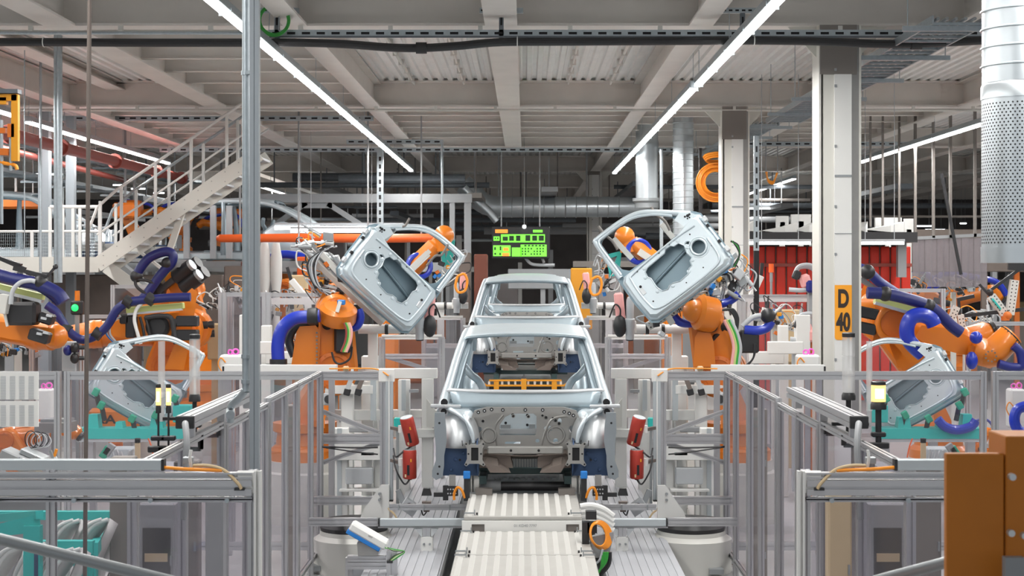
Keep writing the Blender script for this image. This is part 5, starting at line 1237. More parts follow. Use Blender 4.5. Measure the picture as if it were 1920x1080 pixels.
# --- frames beside the car: tall sensor posts with top rail, gusset and sensors
for s, side in ((-1, 'left'), (1, 'right')):
    c = s*1.385 if s < 0 else 1.34
    xo = -FX if s < 0 else 2.03
    t = thing('sensor_stand', 'aluminium sensor frame %s of the car, tall covered post on a white gusset' % side, 'frame', (c, 16.05, .7))
    MB().prof((c+s*.05, 16.15, .35), (c+s*.05, 16.15, ZT), .06, .06, up=Y1).build('post', 'alu', t, 0)
    b = MB(); b.box((c-s*.025, 16.0, 1.31), (.075, .06, 1.26), bev=.004); b.build('cover_post', 'alu_lid', t, 0)
    MB().box((c-s*.025, 15.965, 1.31), (.012, .008, 1.26)).build('cover_edge', 'white', t, 0)
    MB().box((c-s*.025, 15.99, .675), (.078, .064, .016)).build('end_cap', 'black', t, 0)
    MB().box((c, 15.985, ZT-.03), (.16, .03, .14), bev=.012).build('corner_plate', 'white', t, 0)
    for zc, nh in ((ZT-.045, 2),): MB().prof((c+s*.1, 16.15, zc), (xo, 16.15, zc), .045, .09, 1, 2).build('top_rail', 'alu', t, 0)
    MB().prof((c+s*.08, 16.18, 1.27), (xo, 16.18, 1.27), .05, .10, 1, 2).build('middle_rail', 'alu', t, 0)
    MB().prof((c+s*.1, 16.2, 1.33), (xo, 16.2, 1.55), .045, .045).build('brace', 'alu', t, 0)
    MB().prof((c+s*.1, 16.22, 1.22), (xo, 16.22, 1.02), .045, .045).build('brace', 'alu', t, 0)
    MB().prism([(0, 0), (s*.26, 0), (s*.23, .08), (s*.05, .34), (-s*.03, .34), (-s*.03, .0)], (c, 15.9, .50), X1, Z1, .04*s).build('gusset', 'white', t, 0)
    MB().box((c+s*.12, 15.88, .485), (.36, .16, .03), bev=.004).build('gusset_foot', 'offwhite', t, 0)
    b = MB(); b.cyl((c+s*.06, 15.9, .76), (c+s*.06, 15.84, .76), .014, n=10); b.cyl((c+s*.06, 15.9, .70), (c+s*.06, 15.84, .70), .014, n=10); b.each('bolt', 'steel_grey', t)
    MB().tube([V(c, 15.95, .66), V(c+s*-.03, 15.9, .60), V(c-s*.08, 15.88, .56), V(c-s*.12, 15.85, .50)], .010, 6).build('cable', 'tan', t)
    MB().tube([V(xo-s*.1, 16.08, ZT+.03), V(c+s*.3, 16.05, ZT+.035), V(c+s*.1, 16.0, ZT+.03), V(c-s*.02, 15.95, ZT-.03)], .008, 6).build('cable', 'orange_cable', t)
    MB().box((c+s*.42, 16.1, ZT+.03), (.06, .05, .05), bev=.01).build('connector', 'tan', t)
    MB().tube([V(c+s*.1, 16.12, 1.19), V(c+s*.35, 16.1, 1.19), V(xo, 16.1, 1.2)], .010, 6).build('cable', 'black', t); MB().tube([V(c+s*.1, 16.12, 1.12), V(c+s*.35, 16.1, 1.15), V(xo, 16.1, 1.2)], .008, 6).build('cable', 'black', t)
    # lower cross rails
    lp = -.56 if s < 0 else .53
    t = thing('cross_girder', 'aluminium cross rail %s of the tread plate, level with the car floor' % side, 'rail', ((c+lp)/2, 16, .68))
    MB().prof((xo*1.02, 15.95, .68), (c+s*.07, 15.95, .68), .06, .085, 1, 2).build('outer_rail', 'alu', t, 0)
    MB().prof((c-s*.06, 15.62, .665), (lp, 15.62, .665), .06, .055).build('inner_rail', 'alu', t, 0)
    b = MB()
    for i in range(3): b.box((c-s*(.15+.25*i), 15.585, .665), (.014, .01, .05))
    b.each('slot_nut', 'steel_grey', t, 0)
    t = thing('cross_girder', 'covered cross rail on a white post %s of the tread plates' % side, 'rail', ((c+lp)/2, 15.0, .64))
    lp2 = -.57 if s < 0 else .80
    MB().box(((c-s*.02+lp2)/2, 15.0, .615), (abs(c-s*.02-lp2), .06, .07), bev=.006).build('cover', 'alu_lid', t, 0)
    MB().box((c-s*.015, 15.0, .615), (.012, .064, .074)).build('end_cap', 'black', t, 0)
    MB().prof((xo*.98, 15.02, .615), (c, 15.02, .615), .06, .075, 1, 2).build('rail', 'alu', t, 0)
    MB().prof((c, 15.05, .57), (lp2, 15.05, .57), .05, .03).build('under_rail', 'alu', t, 0)
    xp = P(800, 1000, 15).x if s < 0 else P(1167, 1000, 15).x
    MB().box((xp, 15.05, .24), (.115, .10, .47), bev=.006).build('white_post', 'white', t, 0)
    MB().prof((xp, 15.05, .45), (xp, 15.05, .56), .07, .07, up=Y1).build('post_head', 'alu', t, 0)
    b = MB()
    for q in (-1, 1): b.prism([(q*.045, 0), (q*.11, .08), (q*.045, .08)], (xp, 15.02, .475), X1, Z1, .03)
    b.each('corner_bracket', 'grey_lt', t, 0)
    b = MB(); b.cyl((xp-.025, 15.0, .41), (xp-.025, 14.985, .41), .011, n=10); b.cyl((xp+.03, 15.0, .41), (xp+.03, 14.985, .41), .011, n=10); b.each('bolt', 'steel_grey', t)
    # red cylindrical scanners
    for k, (px, py, tilt) in enumerate(((768 if s < 0 else 1193, 808, .10), (768 if s < 0 else 1194, 870, .0))):
        q = P(px, py, 15.6); t = thing('laser_scanner', '%s red cylindrical scanner %s of the nearest car' % (['upper tilted', 'lower upright'][k], side), 'scanner', q, 'red scanners beside the car')
        ax = V(s*-tilt if s < 0 else -tilt*-1 if False else (-s)*tilt*-1, -.12, 1) if k == 0 else V(0, -.05, 1)
        ax = V((-1 if s < 0 else 1)*tilt*2.2, -.22 if k == 0 else -.04, 1).normalized()
        b = MB(); b.lathe([(.062, -.14), (.068, -.13), (.068, .13), (.062, .14)], q, ax, 20); b.build('housing', 'red', t, 40)
        b = MB(); b.lathe([(.060, .14), (.060, .146)], q, ax, 20); b.build('end_cap', 'grey_lt' if k == 0 else 'grey', t)
        b = MB().use('hole'); _, sd, u = frame(ax); f = V(.12*s, -1, 0); f = (f-ax*f.dot(ax)).normalized(); w = ax.cross(f)
        b.add([q+f*.0695+w*a_+ax*h_ for a_, h_ in ((-.012, -.10), (.012, -.10), (.012, .0), (-.012, .0))], [(0, 1, 2, 3)])
        b.use('yellow'); b.add([q+f*.0695+w*(.02)+ax*h_+w*a_ for a_, h_ in ((0, .03), (.014, .03), (.014, .06), (0, .06))], [(0, 1, 2, 3)]); b.use('tan'); b.add([q+f*.0695-w*(.035)+ax*h_+w*a_ for a_, h_ in ((0, -.12), (.016, -.12), (.016, -.09), (0, -.09))], [(0, 1, 2, 3)])
        b.build('window', None, t, 0)
        b = MB(); b.cyl(q-ax*.14, q-ax*.155, .02); b.build('plug', 'black', t)
        MB().bar(q+V(s*.06, .05, 0), V(c-s*.06, 15.9, q.z), .04, .03).build('mount_arm', 'brown', t, 0)
        b = MB(); b.cyl(q+V(s*.085, .04, -.02), q+V(s*.085, .04, .05), .03); b.build('mount_joint', 'white', t)
        MB().tube([q-ax*.15, q+V(s*.05, -.03, -.19), q+V(s*.13, -.03, -.25 if k == 0 else -.05), V(c-s*.08, 15.85, q.z-.2 if k == 0 else q.z+.05)], .009, 6).build('cable', 'black', t)
    # hanging camera units below the rail
    q = P(665 if s < 0 else 1196, 952, 15.8) if False else P(768 if s < 0 else 1196, 950, 15.8)
    t = thing('camera_unit', 'grey boxed camera hung under the %s cross rail' % side, 'camera', q)
    b = MB(); b.box(q, (.16, .12, .12), Matrix.Rotation(.6*(-s), 3, 'Y'), bev=.006); b.build('box', 'grey_lt', t)
    b = MB(); b.lathe([(.03, 0), (.03, .02)], q+V(0, -.08, .02), ny, 16); b.build('lens', 'black', t)
    b = MB(); b.bar(q+V(s*.05, .05, .0), q+V(s*.12, .05, .16), .05, .05); b.build('arm', 'steel_grey', t)
    q = P(800 if s < 0 else 1168, 940, 15.7)
    t = thing('camera_unit', 'small brown sensor with black head under the %s cross rail' % side, 'camera', q)
    b = MB(); b.loft([[q+V(x, y_, 0) for x, y_ in ((-.045, -.04), (.045, -.04), (.045, .04), (-.045, .04))], [q+V(x*.6, y_, -.10) for x, y_ in ((-.045, -.03), (.045, -.03), (.045, .03), (-.045, .03))]], True, True); b.build('body', 'brown', t, 0)
    b = MB(); b.loft([[q+V(x, y_, .06) for x, y_ in ((-.05, -.04), (.05, -.04), (.05, .04), (-.05, .04))], [q+V(x*.7, y_, .13) for x, y_ in ((-.045, -.03), (.045, -.03), (.045, .03), (-.045, .03))]], True, True); b.build('head', 'black', t, 0)
    MB().tube([q+V(0, -.03, -.10), q+V(-s*-.03, -.04, -.13), q+V(s*.05, -.03, -.08)], .007, 6).build('cable', 'black', t)
# --- white portal legs and tables in the cells at both sides of the line
for s, side in ((-1, 'left'), (1, 'right')):
    def X(px): return px if s < 0 else 1966-px
    t = thing('white_portal', 'white steel portal with grey cable strips in the %s robot cell' % side, 'portal', P(X(640), 900, 17.6))
    x0 = P(X(638), 800, 17.6).x; x1 = P(X(712), 800, 17.6).x
    for x in (x0,): 
        MB().box((x, 17.6, .62), (.18, .14, 1.24), bev=.006).build('leg', 'white', t, 0); MB().box((x, 17.525, .62), (.05, .02, 1.24)).build('cable_strip', 'alu_lid', t, 0)
    MB().box(((x0+x1)/2, 17.6, 1.02), (abs(x1-x0)+.1, .3, .24), bev=.006).build('beam', 'white', t, 0)
    MB().box((x1, 17.7, .5), (.12, .14, 1.0), bev=.006).build('leg', 'white', t, 0)
    q = P(X(672), 860, 17.4); MB().box(q+V(0, .1, -.35), (.42, .2, .02)).build('shelf', 'white', t, 0); MB().box(q+V(0, .12, -.2), (.3, .1, .18), bev=.01).build('drive_box', 'grey_lt', t, 0)
    # robot controller table behind the frame: white pillar, hoses, cups
    t = thing('fixture_stand', 'white fixture stand with square posts behind the %s sensor frame' % side, 'fixture stand', P(X(690), 780, 18.6))
    for px, y in ((X(652), 18.6), (X(690), 18.9), (X(758), 19.2), (X(802), 19.4)):
        q = P(px, 700, y); MB().box((q.x, y, .83), (.14, .12, 1.66), bev=.006).build('post', 'white', t, 0)
    for px0, px1, py, y, h in ((X(610), X(735), 778, 18.7, .12), (X(735), X(815), 812, 19.3, .10), (X(735), X(820), 775, 19.4, .09), (X(660), X(820), 700, 19.4, .12), (X(610), X(700), 730, 18.5, .10)):
        MB().bar(P(px0, py, y), P(px1, py, y), .10, h, bev=.005).build('cross_beam', 'white', t, 0)
    b = MB(); b.bar(P(X(700), 700, 18.5), P(X(700), 788, 18.5), .06, .08, Y1); b.bar(P(X(757), 712, 19.0), P(X(757), 770, 19.0), .05, .06, Y1); b.each('cable_strip', 'alu_lid', t, 0)
    b = MB(); b.prism([(0, 0), (.26*-s, 0), (0, .34)], P(X(800), 800, 19.2), X1, Z1, .04); b.build('gusset', 'offwhite', t, 0)
    b = MB(); b.box(P(X(776), 733, 18.8), (.11, .06, .035)); b.box(P(X(672), 805, 18.4), (.24, .1, .06), bev=.01); b.each('grey_block', 'grey', t, 0)
    for k, px in enumerate((651, 672)):
        q = P(X(px), 735, 18.2); t = thing('suction_cup', '%s black suction cup on a %s bracket above the %s cell table' % (['outer', 'inner'][k], ['white', 'brown'][k], side), 'suction cup', q)
        b = MB(); b.box(q, (.075, .06, .075), Matrix.Rotation(.25*(-s), 3, 'Y'), bev=.008); b.build('cup', 'black', t)
        b = MB(); b.bar(q+V(0, 0, .03), q+V(s*-.05, 0, .16), .05, .05); b.bar(q+V(s*-.05, 0, .16), q+V(s*-.05, .1, .26), .03, .03); b.build('bracket', ['bright', 'brown'][k], t, 0)
    q = P(X(617), 748, 18.3); t = thing('camera_unit', 'grey camera with round black lens low in the %s cell' % side, 'camera', q); MB().box(q, (.12, .1, .14), bev=.01).build('box', 'grey_lt', t); MB().lathe([(.05, 0), (.045, .03)], q+V(0, -.05, 0), ny, 18).build('lens', 'rubber', t)
    q = P(X(745), 792, 18.2); t = thing('teal_stop', 'small teal stop block behind the %s red scanners' % side, 'stop block', q); MB().box(q, (.08, .08, .11), bev=.01).build('block', 'teal', t); MB().bar(q+V(0, .03, -.05), V(q.x, q.y+.03, .0), .03, .03).build('post', 'steel_grey', t, 0)
    q = P(X(690), 850, 17.5); t = thing('teal_stop', 'flat teal cover under the brace in the %s cell' % side, 'stop block', q); MB().box(q, (.16, .1, .05), bev=.01).build('block', 'teal', t); MB().box(q+V(0, .06, -.05), (.3, .2, .03)).build('tray', 'white', t, 0); MB().box((q.x, q.y+.1, (q.z-.06)/2), (.06, .06, q.z-.06)).build('leg', 'white', t, 0)
    # robot feet visible low down
    q = P(X(690), 1020, 15.6)
    t = thing('robot_plinth', 'round white robot plinth with dark ring %s of the walkway' % side, 'plinth', (P(X(660) if s < 0 else 1300, 1000, 15.7).x, 15.7, 0))
    xx = t.location.x; b = MB(); b.lathe([(.40, .0), (.40, .32), (.34, .36), (.34, .40)], (xx, 15.9, 0), Z1, 30); b.build('drum', 'offwhite', t); b = MB(); b.lathe([(.33, .40), (.34, .44), (.30, .50)], (xx, 15.9, 0), Z1, 30); b.build('dark_ring', 'black', t)
    b = MB()
    for i in range(4): a = 2*pi*i/4+.5; b.box((xx+.42*cos(a), 15.9+.42*sin(a), .06), (.14, .14, .05))
    b.each('foot', 'steel_grey', t, 0)
# blue handheld scanner at lower left
q = P(692, 1003, 13.9); t = thing('blue_scanner', 'flat white and blue reader head tilted on a bracket at lower left of the walkway', 'reader', q)
rm = Matrix.Rotation(.52, 3, 'Y')
MB().box(q, (.36, .20, .075), rm, bev=.015).build('white_top', 'white', t); MB().box(q+rm @ V(-.02, -.0, -.052), (.33, .19, .035), rm, bev=.006).build('blue_base', 'blue', t)
b = MB(); b.loft([[q+V(x, y, -.06) for x, y in ((-.10, -.05), (.12, -.05), (.12, .05), (-.10, .05))], [q+V(x, y, -.17) for x, y in ((-.09, -.06), (.08, -.06), (.08, .06), (-.09, .06))]], True, True); b.build('bracket', 'bare', t, 0)
text(None, 'VMT', .022, q+V(.02, -.103, .0), FACE @ Matrix.Rotation(-.52, 3, 'Z'), 'text_dark', parent=t, ext=.0004)
for k in range(6): MB().tube([P(722+k, 1027, 13.75), P(738, 1030+k*.5, 13.75), P(758, 1034, 13.75), P(750-k*2, 1042, 13.75), P(734-k, 1052, 13.75)], .006, 6).build('lead', ['green_cable', 'green_cable', 'white', 'lime', 'green_cable', 'black'][k], t)
b = MB(); b.box(P(731, 1053, 13.75), (.05, .05, .02)); b.build('gland', 'black', t, 0)
t = thing('profile_stand', 'low aluminium stand with slotted rails under the white and blue reader', 'stand', P(690, 1060, 13.9))
MB().prof(P(652, 1047, 13.9), P(724, 1047, 13.9), .06, .05).build('rail', 'alu', t, 0); MB().prof(P(652, 1060, 13.9), P(724, 1060, 13.9), .06, .06).build('rail', 'alu', t, 0)
MB().prof(V(P(735, 1060, 13.85).x, 13.85, 0), P(735, 1032, 13.85), .09, .09, up=Y1).build('post', 'alu', t, 0); MB().prof(V(P(655, 1060, 13.95).x, 13.95, 0), P(655, 1045, 13.95), .06, .06, up=Y1).build('post', 'alu', t, 0)
MB().prof(P(748, 1062, 14.4), P(830, 1062, 14.4), .06, .05).build('rail', 'alu', t, 0)
b = MB(); b.box(P(690, 1075, 14.2), (.38, .2, .12))
b.build('drive_box', 'grey_lt', t, 0)
# ============================================================ near posts and pipes
t = thing('near_post', 'square grey post close to the camera left of the line, full height', 'post', (P(478, 500, 8.9).x, 8.9, 0)); x = t.location.x
MB().prof((x, 8.9, 0), (x, 8.9, 5.7), .051, .051, up=Y1, g=.004, dp=.004).build('post', 'post_grey', t, 0); MB().box((x, 8.9, .006), (.14, .14, .012)).build('foot_plate', 'galv', t, 0)
t = thing('cable_pipe', 'round galvanised cable pipe clamped beside the square near post', 'pipe', (P(461, 500, 9.0).x, 9.0, 1.5)); x = t.location.x
MB().tube([P(432, 790, 9.25), P(432, 766, 9.2), P(436, 757, 9.1), P(452, 742, 9.05), P(460, 730, 9.0), P(461, 715, 9.0), V(x, 9.0, 3), V(x, 9.0, 4.2), V(x, 9.0, 5.7)], .021, 14, sub=5).build('pipe', 'galv', t)
b = MB()
for py in (137, 668, 715): q = P(461, py, 9.0); b.lathe([(.027, -.012), (.027, .012)], q, Z1, 16); b.bar(q, V(P(478, py, 8.95).x, 8.95, q.z), .03, .02)
b.each('clamp', 'galv', t)
b = MB()
for a, c in (((432, 770), (432, 778)), ((441, 752), (446, 747))): b.cyl(P(*a, 9.2), P(*c, 9.1), .026)
b.each('sleeve', 'galv', t)
o = MB().cyl(P(159, 1090, 8.2), P(168, -12, 8.2), .011).build('thin_pole', 'brown'); tag(o, 'thin brown pole running full height near the left edge', 'pole')
for s, pts, lab in ((-1, ((-20, 1006), (330, 1092)), 'grey tube handrail sloping down across the lower left corner'), (1, ((1640, 1090), (1790, 1050)), 'grey tube handrail sloping up towards the amber post at lower right')):
    o = MB().cyl(P(*pts[0], 5.2), P(*pts[1], 5.2), .019, n=18).build('handrail', 'steel_grey'); tag(o, lab, 'handrail')
# amber foreground post
t = thing('amber_post', 'blurred amber steel post in the right foreground with flanges and bolts', 'post', P(1832, 1000, 4.2))
zt = P(1832, 851, 4.2).z; x0, x1 = P(1776, 0, 4.2).x, P(1884, 0, 4.2).x
MB().box(((x0+x1)/2, 4.22, zt/2), (x1-x0, .03, zt), bev=.003).build('front_plate', 'amber_post', t, 0)
zt2 = P(1900, 818, 4.2).z; xb = P(1886, 0, 4.2).x
MB().box((xb+.05, 4.28, zt2/2), (.10, .16, zt2), bev=.003).build('side_flange', 'amber_post', t, 0)
b = MB()
for px, py in ((1895, 893), (1893, 998), (1918, 1003)): q = P(px, py, 4.15); b.cyl(q, q-Y1*.02, .009, n=12)
b.each('bolt', 'bright', t)
b = MB(); q = P(1905, 1065, 4.1); b.box((q.x, 4.12, q.z-.1), (.05, .03, .25)); b.build('bracket', 'grey', t, 0)
# small signal lights on the fences
def beacon(px, py, Y, lab, lit, lens_h=.10, tall=False, r=.034, lens='glow_warm'):
    q = P(px, py, Y); t = thing('signal_light', lab, 'signal light', q, 'signal lights on the fences')
    b = MB(); b.cyl(q-Z1*.36, q-Z1*.10, r*.42); b.lathe([(r*1.1, 0), (r*1.1, .03), (r*.9, .05)], q-Z1*.10, Z1, 18); b.box(q-Z1*.33, (.13, .05, .04), bev=.006); b.box(q-Z1*.26, (.09, .05, .03), bev=.006); b.build('stem', 'black', t)
    o_ = -2.07 if q.x < 0 else 2.03
    MB().bar(V(o_, Y, q.z-.33), V(q.x, Y, q.z-.33), .03, .025).build('bracket_arm', 'black', t, 0)
    if abs(q.z-.33-1.95) > .02: MB().bar(V(o_, Y, min(1.95, q.z-.33)), V(o_, Y, max(1.95, q.z-.32)), .03, .03, Y1).build('bracket_post', 'black', t, 0)
    if tall:
        for k in range(3):
            b = MB(); b.lathe([(r, 0), (r, .118), (r*.94, .12), (r*.94, .125)], q-Z1*.05+Z1*.125*k, Z1, 20); b.build('lens', 'plexi_clear', t)
        b = MB(); b.cyl(q-Z1*.05, q+Z1*.33, .008); b.build('core', 'white', t)
        b = MB(); b.lathe([(r*1.02, 0), (r*1.02, .025), (r*.8, .03)], q+Z1*.325, Z1, 20); b.build('cap', 'black', t)
    else:
        b = MB(); b.lathe([(r, 0), (r, lens_h)], q-Z1*.05, Z1, 18); b.build('lens', 'glow_amber', t)
        b = MB(); b.lathe([(r*.7, 0), (r*.7, lens_h*.6)], q-Z1*.05+Z1*lens_h*.2-Y1*r*.45, Z1, 14); b.build('lamp_core', lens, t)
        b = MB(); b.lathe([(r*1.03, 0), (r*1.03, .02), (r*.8, .025)], q-Z1*.05+Z1*lens_h, Z1, 18); b.build('cap', 'black', t)
    return t
beacon(297, 745, 10.2, 'lit amber signal light on the left trunking, left one', True, r=.016, lens_h=.11); beacon(316, 745, 10.2, 'lit amber signal light on the left trunking, right one', True, r=.016, lens_h=.11)
beacon(365, 725, 10.8, 'tall unlit clear signal tower on the left fence', False, tall=True, r=.036)
beacon(1647, 738, 10.2, 'lit amber signal light on the right fence', True, r=.046, lens_h=.105)
beacon(1591, 722, 10.8, 'tall unlit clear signal tower beside the sign column', False, tall=True, r=.043)
t = thing('clear_tube', 'slim clear tube standing left of the tall left signal tower', 'tube', P(303, 720, 10.4)); MB().cyl(P(303, 745, 10.4), P(303, 640, 10.4), .022, n=18).build('tube', 'plexi_clear', t); MB().cyl(P(303, 790, 10.4), P(303, 745, 10.4), .018).build('base', 'grey_lt', t); MB().bar(P(303, 785, 10.4), V(-2.07, 10.4, P(303, 785, 10.4).z), .03, .02).build('bracket_arm', 'black', t, 0)
t = thing('clear_tube', 'slim clear tube standing right of the right signal tower', 'tube', P(1630, 720, 10.6)); MB().cyl(P(1630, 770, 10.6), P(1630, 640, 10.6), .02, n=18).build('tube', 'plexi_clear', t); MB().cyl(P(1630, 800, 10.6), P(1630, 770, 10.6), .016).build('base', 'grey_lt', t); MB().bar(P(1630, 795, 10.6), V(2.03, 10.6, P(1630, 795, 10.6).z), .03, .02).build('bracket_arm', 'black', t, 0)
# ============================================================ stairs, platform and raised bodies at the left
t = thing('steel_stairs', 'white steel stairs with pipe handrails rising to the right behind the near posts', 'stairs', P(180, 505, 27))
a0, a1 = P(182, 497, 26.4), P(486, 288, 26.4)
for dy, nm in ((0, 'near'), (1.0, 'far')):
    o = V(0, dy, 0)
    MB().bar(a0+o, a1+o, .05, .24).build('stringer', 'column', t, 0)
    d = (a1-a0)
    b = MB(); b.tube([a0+o+V(-.15, 0, .55), a0+o+V(0, 0, .95), a0+o+d*.12+Z1*1.02, a1+o+Z1*1.02], .025, 8, smooth=False); b.build('handrail', 'galv' if dy else 'white', t)
    b = MB(); b.cyl(a0+o+V(0, 0, .5), a1+o+V(0, 0, .5), .018); b.build('mid_rail', 'white', t)
    for k in (.02, .15, .36, .58, .80): q = a0+o+d*k; MB().bar(q, q+Z1*1.02, .045, .045, Y1).build('rail_post', 'white', t, 0)
n = 13
for k in range(n): q = a0.lerp(a1, (k+.5)/n); MB().box(q+V(0, .5, 0), (.26, .95, .035)).build('tread', 'grey_lt', t, 0)
b = MB()
for k in range(12):
    q = a0+(a1-a0)*((k+.5)/12)
    for e in (-.08, .08): b.cyl(q+V(0, -.024, e), q+V(0, -.035, e), .010, n=6)
b.each('bolt', 'bare', t)
MB().bar(P(318, 470, 27), P(346, 385, 27), .10, .10, Y1).build('brace', 'column', t, 0)
t = thing('steel_stairs', 'lower grey stair flight descending right under the white stairs', 'stairs', P(260, 520, 28))
MB().bar(P(198, 478, 27.6), P(300, 560, 27.6), .3, .16).build('stringer', 'grey_lt', t, 0); MB().bar(P(200, 500, 27.2), P(300, 575, 27.2), .05, .22).build('stringer', 'column', t, 0)
for k in range(2): MB().cyl(P(238+k*8, 452+k*10, 27.4), P(340+k*8, 530+k*10, 27.4), .018).build('handrail', 'white', t)
t = thing('platform', 'white railed platform at left carrying raised car bodies', 'platform', P(90, 490, 28))
Yp = 27.2
MB().bar(P(-60, 496, Yp), P(186, 496, Yp), .10, .26).build('edge_beam', 'column', t, 0)
p = P(60, 488, 29); MB().box((p.x-1.2, 30.8, p.z), (6.6, 7.0, .06)).build('deck', 'grey', t, 0)
for py, m, r in ((388, 'white', .03), (434, 'white', .022)): MB().cyl(P(94 if py == 388 else -40, py, Yp), P(190, py, Yp), r).build('rail', m, t)
for px in (-20, 60, 94, 118, 137, 150, 187): MB().bar(P(px, 484, Yp), P(px, 388 if px > 90 else 434, Yp), .05, .04, Y1).build('rail_post', 'white', t, 0)
b = MB()
for px in range(-30, 188, 4): b.cyl(P(px, 482, Yp), P(px, 436, Yp), .003, n=4)
for k in range(8): b.cyl(P(-30, 440+k*6, Yp), P(187, 440+k*6, Yp), .003, n=4)
b.build('mesh_infill', 'galv', t, 0, kind='stuff')
for px in (84, 20): q = P(px, 500, 28); MB().box((q.x, 28, q.z/2), (.16, .16, q.z)).build('support', 'grey', t, 0)
for i, (px, Y, lab) in enumerate(((205, 33, 'bare car body on the raised platform behind the pale columns'), (262, 36, 'bare car body on the raised level behind the white stairs'))):
    c = copy_thing(car1, lab); p = P(px, 485, Y); c.location = (p.x, Y if i == 0 else 35.7, p.z if i == 0 else 3.15); c.rotation_euler = (0, 0, -pi/2 if i == 1 else pi/2)
t = thing('platform', 'grey raised floor carrying the bodies behind the stairs', 'platform', P(450, 495, 34))
p = P(430, 492, 34); MB().box((p.x+.4, 36.3, p.z-.1), (9, 3.6, .2)).build('deck', 'steel_grey', t, 0)
for px in (385, 480, 560): q = P(px, 495, 34.8); MB().box((q.x, 34.8, 1.5), (.22, .2, 3.0)).build('support', 'grey', t, 0)
for px in (350, 400, 430): q = P(px, 485, 34.7); MB().bar(q, q+Z1*1.15, .12, .12, Y1).build('stanchion', 'grey_lt', t, 0)
for k, (px, py, Y, w, h) in enumerate(((30, 378, 38, 1.6, .35), (235, 395, 36, .5, .35), (252, 392, 37, .35, .4), (415, 405, 38, .5, .35), (450, 408, 38, .45, .4), (360, 395, 39, .3, .4))):
    q = P(px, py, Y); t = thing('lifting_hanger', ['long orange hanger beam at the left edge above the raised bodies', 'orange hanger block behind the stair handrails, left one', 'orange hanger block behind the stair handrails, right one', 'orange hanger block left of the near posts, lower one', 'orange hanger block between the near posts and the stairs', 'orange hanger block above the stair stringer'][k], 'hanger', q)
    MB().box(q, (w, .4, h), bev=.05).build('block', 'orange_dk', t); MB().bar(q+Z1*h/2, V(q.x, q.y, DZ), .05, .05, Y1).build('rod', 'grey', t, 0)
# ============================================================ steelwork and colour accents behind the line
t = thing('gantry', 'dark grey steel gantry with slanted braces behind the left held door', 'gantry', P(690, 380, 37))
MB().bar(P(470, 372, 37), P(885, 372, 37), .25, .20).build('beam', 'grey', t, 0)
for px, w in ((877, .16), (848, .12)): q = P(px, 380, 37); MB().box((q.x, 37, q.z/2), (w, .2, q.z)).build('leg', 'grey', t, 0)
for (x0, y0, x1, y1) in ((575, 380, 490, 440), (615, 382, 690, 430)): MB().bar(P(x0, y0, 37), P(x1, y1, 37), .12, .12).build('brace', 'grey', t, 0)
MB().box(P(595, 384, 37), (.7, .12, .16)).build('gusset', 'grey', t, 0)
t = thing('shelf_beam', 'dark grey beam at eye level behind the left valve bundle', 'beam', P(560, 495, 31)); MB().bar(P(300, 496, 31), P(655, 496, 31), .15, .14).build('beam', 'grey', t, 0)
for px in (470, 505, 640): q = P(px, 496, 31); MB().box((q.x, 31.1, q.z/2), (.10, .1, q.z)).build('leg', 'grey', t, 0)
t = thing('orange_track', 'long orange-red rail with rounded end behind the left held door', 'rail', P(600, 447, 30))
MB().tube([P(406, 447, 30), P(412, 447, 30), P(560, 446, 30), P(700, 447, 30), P(835, 446, 30)], [.04, .075, .085, .085, .08], 14, smooth=False).build('rail', 'red_rail', t)
for px in (450, 560, 690, 790): MB().bar(P(px, 447, 30.1), V(P(px, 447, 30.1).x, 30.1, DZ), .03, .03, Y1).build('hanger', 'grey', t, 0)
for k, (px, r) in enumerate(((496, .075), (518, .07))):
    q = P(px, 455, 30.6); o = MB().lathe([(r, -2.4), (r, -1.0), (r*1.6, -.7), (r*1.6, -.3), (r*.9, 0)], q, Z1, 16).build('white_tank', 'white'); tag(o, ['white standing tube left of its twin under the orange rail', 'white standing tube right of its twin under the orange rail'][k], 'tube')
for k, (px, py, Y, w, h, m, lab) in enumerate(((610, 470, 30.5, .75, .45, 'black', 'black screen box under the orange rail'), (605, 502, 31.3, .35, .30, 'white', 'small white cabinet under the black screen box'), (577, 505, 32, .4, .5, 'red_rail', 'orange-red panel behind the left valve bundle'), (640, 508, 32, .3, .3, 'orange', 'orange unit just left of the left held door'),
     (443, 545, 29, .4, .9, 'brown', 'brown board between the two near posts'), (466, 515, 30, .25, .5, 'rust', 'dark red panel behind the near posts'), (902, 545, 33, .28, 1.5, 'rust', 'rust-red column left of the second car body'), (872, 540, 34, .25, 1.5, 'brown', 'brown column beside the rust-red one'), (1090, 560, 34, .45, 1.3, 'yellow', 'yellow machine right of the second car body'),
     (1018, 523, 40, 1.75, .5, 'grey_lt', 'pale grey panel behind the roof of the second car'), (1145, 545, 38, .6, .8, 'dark_wall', 'dark cabinet left of the right held door'), (935, 555, 41, 1.0, .9, 'dark_wall', 'dark cabinet behind the roof of the second car at left'), (250, 570, 30, 3.4, 1.1, 'brown', 'wide brownish sheet wall behind the left robots'), (1845, 470, 34, 3.2, .9, 'brown', 'brownish sheet wall behind the perforated duct'),
     (560, 560, 27, .3, .8, 'tan', 'tan board low behind the near posts'), (405, 640, 24.5, .22, .55, 'tan', 'tan board behind the tall left signal tower'), (1478, 630, 24, .35, .8, 'tan', 'tan board left of the sign column'), (1400, 590, 30, .9, .8, 'brown', 'brownish panel right of the plain column, low'))):
    q = P(px, py, Y); o = MB().box((q.x, Y, q.z), (w, .25, h), bev=.02).box((q.x, Y, (q.z-h/2)/2), (min(w, .12), .1, q.z-h/2)).build('machine_board' if m not in ('black', 'white') else 'machine_cabinet', m, smooth=0); tag(o, lab, 'panel')
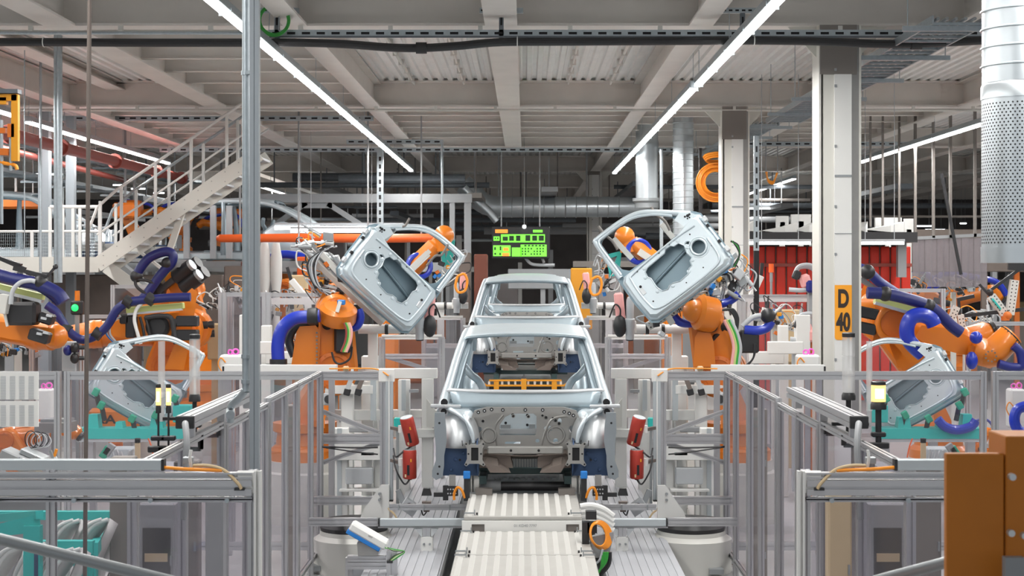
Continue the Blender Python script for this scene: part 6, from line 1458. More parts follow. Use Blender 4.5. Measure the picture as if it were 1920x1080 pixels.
q = P(1097, 522, 34); o = MB().lathe([(.07, -.25), (.07, 0), (.15, .05), (.12, .12), (.02, .14)], q, Z1, 16).build('warning_beacon', 'yellow'); tag(o, 'yellow beacon on top of the yellow machine', 'beacon')
# display board
t = thing('display_board', 'black display board with lit green and orange fields hanging over the line', 'display', P(976, 456, 36))
def cell(b, x0, y0, x1, y1, m, Y=35.86): b.use(m); b.add([P(x0, y1, Y), P(x1, y1, Y), P(x1, y0, Y), P(x0, y0, Y)], [(0, 1, 2, 3)])
b = MB(); b.box(P(977, 455, 36), (1.30, .22, .72), bev=.02); b.build('housing', 'black', t, 0)
b = MB().use('glow_green')
def g(fx0, fy0, fx1, fy1, m='glow_green', Y=35.86):   # fields measured on the board in its own 1920x1034 grid
    k = 130/1920; cell(b, 910+fx0*k, 420+fy0*k, 910+fx1*k, 420+fy1*k, m, Y)
g(275, 150, 620, 250, 'glow_orange'); g(1320, 160, 1585, 235)
g(225, 345, 395, 465); g(430, 285, 1650, 510); g(215, 590, 700, 890); g(735, 650, 1000, 900); g(975, 570, 1700, 900)
for x0, y0, x1, y1 in ((260, 375, 290, 420), (330, 375, 360, 420), (480, 350, 620, 465), (660, 330, 790, 465), (850, 320, 970, 470), (1110, 310, 1245, 470), (1300, 320, 1430, 465), (1480, 320, 1620, 465), (245, 640, 290, 720), (400, 620, 440, 730), (250, 800, 300, 850), (390, 800, 430, 860)):
    g(x0, y0, x1, y1, 'screen_green_dk', 35.857)
for i in range(8):
    for j in range(3):
        if (i+j) % 5 != 4: g(1010+82*i, 660+75*j, 1045+82*i, 705+75*j, 'screen_green_dk', 35.857)
for i in range(6): g(1080+100*i, 580, 1140+100*i, 620, 'screen_green_dk', 35.857)
g(500, 655, 640, 745, 'glow_orange', 35.855); g(470, 800, 660, 890, 'glow_orange', 35.855)
b.build('lit_fields', None, t, 0)
for px in (940, 1012): MB().bar(P(px, 430, 36), V(P(px, 430, 36).x, 36, BZ), .03, .03, Y1).build('hanger', 'grey', t, 0)
MB().tube([P(985, 483, 36.1), P(995, 494, 36.1), P(1012, 497, 36.1), P(1040, 497, 36.1)], .035, 8).build('bracket', 'grey_lt', t); MB().tube([P(1016, 483, 36.1), P(1020, 493, 36.1)], .03, 8).build('bracket', 'grey_lt', t)
o = MB().use('lamp_far').sph(P(983, 425, 35.7), .045).use('grey').cyl(P(983, 425, 35.7), V(P(983, 425, 35.7).x, 35.7, DZ), .006, n=5).build('bulb_lamp'); tag(o, 'small round white lamp right above the display board', 'lamp')
# right: red sheet wall, shelf with white panels
t = thing('red_wall', 'red ribbed sheet wall behind the two white columns', 'sheet wall', P(1550, 510, 29))
xa, xb = P(1396, 0, 29).x, P(1708, 0, 29).x; zt = P(0, 462, 29).z
b = MB(); n = 16
for i in range(n): x = xa+(xb-xa)*(i+.5)/n; b.box((x, 29, zt/2+.3), ((xb-xa)/n*.86, .06, zt-.6), bev=.015)
b.build('red_sheet', 'red_wall', t, 0)
MB().box(((xa+xb)/2, 29.04, zt/2+.3), (xb-xa, .03, zt-.62)).build('dark_backing', 'column_dark', t, 0); MB().box(((xa+xb)/2, 28.95, P(0, 497, 29).z), (xb-xa, .03, .06)).build('cross_strip', 'red_pipe', t, 0)
t = thing('dark_shelf', 'black shelf beam above the red sheet wall', 'shelf', P(1550, 447, 28.6)); MB().bar(P(1390, 446, 28.6), P(1705, 446, 28.6), 1.2, .18).build('beam', 'black', t, 0); MB().bar(P(1690, 440, 28.4), P(1690, 520, 28.4), .15, .15, Y1).build('leg', 'grey', t, 0)
for k, (x0, x1, y) in enumerate(((1428, 1490, 434), (1488, 1525, 433), (1606, 1620, 432), (1620, 1688, 432), (1380, 1412, 430))):
    a, c = P(x0, y, 28.5), P(x1, y, 28.5); t = thing('body_pressing', ['first', 'second', 'third', 'fourth', 'fifth'][k]+' white body panel lying on the black shelf, '+['left of the sign column', 'touching the sign column', 'just right of the sign column', 'largest at right', 'beside the plain column'][k], 'body panel', (a+c)/2)
    b = MB(); b.loft([[a+V(0, y_, z_) for y_, z_ in ((-.3, 0), (.3, 0), (.3, .02), (-.3, .02))], [a.lerp(c, .6)+V(0, y_, z_) for y_, z_ in ((-.4, -.04), (.4, -.04), (.4, .08), (-.4, .08))], [c+V(0, y_, z_) for y_, z_ in ((-.3, -.04), (.3, -.04), (.3, .15), (-.3, .15))]], True, True); b.build('sheet', 'white', t, 20)
for k, (x0, x1, y0, y1) in enumerate(((1455, 1478, 405, 428), (1483, 1520, 402, 428), (1640, 1690, 408, 435), (1695, 1712, 410, 450))):
    a, c = P(x0, y1, 33), P(x1, y0, 33); o = MB().box((a+c)/2, (c.x-a.x, .1, c.z-a.z)).bar((a+c)/2, V((a.x+c.x)/2, 33, 0), .1, .1, Y1).build('light_board', 'white', smooth=0); tag(o, ['small pale panel above the red wall, left', 'pale panel above the red wall next to the sign column', 'pale panel above the red wall right of the sign column', 'narrow pale panel at the right end of the red wall'][k], 'panel')
# hanging strip curtain with rods
t = thing('strip_curtain', 'hazy plastic strip curtain hanging left of the perforated duct', 'curtain', P(1780, 490, 30))
xa, xb = P(1712, 0, 30).x, P(1850, 0, 30).x; z0, z1 = P(0, 538, 30).z, P(0, 446, 30).z
for i in range(12): x = xa+(xb-xa)*(i+.5)/12; MB().box((x, 30+.02*(i % 2), (z0+z1)/2), ((xb-xa)/12*1.15, .01, z1-z0)).build('strip', 'strip', t, 0)
MB().bar(P(1708, 447, 30), P(1854, 440, 30), .05, .06).build('top_rail', 'grey', t, 0)
for px in (1716, 1750, 1782, 1828): MB().bar(P(px, 446, 30), V(P(px, 446, 30).x, 30, DZ), .05, .05, Y1).build('hanger', 'column_dark', t, 0)
MB().bar(P(1765, 325, 29.5), P(1802, 515, 29.5), .05, .05, Y1).build('diagonal_rod', 'black', t, 0)
for k, px in enumerate((1655, 1632, 1686)): tag(MB().bar(P(px, 360, 31), V(P(px, 300, 31).x, 31, DZ), .04, .04, Y1).bar(P(px, 360, 31), P(px, 425, 31), .04, .04, Y1).build('hanger_rod', 'column_dark', smooth=0), ['dark rod hanging above the right part of the red wall', 'dark rod hanging just right of the sign column', 'dark rod hanging above the end of the black shelf'][k], 'rod')
# ============================================================ cell fences farther back
def backframe(x0, x1, py, Y, lab, z0=.3, pane=True, wide=False):
    a, c = P(x0, py, Y), P(x1, py, Y)
    return fence((a.x, Y), (c.x, Y), z0, a.z, lab, posts=(0, 1), pane='plexi' if pane else None, pw=.07 if not wide else .12, rh=.06, grp='rear cell fences')
backframe(418, 500, 548, 23.5, 'rear cell fence frame between the two near posts', wide=True); backframe(432, 603, 549, 24.2, 'rear cell fence frame left of the left door robot'); backframe(212, 300, 534, 27, 'rear cell fence frame behind the raised robot motors')
backframe(1390, 1522, 552, 24, 'rear cell fence frame left of the sign column', wide=True); backframe(1600, 1768, 541, 25.5, 'rear cell fence frame right of the sign column'); backframe(1815, 1930, 603, 24, 'rear cell fence frame at the right edge')
backframe(160, 215, 590, 26, 'rear cell fence frame under the slung blue hose'); backframe(60, 150, 640, 23.5, 'rear cell fence frame at the left below the robot wrist')
for s, side in ((-1, 'left'), (1, 'right')):
    def X(px): return px if s < 0 else 1968-px
    a, c = P(X(716), 632, 20.2), P(X(828), 632, 20.2)
    t = thing('clear_box', 'clear-sided machine frame beside the line, %s of the nearest roof' % side, 'machine frame', (a+c)/2, 'clear machine frames')
    for px in (716, 828): q = P(X(px), 632, 20.2); MB().prof((q.x, 20.2, .3), q, .08, .08, up=Y1).build('post', 'alu', t, 0)
    for py in (632, 668, 700): MB().prof(P(X(716), py, 20.2), P(X(828), py, 20.2), .06, .06).build('rail', 'white', t, 0)
    MB().prof(P(X(722), 668, 20.3), P(X(820), 698, 20.3), .05, .05).build('brace', 'alu', t, 0)
    a2, c2 = P(X(720), 636, 20.15), P(X(824), 900, 20.15); MB().box(((a2.x+c2.x)/2, 20.15, (a2.z+c2.z)/2), (abs(c2.x-a2.x), .006, a2.z-c2.z)).build('pane', 'plexi', t, 0)
    MB().box((P(X(694), 0, 20).x, 20.0, .95), (.20, .2, 1.9), bev=.01).build('white_pillar', 'white', t, 0)
    MB().box(P(X(700), 685, 19.8), (.06, .05, .24)).build('cable_box', 'alu_lid', t, 0)
    MB().tube([P(X(700), 670, 19.7), P(X(694), 640, 19.7), P(X(705), 622, 19.7), P(X(740), 616, 19.6)], .010, 6).build('cable', 'black', t)
    a, c = P(X(790), 580, 26), P(X(868), 590, 26)
    t = thing('clear_box', 'clear-sided machine frame farther back, %s of the second car' % side, 'machine frame', (a+c)/2, 'clear machine frames')
    for px in (795, 868): q = P(X(px), 596, 26); MB().prof((q.x, 26, .3), q, .08, .08, up=Y1).build('post', 'alu', t, 0)
    for py in (596, 648): MB().prof(P(X(795), py, 26), P(X(868), py, 26), .07, .07).build('rail', 'white', t, 0)
    a2, c2 = P(X(797), 598, 25.9), P(X(866), 800, 25.9); MB().box(((a2.x+c2.x)/2, 25.9, (a2.z+c2.z)/2), (abs(c2.x-a2.x), .006, a2.z-c2.z)).build('pane', 'plexi', t, 0)
    # measuring beams with camera tubes and pink sensors
    for k, (xa, xb, py, Y, xt, xp, sc) in enumerate(((672, 790, 617, 18.9, 787, 806, 1.0), (800, 878, 573, 26.5, 856, 868, .95))):
        t = thing('measuring_beam', '%s white measuring beam with camera tube, %s of the line' % (['near', 'farther'][k], side), 'measuring beam', P(X(xa), py, Y), 'measuring beams')
        MB().cyl(P(X(xa), py, Y), P(X(xb), py, Y), .055*sc).build('beam', 'white', t)
        q = P(X(xt), py, Y-.12); MB().lathe([(.05, -.12), (.05, .0), (.06, .02), (.06, .12), (.045, .13), (.045, .34), (.03, .38)], q, V(0, -.12, 1), 18).build('camera_tube', 'grey_lt', t); MB().lathe([(.045, -.135), (.045, -.12)], q, V(0, -.12, 1), 16).build('lens', 'black', t)
        MB().box(q+V(0, .1, .02), (.16, .10, .15), bev=.01).build('clamp', 'white', t, 0)
        MB().bar(P(X(xa+26), py, Y)+Y1*.09, V(P(X(xa+26), py, Y).x, Y+.09, .0), .11, .11, Y1).build('pillar', 'white', t, 0)
        b = MB()
        for f in (.45, .7): q2 = P(X(xa), py, Y).lerp(P(X(xb), py, Y), f); b.cyl(q2-V(.02, 0, 0), q2+V(.02, 0, 0), .065)
        b.each('strap', 'black', t)
        q = P(X(xp), py-30 if k == 0 else py-35, Y-.1); t2 = thing('pink_sensor', '%s pink sensor with black foot beside the camera tube, %s of the line' % (['near', 'farther'][k], side), 'sensor', q, 'pink sensors')
        MB().box(q+V(0, 0, .06), (.11, .10, .36), Matrix.Rotation(-.1*s, 3, 'Y'), bev=.02).build('body', 'pink', t2); MB().sph(q+V(0, -.03, -.15), .09, (.9, .7, 1.5)).build('foot', 'black', t2)
        MB().tube([q+V(0, -.05, -.05), q+V(0, -.08, .05), q+V(-s*.06, -.06, .10), q+V(-s*.12, 0, -.05)], .010, 6).build('cable', 'black', t2); MB().bar(q+V(0, .05, .0), P(X(xt), py, Y), .04, .04).build('arm', 'steel_grey', t2, 0)
    # forearm reaching through the window of the held door
    if s < 0: pts = ((772, 505), (828, 446)); tool = ((845, 500), (866, 540))
    else: pts = ((1212, 478), (1176, 448)); tool = ((1130, 520), (1118, 545))
    Y = 24; A, B = P(*pts[0], Y), P(*pts[1], Y); d = (B-A).normalized()
    t = thing('industrial_robot', 'raised orange robot forearm seen through the window of the %s held door' % side, 'robot', A, 'orange robots')
    b = MB(); b.lathe([(.16, -.5), (.14, .0), (.12, (B-A).length*.75), (.09, (B-A).length*.8), (.09, (B-A).length)], A, d, 20); b.build('forearm', 'orange', t); b = MB(); b.sph(B+d*.05, .155); b.lathe([(.13, 0), (.12, .2)], B, V(.1, 0, -1), 18); b.build('wrist', 'orange', t, 40)
    b = MB(); b.bar(A+V(-s*-.10, -.2, -.1), A.lerp(B, .8)+V(-s*-.10, -.2, -.14), .10, .08, Y1); b.build('perforated_arm', 'offwhite', t, 0)
    b = MB().ring(A+V(.12*-s, -.1, .05), V(.2, -1, .2), .17, .04, 26, 8); b.build('hose', 'blue_hose', t)
    A0 = A-d*.5; b = MB(); b.bar(A0, V(A0.x, A0.y+.1, .4), .3, .34, Y1, bev=.05); b.build('link_arm', 'orange', t); b = MB(); b.lathe([(.4, 0), (.4, .45)], (A0.x, A0.y+.1, 0), Z1, 24); b.build('base', 'offwhite', t)
    q = P(*((836, 470) if s < 0 else (1148, 490)), 24.3); b = MB(); b.prism([(0, 0), (.24, .06), (.20, -.30), (.06, -.34)], q+V(-.1, 0, .1), X1, Z1, .08, [[(.07, -.05), (.17, -.02), (.10, -.22)]]); b.build('teal_bracket', 'teal', t, 0)
    g = gripper('tool_holder', 'small dark tool head with orange loop, %s of the second car' % side, P(*tool[0], 24), V(.5*s, 0, -.8), V(.8, 0, .5*s), (.5, .12), 21+s, n=9, plates=False)
    MB().tube([P(tool[1][0]+x, tool[1][1]+y, 23.8) for x, y in ((-8, -22), (4, -26), (10, -14), (6, 4), (-6, 8), (-12, -4), (-8, -22))], .02, 8).build('loop', 'orange_cable', g)
# ============================================================ door racks, tables and boxes in the front cells
for s, side in ((-1, 'left'), (1, 'right')):
    def X(px): return px if s < 0 else 1989-px
    Y = 20.5
    t = thing('door_rack', 'teal steel rack holding the resting door at %s' % side, 'rack', P(X(240), 812, Y))
    MB().bar(P(X(150), 811, Y), P(X(350), 811, Y), .3, .13).build('beam', 'teal', t, 0)
    MB().bar(P(X(150), 823, Y), P(X(350), 823, Y), .28, .05).build('under_beam', 'grey_lt', t, 0)
    for px, y0, w in ((178, 776, .11), (226, 790, .08), (296, 782, .13)):
        q0, q1 = P(X(px), 806, Y), P(X(px), y0, Y); b = MB(); b.loft([[q0+V(x*w, y_, 0) for x, y_ in ((-.7, -.1), (.7, -.1), (.7, .1), (-.7, .1))], [q1+V(x*w, y_, 0) for x, y_ in ((-.5, -.08), (.5, -.08), (.5, .08), (-.5, .08))]], True, True); b.build('upright', 'teal', t, 0)
    MB().box(P(X(343), 775, Y), (.22, .2, .22), bev=.01).build('upright', 'teal', t, 0)
    for px, py in ((180, 735), (190, 760), (248, 785), (328, 747), (292, 778)):
        q = P(X(px), py, Y-.1); MB().box(q, (.08, .07, .10), Matrix.Rotation(.5*(-s), 3, 'Y'), bev=.01).build('pad', 'teal_pad', t, 0)
        MB().bar(q-Z1*.03+V(-s*.0, .03, 0), q+V(s*-.03, .05, -.2), .05, .05).build('pad_holder', 'black', t, 0)
    for px in (170, 240, 330): q = P(X(px), 825, Y); MB().box((q.x, Y, q.z/2), (.10, .12, q.z)).build('leg', 'alu', t, 0)
    # clamps on posts in front
    t = thing('clamp_table', 'grey clamp table with small clamps below the teal rack at %s' % side, 'table', P(X(220), 870, 17.8))
    MB().box(P(X(225), 872, 18)+V(0, 0, -.02), (1.5, .6, .05)).build('top', 'grey_lt', t, 0)
    for px, py, m in ((205, 843, 'grey'), (198, 848, 'teal_pad')): q = P(X(px), py, 17.6); MB().box(q, (.08, .06, .14), Matrix.Rotation(.6*(-s), 3, 'Y'), bev=.006).build('clamp', m, t, 0)
    b = MB()
    rnd = random.Random(3)
    for k in range(9): q = P(X(215+k*4), 862, 17.6); b.cyl(q, q+V(rnd.uniform(-.05, .05), 0, .08+.04*rnd.random()), .012, n=8)
    b.each('clamp_pin', 'bright', t)
    for px, py, m in ((258, 843, 'tan'), (258, 826, 'black')): q = P(X(px), py, 17.5); MB().box(q, (.05, .05, .22 if m == 'tan' else .05)).build('post', m, t, 0)
    MB().box(P(X(230), 852, 18.3), (.32, .3, .16), bev=.01).build('clear_bin', 'alu_lid', t, 0)
    for px in (175, 280): q = P(X(px), 876, 18); MB().box((q.x, 18, q.z/2), (.07, .07, q.z)).build('leg', 'alu', t, 0)
    MB().tube([P(X(278), 822, 17.4), P(X(284), 838, 17.4), P(X(288), 858, 17.4)], .008, 6).build('cable', 'red_rail', t)
    # white control boxes with magenta ribbons and red labels
    for k, (px, py, Y, w, h) in enumerate(((435, 682, 17.4, .24, .20), (85, 765, 17.2, .16, .42))):
        q = P(X(px) if k else (435 if s < 0 else 1514), py, Y); t = thing('control_box', ['white control box with magenta ribbon and red label at %s' % side, 'tall white box with magenta ribbon at %s beside the resting door' % side][k], 'box', q, 'white control boxes')
        MB().box(q, (w, .2, h), bev=.02).build('case', 'white', t); MB().box(q+V(-.02, -.105, -h*.32), (.07, .006, .045)).build('label', 'red_rail', t, 0)
        MB().ring(q+V(.04, 0, h/2+.03), V(.3, -1, .2), .03, .010, 16, 6).ring(q+V(-.02, 0, h/2+.025), V(-.4, -1, .1), .025, .009, 16, 6).each('ribbon', 'magenta', t)
        MB().tube([q+V(-.09, -.1, -.08), q+V(-.13, -.11, 0), q+V(-.10, -.11, .07), q+V(-.05, -.105, .02)], .007, 6).build('cable', 'orange_cable', t)
        MB().box((q.x, Y+.02, (q.z-h/2)/2), (.06, .06, q.z-h/2)).build('foot', 'alu', t, 0)
    # long white cable duct above the cross fence towards the line
    xa, xb = (420, 632) if s < 0 else (1334, 1545)
    t = thing('cable_duct', 'white cable duct lying on the cross fence at %s of the door robot' % side, 'cable duct', P(xa, 695, 16.5))
    MB().bar(P(xa, 691, 16.6), P(xb, 691, 16.6), .12, .075).build('duct', 'white', t, 0); MB().bar(P(xa, 704, 16.7), P(xb, 704, 16.7), .10, .05).build('under_duct', 'alu', t, 0)
    MB().box(P(xa if s < 0 else xb, 692, 16.58), (.02, .09, .06)).build('end_cap', 'black', t, 0)
    for px in (xa+10, xb-10): q = P(px, 708, 16.7); MB().box((q.x, 16.7, q.z/2), (.06, .06, q.z)).build('post', 'alu', t, 0)
    # white stand pillars behind
    for k, (px, py0, Y, w) in enumerate(((464, 590, 20.5, .18), (500, 610, 21, .12))):
        q = P(px if s < 0 else 1968-px, py0, Y); t = thing('white_pillar', ['thick', 'thin'][k]+' white pillar with side arm in the %s cell' % side, 'pillar', q)
        MB().box((q.x, Y, q.z/2), (w, .18, q.z), bev=.008).build('pillar', 'white', t, 0); MB().box((q.x-s*w*.6, Y-.02, q.z/2-.1), (.05, .08, q.z*.8)).build('cable_strip', 'alu_lid', t, 0)
        MB().bar(V(q.x, Y-.05, q.z-.42), V(q.x-s*-.0+(.45 if s < 0 else -.45), Y-.05, q.z-.42), .12, .16, bev=.01).build('side_arm', 'white', t, 0)
    q = P(430 if s < 0 else 1425, 540, 24.6)
    t = thing('white_tool_mount', 'slanted white tool arm rising behind the %s rear fence' % side, 'tool arm', q)
    a, c = (P(578, 565, 25), P(546, 525, 25)) if s < 0 else (P(1407, 560, 25), P(1427, 517, 25))
    MB().bar(a, c, .10, .08, Y1, bev=.01).build('arm', 'white', t, 0); MB().bar(c, c+V(.02 if s > 0 else -.06, 0, .2), .05, .05, Y1).build('hook', 'black', t, 0); MB().bar(a, V(a.x, 25.05, .0), .1, .1, Y1).build('stand', 'white', t, 0); MB().bar(a-X1*.6, a+X1*.9, .10, .10).build('cross_arm', 'white', t, 0)
# tools peeking out beside the sign column
for k, (px, py, Y, lab) in enumerate(((1507, 520, 21, 'grey-banded tool head peeking out left of the sign column, upper one'), (1510, 612, 20.5, 'grey-banded tool head behind the clear sheet left of the sign column, lower one'))):
    q = P(px, py, Y); t = thing('tool_holder', lab, 'tool head', q)
    MB().tube([q+V(-.12, 0, .02), q+V(-.07, -.02, .13), q+V(.06, 0, .15), q+V(.16, 0, .10)], .055, 10, ry=.03).build('grey_band', 'grey_lt', t); MB().box(q+V(-.10, -.03, .03), (.10, .10, .12), Matrix.Rotation(.4, 3, 'Y'), bev=.02).build('black_block', 'black', t)
    MB().box(q+V(.02, 0, -.05), (.14, .12, .18), Matrix.Rotation(-.3, 3, 'Y'), bev=.03).build('pink_block', 'pink', t); MB().box(q+V(.12, 0, -.12), (.20, .2, .16), bev=.03).build('body', 'blue_hose_dk' if k == 0 else 'pink', t); MB().tube([q+V(-.2, -.03, -.16), q+V(-.05, -.05, -.17), q+V(.08, 0, -.16)], .03, 8).build('hose', 'grey_lt', t)
    MB().box((q.x+.15, Y+.05, (q.z-.15)/2), (.16, .12, q.z-.15)).build('stand', 'orange_dk' if k else 'grey', t, 0)
q = P(1446, 505, 25.5); t = thing('warning_beacon', 'small orange beacon in front of the red sheet wall', 'beacon', q); MB().cyl(q-Z1*.05, q+Z1*.09, .04).build('lens', 'red_rail', t); MB().cyl(q-Z1*.2, q-Z1*.05, .025).build('stem', 'steel_grey', t); MB().cyl(V(q.x, q.y, 0), q-Z1*.2, .02).build('pole', 'steel_grey', t)
q = P(145, 577, 22.6); t = thing('status_light', 'black box with lit green lamp left of the slung blue hose', 'status light', q); MB().box(q, (.17, .1, .20), bev=.02).build('box', 'black', t); MB().sph(q+V(-.02, -.05, .0), .05).build('lamp', 'led_green', t); MB().cyl(q+V(0, 0, .1), q+V(0, 0, .24), .035).build('orange_lens', 'orange', t); MB().bar(q, V(q.x, q.y+.04, 0), .05, .05, Y1).build('post', 'steel_grey', t, 0)
q = P(130, 668, 22.4); t = thing('small_screen', 'pale blue lit screen below the left robot wrist', 'screen', q); MB().box(q, (.20, .05, .42), bev=.01).build('frame', 'grey_lt', t); MB().box(q+V(0, -.028, .02), (.16, .006, .34)).build('screen', 'alu_lid', t, 0); MB().bar(q, V(q.x, q.y+.03, 0), .05, .05, Y1).build('stand', 'alu', t, 0)
b = [(127, 657), (140, 652), (140, 672)]
for k, (px, py) in enumerate(b): q = P(px, py, 22.2); tag(MB().sph(q, .075, (.8, 1, 1)).cyl(q, q+V(.12, .1, 0), .03).build('suction_cup', 'blue_hose_dk' if k == 0 else 'black'), ['dark blue round cup under the left robot wrist', 'upper black cup right of the dark blue one', 'lower black cup right of the dark blue one'][k], 'suction cup')
# ============================================================ left front cell: mesh plates, grey machine
t = thing('mesh_sheet', 'upper white perforated sheet with grey columns of slots at the left edge', 'sheet', P(30, 725, 13)); Y = 13.0
for k, (y0, y1) in enumerate(((697, 749), (752, 800))):
    if k: t = thing('mesh_sheet', 'lower white perforated sheet with grey columns of slots at the left edge', 'sheet', P(30, 775, 13))
    a, c = P(-40, y1, Y), P(72, y0, Y); b = MB(); b.use('white').box((a+c)/2, (c.x-a.x, .02, c.z-a.z))
    b.use('grey_lt')
    for i in range(-2, 4):
        for j in range(int((y1-y0)/2.6)-3):
            q = P(6+i*17.5, y0+9+j*2.6, Y-.012); b.add([q+V(-.022, 0, -.003), q+V(.022, 0, -.003), q+V(.022, 0, .003), q+V(-.022, 0, .003)], [(0, 1, 2, 3)])
    b.build('sheet', None, t, 0); MB().bar(P(-20, 800, 13.04), V(P(-20, 800, 13).x, 13.04, 0), .05, .05, Y1).build('post', 'alu', t, 0)
q = P(40, 866, 12.0)
t = thing('grey_drive_unit', 'tilted grey box with red diamond mark and cable loops at lower left', 'drive unit', q); rm = Matrix.Rotation(.42, 3, 'Y')
MB().box(q, (.30, .2, .105), rm, bev=.01).build('case', 'grey', t, 0); MB().box(q+rm @ V(.06, .05, .075), (.20, .15, .05), rm, bev=.01).build('lid', 'steel_grey', t, 0)
MB().box(q+rm @ V(.075, -.103, .01), (.035, .004, .035), rm @ Matrix.Rotation(.6, 3, 'Y')).build('red_mark', 'red_rail', t, 0)
for k in range(6): MB().ring(P(58+k*5, 824+(k % 2)*3, 12.1+.01*k), V(.2*(k-3), -1, .1*k), .065-.003*k, .004, 24, 5).build('cable_loop', ['black', 'grey_lt'][k % 2], t)
rnd = random.Random(9)
for k in range(16):
    p = P(rnd.uniform(-5, 118), rnd.uniform(862, 882), rnd.uniform(11.7, 12.3)); MB().bar(p, p+V(rnd.uniform(-.06, .06), 0, rnd.uniform(.03, .10)), .018, .018).build('connector', rnd.choice(['black', 'white', 'blue_hose', 'red_rail', 'orange_cable', 'steel_grey', 'white']), t, 0)
MB().box(P(40, 898, 12.0), (.65, .4, .05)).build('tray', 'tan', t, 0); MB().box((P(40, 898, 12).x, 12.1, P(0, 905, 12).z/2), (.4, .3, P(0, 905, 12).z)).build('stand', 'grey', t, 0)
q = P(105, 800, 16.6); t = thing('grey_shelf', 'grey steel bracket shelf beside the double fence post at left', 'shelf', q); MB().box(q, (.36, .3, .10)).build('shelf', 'bare', t, 0); MB().box(q+V(0, .05, .06), (.30, .2, .04)).build('lip', 'steel_grey', t, 0); MB().bar(q, V(q.x, 16.65, 0), .08, .08, Y1).build('post', 'bare', t, 0)
# teal stillages with stacked door panels at lower left
t = thing('teal_stillage', 'teal steel stillage at lower left with angled front corner', 'stillage', P(60, 1020, 9.6)); Y = 9.6
MB().bar(P(-60, 966, 10.6), P(212, 966, 10.6), .06, .055).build('rear_beam', 'teal', t, 0)
b = MB(); b.loft([[P(x, y, Y+o) for x, y in ((-20, 986), (74, 964), (76, 985), (52, 1000), (-20, 1008))] for o in (0, .05)], True, True); b.build('corner_plate', 'teal', t, 0)
MB().bar(P(-40, 974, 10.2), P(74, 965, Y), .05, .05).build('side_beam', 'teal', t, 0); MB().bar(P(62, 985, Y), V(P(62, 985, Y).x, Y, 0), .10, .06, Y1).build('corner_post', 'teal', t, 0); MB().box((P(71, 0, Y).x, Y-.035, .95), (.022, .01, .8)).build('blue_strip', 'navy', t, 0)
t = thing('teal_stillage', 'second teal stillage right of the angled one, behind the near fence', 'stillage', P(140, 1030, 10.0)); Y = 10.0
MB().bar(P(74, 1026, Y), P(176, 1026, Y), .06, .085).build('front_beam', 'teal', t, 0); MB().bar(P(176, 1030, Y), P(190, 1008, 10.9), .05, .08).build('side_beam', 'teal', t, 0); MB().bar(P(168, 1030, Y+.03), V(P(168, 1030, Y).x, Y+.03, 0), .09, .06, Y1).build('corner_post', 'teal', t, 0)
b = MB(); b.prism([(0, 0), (.16, 0), (.16, -.2)], P(128, 1045, Y), X1, Z1, .03); b.build('gusset', 'teal', t, 0)
text(None, 'VL', .07, P(148, 1068, 9.94), FACE @ Matrix.Rotation(pi/2, 3, 'Z'), 'navy', parent=t, ext=.001)
for k, (px, py, Y) in enumerate(((96, 1005, 10.25), (150, 1003, 10.35), (42, 1050, 9.9), (95, 1060, 9.8), (-12, 1055, 10.0), (182, 1030, 10.6))):
    q = P(px, py, Y); t = thing('door_skin', ORD[k]+' white curved door panel stacked in the teal stillages, '+['upper row left', 'upper row right', 'lower row second', 'lower row third', 'cut by the left edge', 'beside the fence posts'][k], 'door panel', q, 'panels in the teal stillages')
    for dx in (0, .042):
        b = MB(); pts = [q+V(-.10+dx, 0, -.45), q+V(-.075+dx, 0, -.22), q+V(-.03+dx, 0, -.05), q+V(.05+dx, 0, .06), q+V(.14+dx, 0, .10)]
        b.tube(pts, .014, 8, sub=5); b.build('curved_edge', 'white', t, 60)
    b = MB(); b.loft([[p+V(0, .03, 0) for p in pts], [p+V(.03, .12, -.05) for p in pts]]); o = b.build('sheet', 'white', t, 60, solid=.01)
# ============================================================ right front cell
t = thing('blue_hose_loop', 'loop of blue hose at the right edge above the amber post', 'hose', P(1915, 785, 15)); MB().tube([P(x, y, 15) for x, y in ((1930, 760), (1908, 768), (1902, 790), (1912, 808), (1935, 812))], .05, 12).build('hose', 'blue_hose', t)
t = thing('blue_hose_loop', 'blue hose sagging under the right teal rack', 'hose', P(1790, 795, 20.3)); MB().tube([P(x, y, 20.3) for x, y in ((1758, 786), (1772, 800), (1795, 806), (1820, 800), (1830, 788))], .06, 12).build('hose', 'blue_hose', t)
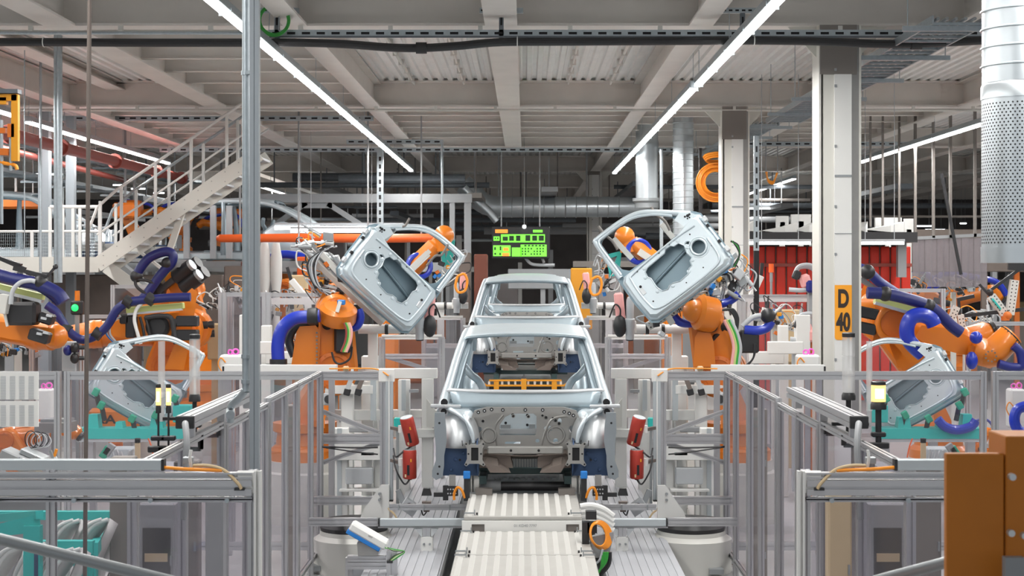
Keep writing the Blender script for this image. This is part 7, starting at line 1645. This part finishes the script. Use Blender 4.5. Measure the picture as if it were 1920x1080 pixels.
# cabinets, plus dark panels added to darken the view through the near fences
for k, (px, Y, w, h, m, lab) in enumerate(((298, 9.9, .22, 1.55, 'grey', 'narrow grey cabinet with glass front and red lamp behind the near left fence'), (232, 10.6, .16, 1.75, 'column_dark', 'added dark upright panel behind the near left fence, left of the grey cabinet'), (352, 10.4, .16, 1.75, 'column_dark', 'added dark upright panel behind the near left fence, right of the grey cabinet'), (405, 9.0, .10, 1.7, 'grey', 'slim grey panel behind the corner of the near left fence'),
        (1660, 9.9, .22, 1.55, 'grey', 'narrow grey cabinet with glass front behind the near right fence'), (1572, 9.6, .14, 1.75, 'tan', 'tan upright board behind the near right fence'), (1735, 10.4, .18, 1.75, 'column_dark', 'added dark upright panel behind the near right fence, beside the amber post'), (1618, 10.8, .14, 1.8, 'column_dark', 'added dark upright panel behind the near right fence, next to the tan board'),
        (545, 15.2, .12, 1.7, 'column_dark', 'added dark upright panel seen through the left longitudinal fence'), (1425, 14.8, .12, 1.7, 'column_dark', 'added dark upright panel seen through the right longitudinal fence'))):
    x = P(px, 0, Y).x; t = thing('fence_backing', lab, 'cabinet', (x, Y, 0), 'cabinets behind the near fences')
    MB().box((x, Y, h/2), (w, .12, h), bev=.01).build('case', m, t, 0)
    if w > .2:
        MB().box((x, Y-.065, .95), (w-.05, .01, .9)).build('glass_front', 'hole', t, 0)
        for zz, mm in ((1.22, 'tan'), (1.08, 'alu_lid'), (.92, 'navy')): MB().box((x, Y-.075, zz), (w-.08, .012, .05)).build('shelf_content', mm, t, 0)
        MB().sph((x+.0, Y-.075, .86), .012).build('red_lamp', 'glow_red', t)
    for zz in (.35, 1.2): MB().box((x+w/2-.02, Y-.066, zz), (.012, .02, .06)).build('hinge', 'steel_grey', t, 0)
# ============================================================ far background: machine rows and pipework
rnd = random.Random(42)
mats = ['grey', 'grey_lt', 'white', 'grey', 'steel_grey', 'grey_lt', 'brown', 'offwhite', 'column_dark']
for k in range(70):
    Y = rnd.uniform(38, 64); px = rnd.uniform(-20, 1940); w = rnd.uniform(.1, .35); h = rnd.uniform(2.6, 4.2)
    if 900 < px < 1080 and Y < 44: continue
    x = P(px, 0, Y).x
    tag(MB().box((x, Y, h/2), (w, .2, h)).build('machine_post', rnd.choice(mats), smooth=0), 'upright post among the distant robot cells', 'post', 'distant machine posts')
for k in range(46):
    Y = rnd.uniform(37, 62); px = rnd.uniform(-20, 1940); w = rnd.uniform(1.0, 3.6); z = rnd.uniform(2.3, 3.3)
    if 880 < px < 1100: continue
    x = P(px, 0, Y).x
    tag(MB().box((x, Y, z), (w, .15, rnd.uniform(.08, .22))).box((x, Y+.1, z/2), (.12, .1, z)).build('machine_beam', rnd.choice(mats+['white', 'orange_dk']), smooth=0), 'cross beam among the distant robot cells', 'beam', 'distant machine beams')
for k in range(30):
    Y = rnd.uniform(36, 60); px = rnd.uniform(-20, 1940); s_ = rnd.uniform(.5, 1.4); h = rnd.uniform(.8, 2.4)
    if 880 < px < 1100: continue
    x = P(px, 0, Y).x
    tag(MB().box((x, Y, h/2), (s_, .6, h), bev=.05).build('machine_cabinet', rnd.choice(['grey_lt', 'white', 'grey', 'orange_dk', 'tan', 'brown', 'white']), smooth=0), 'machine cabinet among the distant robot cells', 'cabinet', 'distant machine cabinets')
for k in range(34):
    Y = rnd.uniform(38, 66); z = rnd.uniform(3.9, 5.4); x0 = rnd.uniform(-14, 10); L = rnd.uniform(3, 9); r = rnd.uniform(.03, .13)
    b = MB(); b.cyl((x0, Y, z), (x0+L, Y, z), r, n=12); b.bar((x0+L*.2, Y, z), (x0+L*.2, Y, DZ-.01), .03, .03, Y1); b.bar((x0+L*.8, Y, z), (x0+L*.8, Y, DZ-.01), .03, .03, Y1)
    tag(b.build('overhead_pipe', rnd.choice(['galv_dark', 'grey', 'duct', 'galv_dark', 'column_dark'])), 'pipe hanging under the dark far roof', 'pipe', 'distant overhead pipes')
for k in range(12):
    x = -12+2.1*k+.3*(k % 2); z = 4.5+.22*(k*5 % 4); Y0 = 38+1.5*(k % 5); w = .25+.08*(k % 4)
    b = MB(); b.box((x, Y0+6, z), (w, 12, .12)); b.bar((x, Y0+1, z), (x, Y0+1, BZ+.1), .03, .03, Y1); b.bar((x, Y0+11, z), (x, Y0+11, BZ+.1), .03, .03, Y1)
    tag(b.build('overhead_tray', ['grey', 'galv_dark', 'column_dark'][k % 3], smooth=0), 'cable tray hanging under the dark far roof', 'cable tray', 'distant overhead trays')
